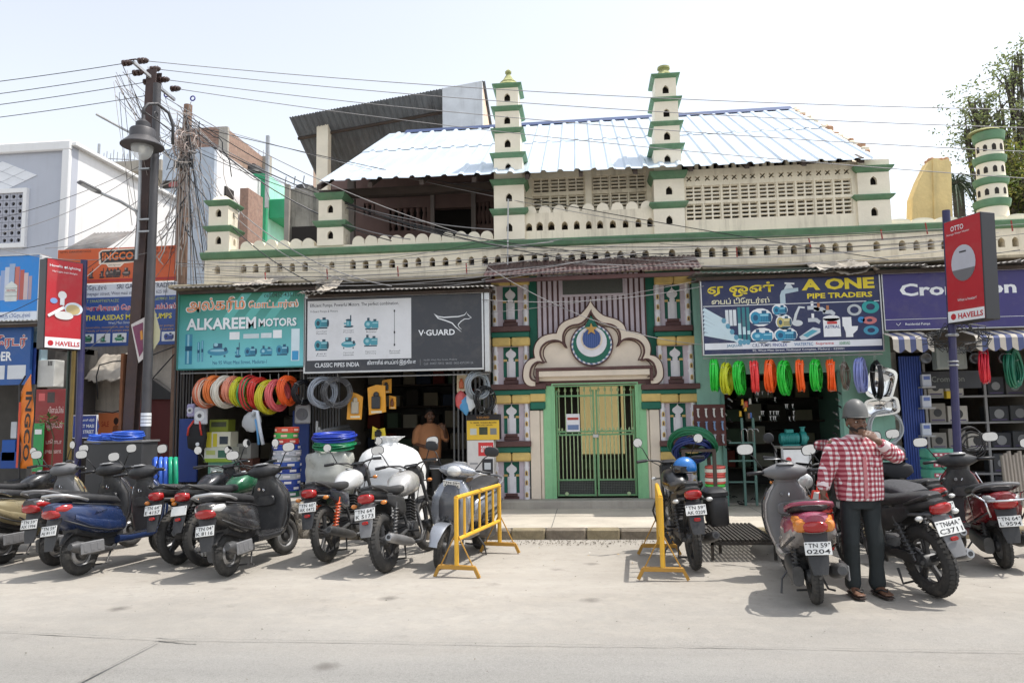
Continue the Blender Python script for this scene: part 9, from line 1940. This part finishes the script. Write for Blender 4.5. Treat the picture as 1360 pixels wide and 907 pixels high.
SKIN = mat('skin_brown',(0.155,0.078,0.048),rough=0.5,var=0.15,scale=18,sub=0.1);HAIR = mat('hair_black',(0.012,0.010,0.009),rough=0.7,var=0.2)
def head(mb,c,yaw=0.0):
 """skull, jaw, brow, nose, lips and ears facing local -Y, turned by yaw"""
 tf = Matrix.Translation(c) @ Matrix.Rotation(yaw,4,'Z');old = mb.tf;mb.tf = tf
 mb.ball((0,0.01,0.04),(0.076,0.095,0.092),20,14);mb.ball((0,-0.025,-0.035),(0.062,0.072,0.078),18,12);mb.ball((0,-0.062,-0.085),(0.034,0.034,0.026),12,8)
 mb.ball((0,-0.078,0.028),(0.055,0.022,0.016),12,8);mb.loft([((0,-0.088,0.02),X_*0.010,Y_*0.010),((0,-0.104,-0.012),X_*0.014,Y_*0.013),((0,-0.108,-0.026),X_*0.020,Y_*0.014),((0,-0.092,-0.036),X_*0.018,Y_*0.010)],10,2)
 mb.ball((0,-0.092,-0.056),(0.026,0.012,0.008),10,6);mb.ball((0,-0.090,-0.069),(0.024,0.012,0.008),10,6)
 for s_ in (-1,1): mb.ball((s_*0.040,-0.072,-0.018),(0.024,0.022,0.022),10,8);mb.ball((s_*0.080,0.012,-0.005),(0.012,0.022,0.032),10,8)
 mb.tf = old;return tf
def facebits(T,tf,beard=True):
 for s_ in (-1,1):
  q = MB();q.tf = tf;q.ball((s_*0.031,-0.082,0.008),(0.014,0.010,0.007),10,8);q.build('eye',mat('eye_white',(0.55,0.5,0.46),rough=0.2),T,smooth=True);q = MB();q.tf = tf;q.ball((s_*0.031,-0.091,0.008),(0.007,0.004,0.0065),8,6);q.build('iris',HAIR,T,smooth=True)
  q = MB();q.tf = tf;q.loft([((s_*0.012,-0.098,0.028),Y_*0.004,Z_*0.004),((s_*0.032,-0.094,0.034),Y_*0.005,Z_*0.005),((s_*0.054,-0.078,0.028),Y_*0.004,Z_*0.003)],8,2);q.build('eyebrow',HAIR,T)
 q = MB();q.tf = tf;q.loft([((-0.034,-0.084,-0.056),Y_*0.006,Z_*0.006),((-0.014,-0.103,-0.047),Y_*0.006,Z_*0.008),((0.014,-0.103,-0.047),Y_*0.006,Z_*0.008),((0.034,-0.084,-0.056),Y_*0.006,Z_*0.006)],8,2);q.build('moustache',HAIR,T)
 if beard:
  q = MB();q.tf = tf
  for i in range(9): a = radians(-100+i*25);q.ball((0.062*sin(a),-0.028-0.05*cos(a),-0.082+0.03*abs(sin(a))),(0.017,0.014,0.022),8,6)
  remesh('beard',q,mat('beard_black',(0.02,0.015,0.012),rough=0.9,var=0.3,scale=60),T,0.008,4)
def gingham():
 m = bpy.data.materials.new('red_gingham');m.use_nodes = True;n = m.node_tree.nodes;l = m.node_tree.links;b = n['Principled BSDF'];tc = n.new('ShaderNodeTexCoord');sp = n.new('ShaderNodeSeparateXYZ')
 nz = n.new('ShaderNodeTexNoise');nz.inputs['Scale'].default_value = 7;va = n.new('ShaderNodeVectorMath');va.operation = 'MULTIPLY_ADD';l.new(tc.outputs['Object'],nz.inputs['Vector']);l.new(nz.outputs['Color'],va.inputs[0]);va.inputs[1].default_value = (0.03,0.03,0.03);l.new(tc.outputs['Object'],va.inputs[2]);l.new(va.outputs[0],sp.inputs[0])
 def mth(op,a,b_):
  x = n.new('ShaderNodeMath');x.operation = op
  for i,v in enumerate((a,b_)):
   if isinstance(v,(int,float)): x.inputs[i].default_value = v
   else: l.new(v,x.inputs[i])
  return x.outputs[0]
 # stripes across follow the body round, so use x plus part of y
 sx = mth('GREATER_THAN',mth('FRACT',mth('MULTIPLY',mth('ADD',sp.outputs['X'],mth('MULTIPLY',sp.outputs['Y'],0.5)),1/0.045),0),0.48);sz = mth('GREATER_THAN',mth('FRACT',mth('MULTIPLY',sp.outputs['Z'],1/0.045),0),0.48)
 fac = mth('MULTIPLY',mth('ADD',sx,sz),0.5);cr_ = n.new('ShaderNodeValToRGB');cr_.color_ramp.interpolation = 'CONSTANT';e = cr_.color_ramp.elements;e[0].position = 0;e[0].color = (0.72,0.67,0.66,1);e[1].position = 0.4;e[1].color = (0.46,0.16,0.18,1);x = e.new(0.8);x.color = (0.26,0.025,0.045,1)
 l.new(fac,cr_.inputs[0]);l.new(cr_.outputs[0],b.inputs['Base Color']);b.inputs['Roughness'].default_value = 0.85
 bp = n.new('ShaderNodeBump');bp.inputs['Strength'].default_value = 0.5;bp.inputs['Distance'].default_value = 0.03;n2 = n.new('ShaderNodeTexNoise');n2.inputs['Scale'].default_value = 9;n2.inputs['Detail'].default_value = 4;l.new(tc.outputs['Object'],n2.inputs['Vector']);l.new(n2.outputs['Fac'],bp.inputs['Height']);l.new(bp.outputs[0],b.inputs['Normal']);return m
def crease(mb,amp,f): mb.v = [tuple(Vector(v)+Vector((noise.noise((v[0]*f,v[1]*f,v[2]*f*0.6)),noise.noise((v[0]*f+9,v[1]*f,v[2]*f*0.6)),0))*amp) for v in mb.v]
# --- the man standing by the pink scooter
MN = thing('person','man in red and white checked shirt, dark trousers and grey helmet, hand at his mouth','person',(2.34,-5.52,0),radians(4));MN.scale = (0.96,)*3
RS,RE,RW = (-0.205,0.01,1.33),(-0.285,0.02,1.06),(-0.335,-0.02,0.90)
LS,LE,LW = (0.205,0.01,1.33),(0.315,-0.06,1.225),(0.11,-0.18,1.365)
HC = Vector((0.0,-0.03,1.525))
b = MB();tfh = head(b,HC,0.0)
limb(b,[(0,0.01,1.33),(0,0.0,1.40),(0,-0.005,1.47)],[0.075,0.058,0.055])
b.loft([((0,0,z),X_*w,Y_*d) for z,w,d in ((0.80,0.12,0.08),(0.95,0.14,0.09),(1.15,0.165,0.10),(1.30,0.175,0.09),(1.38,0.10,0.07))],18,2.4)
limb(b,[RS,RE,RW],[0.05,0.042,0.028]);limb(b,[LS,LE,LW],[0.05,0.042,0.028])
hand(b,RW,(-0.1,-0.12,-1),(0.9,0.1,0),0.55,1.0,-1);hand(b,LW,(-0.7,0.1,0.6),(-0.25,0.8,-0.35),0.75,1.0,1)
for s_,fx in ((-1,-0.10),(1,0.115)):
 limb(b,[(s_*0.085,0,0.86),(s_*0.10,-0.01,0.47),(fx,0.03,0.10)],[0.06,0.042,0.034]);b.loft([((fx,0.07,0.05),X_*0.030,Z_*0.030),((fx,0.02,0.06),X_*0.034,Z_*0.042),((fx+s_*0.01,-0.06,0.046),X_*0.040,Z_*0.026),((fx+s_*0.015,-0.13,0.036),X_*0.046,Z_*0.016),((fx+s_*0.012,-0.165,0.034),X_*0.030,Z_*0.010)],14,2.3)
 for k in range(5): b.ball((fx+s_*0.012+(k-2)*0.017,-0.165-0.008*(2-abs(k-1.5)),0.036),(0.010,0.018,0.010),8,6)
remesh('body',b,SKIN,MN,0.0065,3)
facebits(MN,tfh,True)
b = MB();b.loft([((0,0.005,z),X_*w,Y_*d) for z,w,d in ((0.835,0.198,0.138),(0.86,0.205,0.142),(0.98,0.205,0.15),(1.10,0.205,0.148),(1.22,0.212,0.14),(1.31,0.215,0.122),(1.37,0.165,0.10),(1.41,0.085,0.075))],28,2.5)
limb(b,[(-0.17,0.01,1.32),(-0.215,0.012,1.27),(-0.262,0.018,1.12),RE,(-0.318,0.0,0.965)],[0.075,0.078,0.072,0.068,0.058])
limb(b,[(0.17,0.01,1.32),(0.22,0.0,1.29),LE,(0.22,-0.12,1.29),(0.165,-0.152,1.328)],[0.075,0.08,0.072,0.062,0.052])
crease(b,0.016,12);remesh('shirt',b,gingham(),MN,0.009,3)
b = MB();MB().torus((0,-0.005,1.405),0.072,0.016,'z',20,8).build('collar',MATS.get('collar') or paint('collar',(214,190,190),rough=0.85),MN,smooth=True)
MB().tube([(-0.305,0.008,0.99),(-0.325,-0.008,0.945)],[0.06,0.056],16).build('cuff',paint('cuff_pale',(222,204,204),rough=0.85),MN,smooth=40);MB().tube([(0.19,-0.138,1.31),(0.148,-0.158,1.338)],[0.056,0.050],16).build('cuff',MATS['cuff_pale'],MN,smooth=40)
MB().box(-0.016,0.016,-0.1535,-0.140,0.86,1.22,0.004).build('button_band',paint('band_rose',(190,120,124),rough=0.85),MN);MB().box(0.06,0.15,-0.152,-0.138,1.13,1.23,0.008).build('chest_pocket',bpy.data.materials['red_gingham'],MN)
TRO = paint('dark_green_trousers',(38,44,46),rough=0.8,var=0.2,scale=9,bump=0.35,bscale=14)
b = MB();b.loft([((0,0.005,z),X_*w,Y_*d) for z,w,d in ((0.76,0.15,0.105),(0.82,0.162,0.115),(0.90,0.165,0.115))],24,2.6)
for s_,fx in ((-1,-0.10),(1,0.115)): limb(b,[(s_*0.088,0.005,0.80),(s_*0.097,0.0,0.62),(s_*0.105,-0.012,0.46),(fx,0.015,0.25),(fx,0.025,0.10)],[0.088,0.082,0.072,0.066,0.070],16)
crease(b,0.016,12);remesh('trousers',b,TRO,MN,0.008,2)
for s_,fx in ((-1,-0.10),(1,0.115)):
 MB().loft([((fx,0.11,0.012),X_*0.028,Z_*0.011),((fx,0.05,0.012),X_*0.042,Z_*0.012),((fx+s_*0.01,-0.08,0.012),X_*0.052,Z_*0.012),((fx+s_*0.014,-0.165,0.012),X_*0.046,Z_*0.011),((fx+s_*0.012,-0.195,0.012),X_*0.022,Z_*0.010)],14,2.4).build('flip_flop',mat('flipflop',(0.05,0.035,0.03),rough=0.8),MN,smooth=40);MB().tube([(fx-0.045,-0.03,0.03),(fx-0.02,-0.09,0.065),(fx+0.01,-0.14,0.055),(fx+0.035,-0.09,0.065),(fx+0.055,-0.03,0.03)],0.008,6).build('sandal_strap',BLACK,MN,smooth=True)
# helmet on his head
HT = thing('helmet','matt grey half helmet worn by the man in the checked shirt','helmet',(2.34,-5.53,1.469));HT.scale = (0.85,0.85,0.81);q = MB();n_,k_ = 28,12;vs = []
for j in range(k_+1):
 t = PI*0.5*j/k_
 for i in range(n_): a = 2*PI*i/n_;vs.append((0.118*sin(t)**0.9*cos(a),-0.01+0.138*sin(t)**0.9*sin(a),0.075+0.175*cos(t)))
for (rx_,ry_,zz) in ((0.120,0.142,0.06),(0.118,0.140,0.045)):
 for i in range(n_): a = 2*PI*i/n_;vs.append((rx_*cos(a),-0.01+ry_*sin(a),zz))
q.add(vs,[(j*n_+i,j*n_+(i+1) % n_,(j+1)*n_+(i+1) % n_,(j+1)*n_+i) for j in range(k_+2) for i in range(n_)]);o = q.build('shell',mat('helmet_grey',sr(92,92,90),rough=0.5,var=0.15,dirt=0.3,dcol=(0.2,0.19,0.17)),HT,smooth=60);o.modifiers.new('t','SOLIDIFY').thickness = 0.01
MB().loft([((-0.105,-0.07,0.055),Y_*0.03,Z_*0.006),((-0.06,-0.15,0.05),Y_*0.03,Z_*0.006),((0,-0.172,0.048),Y_*0.03,Z_*0.006),((0.06,-0.15,0.05),Y_*0.03,Z_*0.006),((0.105,-0.07,0.055),Y_*0.03,Z_*0.006)],10,3).build('peak',MATS['helmet_grey'],HT,smooth=50)
q = MB();q.torus((0,-0.008,0.05),0.122,0.008,'z',28,6);o = q.build('rim_trim',BLACK,HT,smooth=True);o.scale = (1,1.16,1)
for s_ in (-1,1): MB().tube([(s_*0.10,0.0,0.05),(s_*0.088,-0.02,-0.04),(s_*0.045,-0.06,-0.11),(0,-0.07,-0.125)],0.007,6).build('chin_strap',BLACK,HT,smooth=True)
# --- the man in the dim shop
c = at(571,600,0.4);M2 = thing('person','man in plain brown shirt standing in the dim shop with one hand raised','person',(c.x,0.4,0.12),radians(14))
b = MB();tf2 = head(b,Vector((0,-0.03,1.50)),0.15);limb(b,[(0,0.01,1.30),(0,0.0,1.38),(0,-0.005,1.44)],[0.075,0.056,0.053]);b.loft([((0,0,z),X_*w,Y_*d) for z,w,d in ((0.80,0.15,0.10),(1.0,0.155,0.10),(1.15,0.165,0.105),(1.28,0.175,0.095),(1.36,0.10,0.07))],18,2.4)
limb(b,[(-0.2,0.01,1.30),(-0.25,0.02,1.03),(-0.08,-0.16,0.98)],[0.05,0.042,0.028]);limb(b,[(0.2,0.01,1.30),(0.29,-0.03,1.08),(0.24,-0.2,1.27)],[0.05,0.042,0.028]);hand(b,(-0.08,-0.16,0.98),(0.9,-0.3,0.05),(0,0,1),0.5);hand(b,(0.24,-0.2,1.27),(-0.5,-0.2,0.7),(0,-1,0),0.5,1.0,-1)
for s_ in (-1,1): limb(b,[(s_*0.085,0,0.86),(s_*0.10,-0.01,0.47),(s_*0.11,0.03,0.10)],[0.085,0.055,0.036]);b.loft([((s_*0.11,0.08,0.03),X_*0.03,Z_*0.03),((s_*0.11,0,0.04),X_*0.036,Z_*0.04),((s_*0.12,-0.14,0.02),X_*0.045,Z_*0.02)],12,2.3)
remesh('body',b,SKIN,M2,0.009,3);facebits(M2,tf2,False)
b = MB();b.loft([((0,0.005,z),X_*w,Y_*d) for z,w,d in ((0.78,0.19,0.13),(0.95,0.195,0.135),(1.10,0.20,0.135),(1.25,0.21,0.125),(1.32,0.17,0.10),(1.38,0.085,0.075))],24,2.5);limb(b,[(-0.17,0.01,1.29),(-0.22,0.015,1.22),(-0.245,0.02,1.08)],[0.075,0.078,0.072]);limb(b,[(0.17,0.01,1.29),(0.225,0.0,1.24),(0.275,-0.02,1.12)],[0.075,0.078,0.072]);crease(b,0.012,11);remesh('shirt',b,paint('brown_shirt',(176,122,84),rough=0.85,var=0.12),M2,0.011,3)
b = MB();b.loft([((0,0.005,z),X_*w,Y_*d) for z,w,d in ((0.74,0.165,0.12),(0.86,0.178,0.125))],24,2.6)
for s_ in (-1,1): limb(b,[(s_*0.088,0.005,0.78),(s_*0.105,-0.012,0.46),(s_*0.11,0.025,0.08)],[0.105,0.085,0.075],16)
remesh('trousers',b,paint('grey_trousers',(80,78,76),rough=0.85),M2,0.012,3)
b = MB();b.tf = tf2;b.ball((0,0.018,0.055),(0.082,0.098,0.09),18,12);b.tf = None;b.v = [v for v in b.v];q = b;remesh('hair',q,HAIR,M2,0.012,2);bpy.data.objects[M2.children[-1].name].location = (0,0.022,0.02)
# ================================================================== put every grouped thing's origin at its own base
bpy.context.view_layer.update()
for o in [o for o in S.objects if o.parent is None and o.type == 'EMPTY' and o.location.length < 1e-6 and not any(o.rotation_euler)]:
 lo,hi = Vector((1e9,)*3),Vector((-1e9,)*3)
 for ch in o.children:
  for dd in ([ch]+list(ch.children)):
   if dd.type != 'MESH': continue
   for cn in dd.bound_box: w = dd.matrix_world @ Vector(cn);lo = Vector(map(min,lo,w));hi = Vector(map(max,hi,w))
 if lo.x > 1e8: continue
 sft = Vector(((lo.x+hi.x)/2,(lo.y+hi.y)/2,lo.z));o.location = sft
 for ch in o.children: ch.location = ch.location-sft
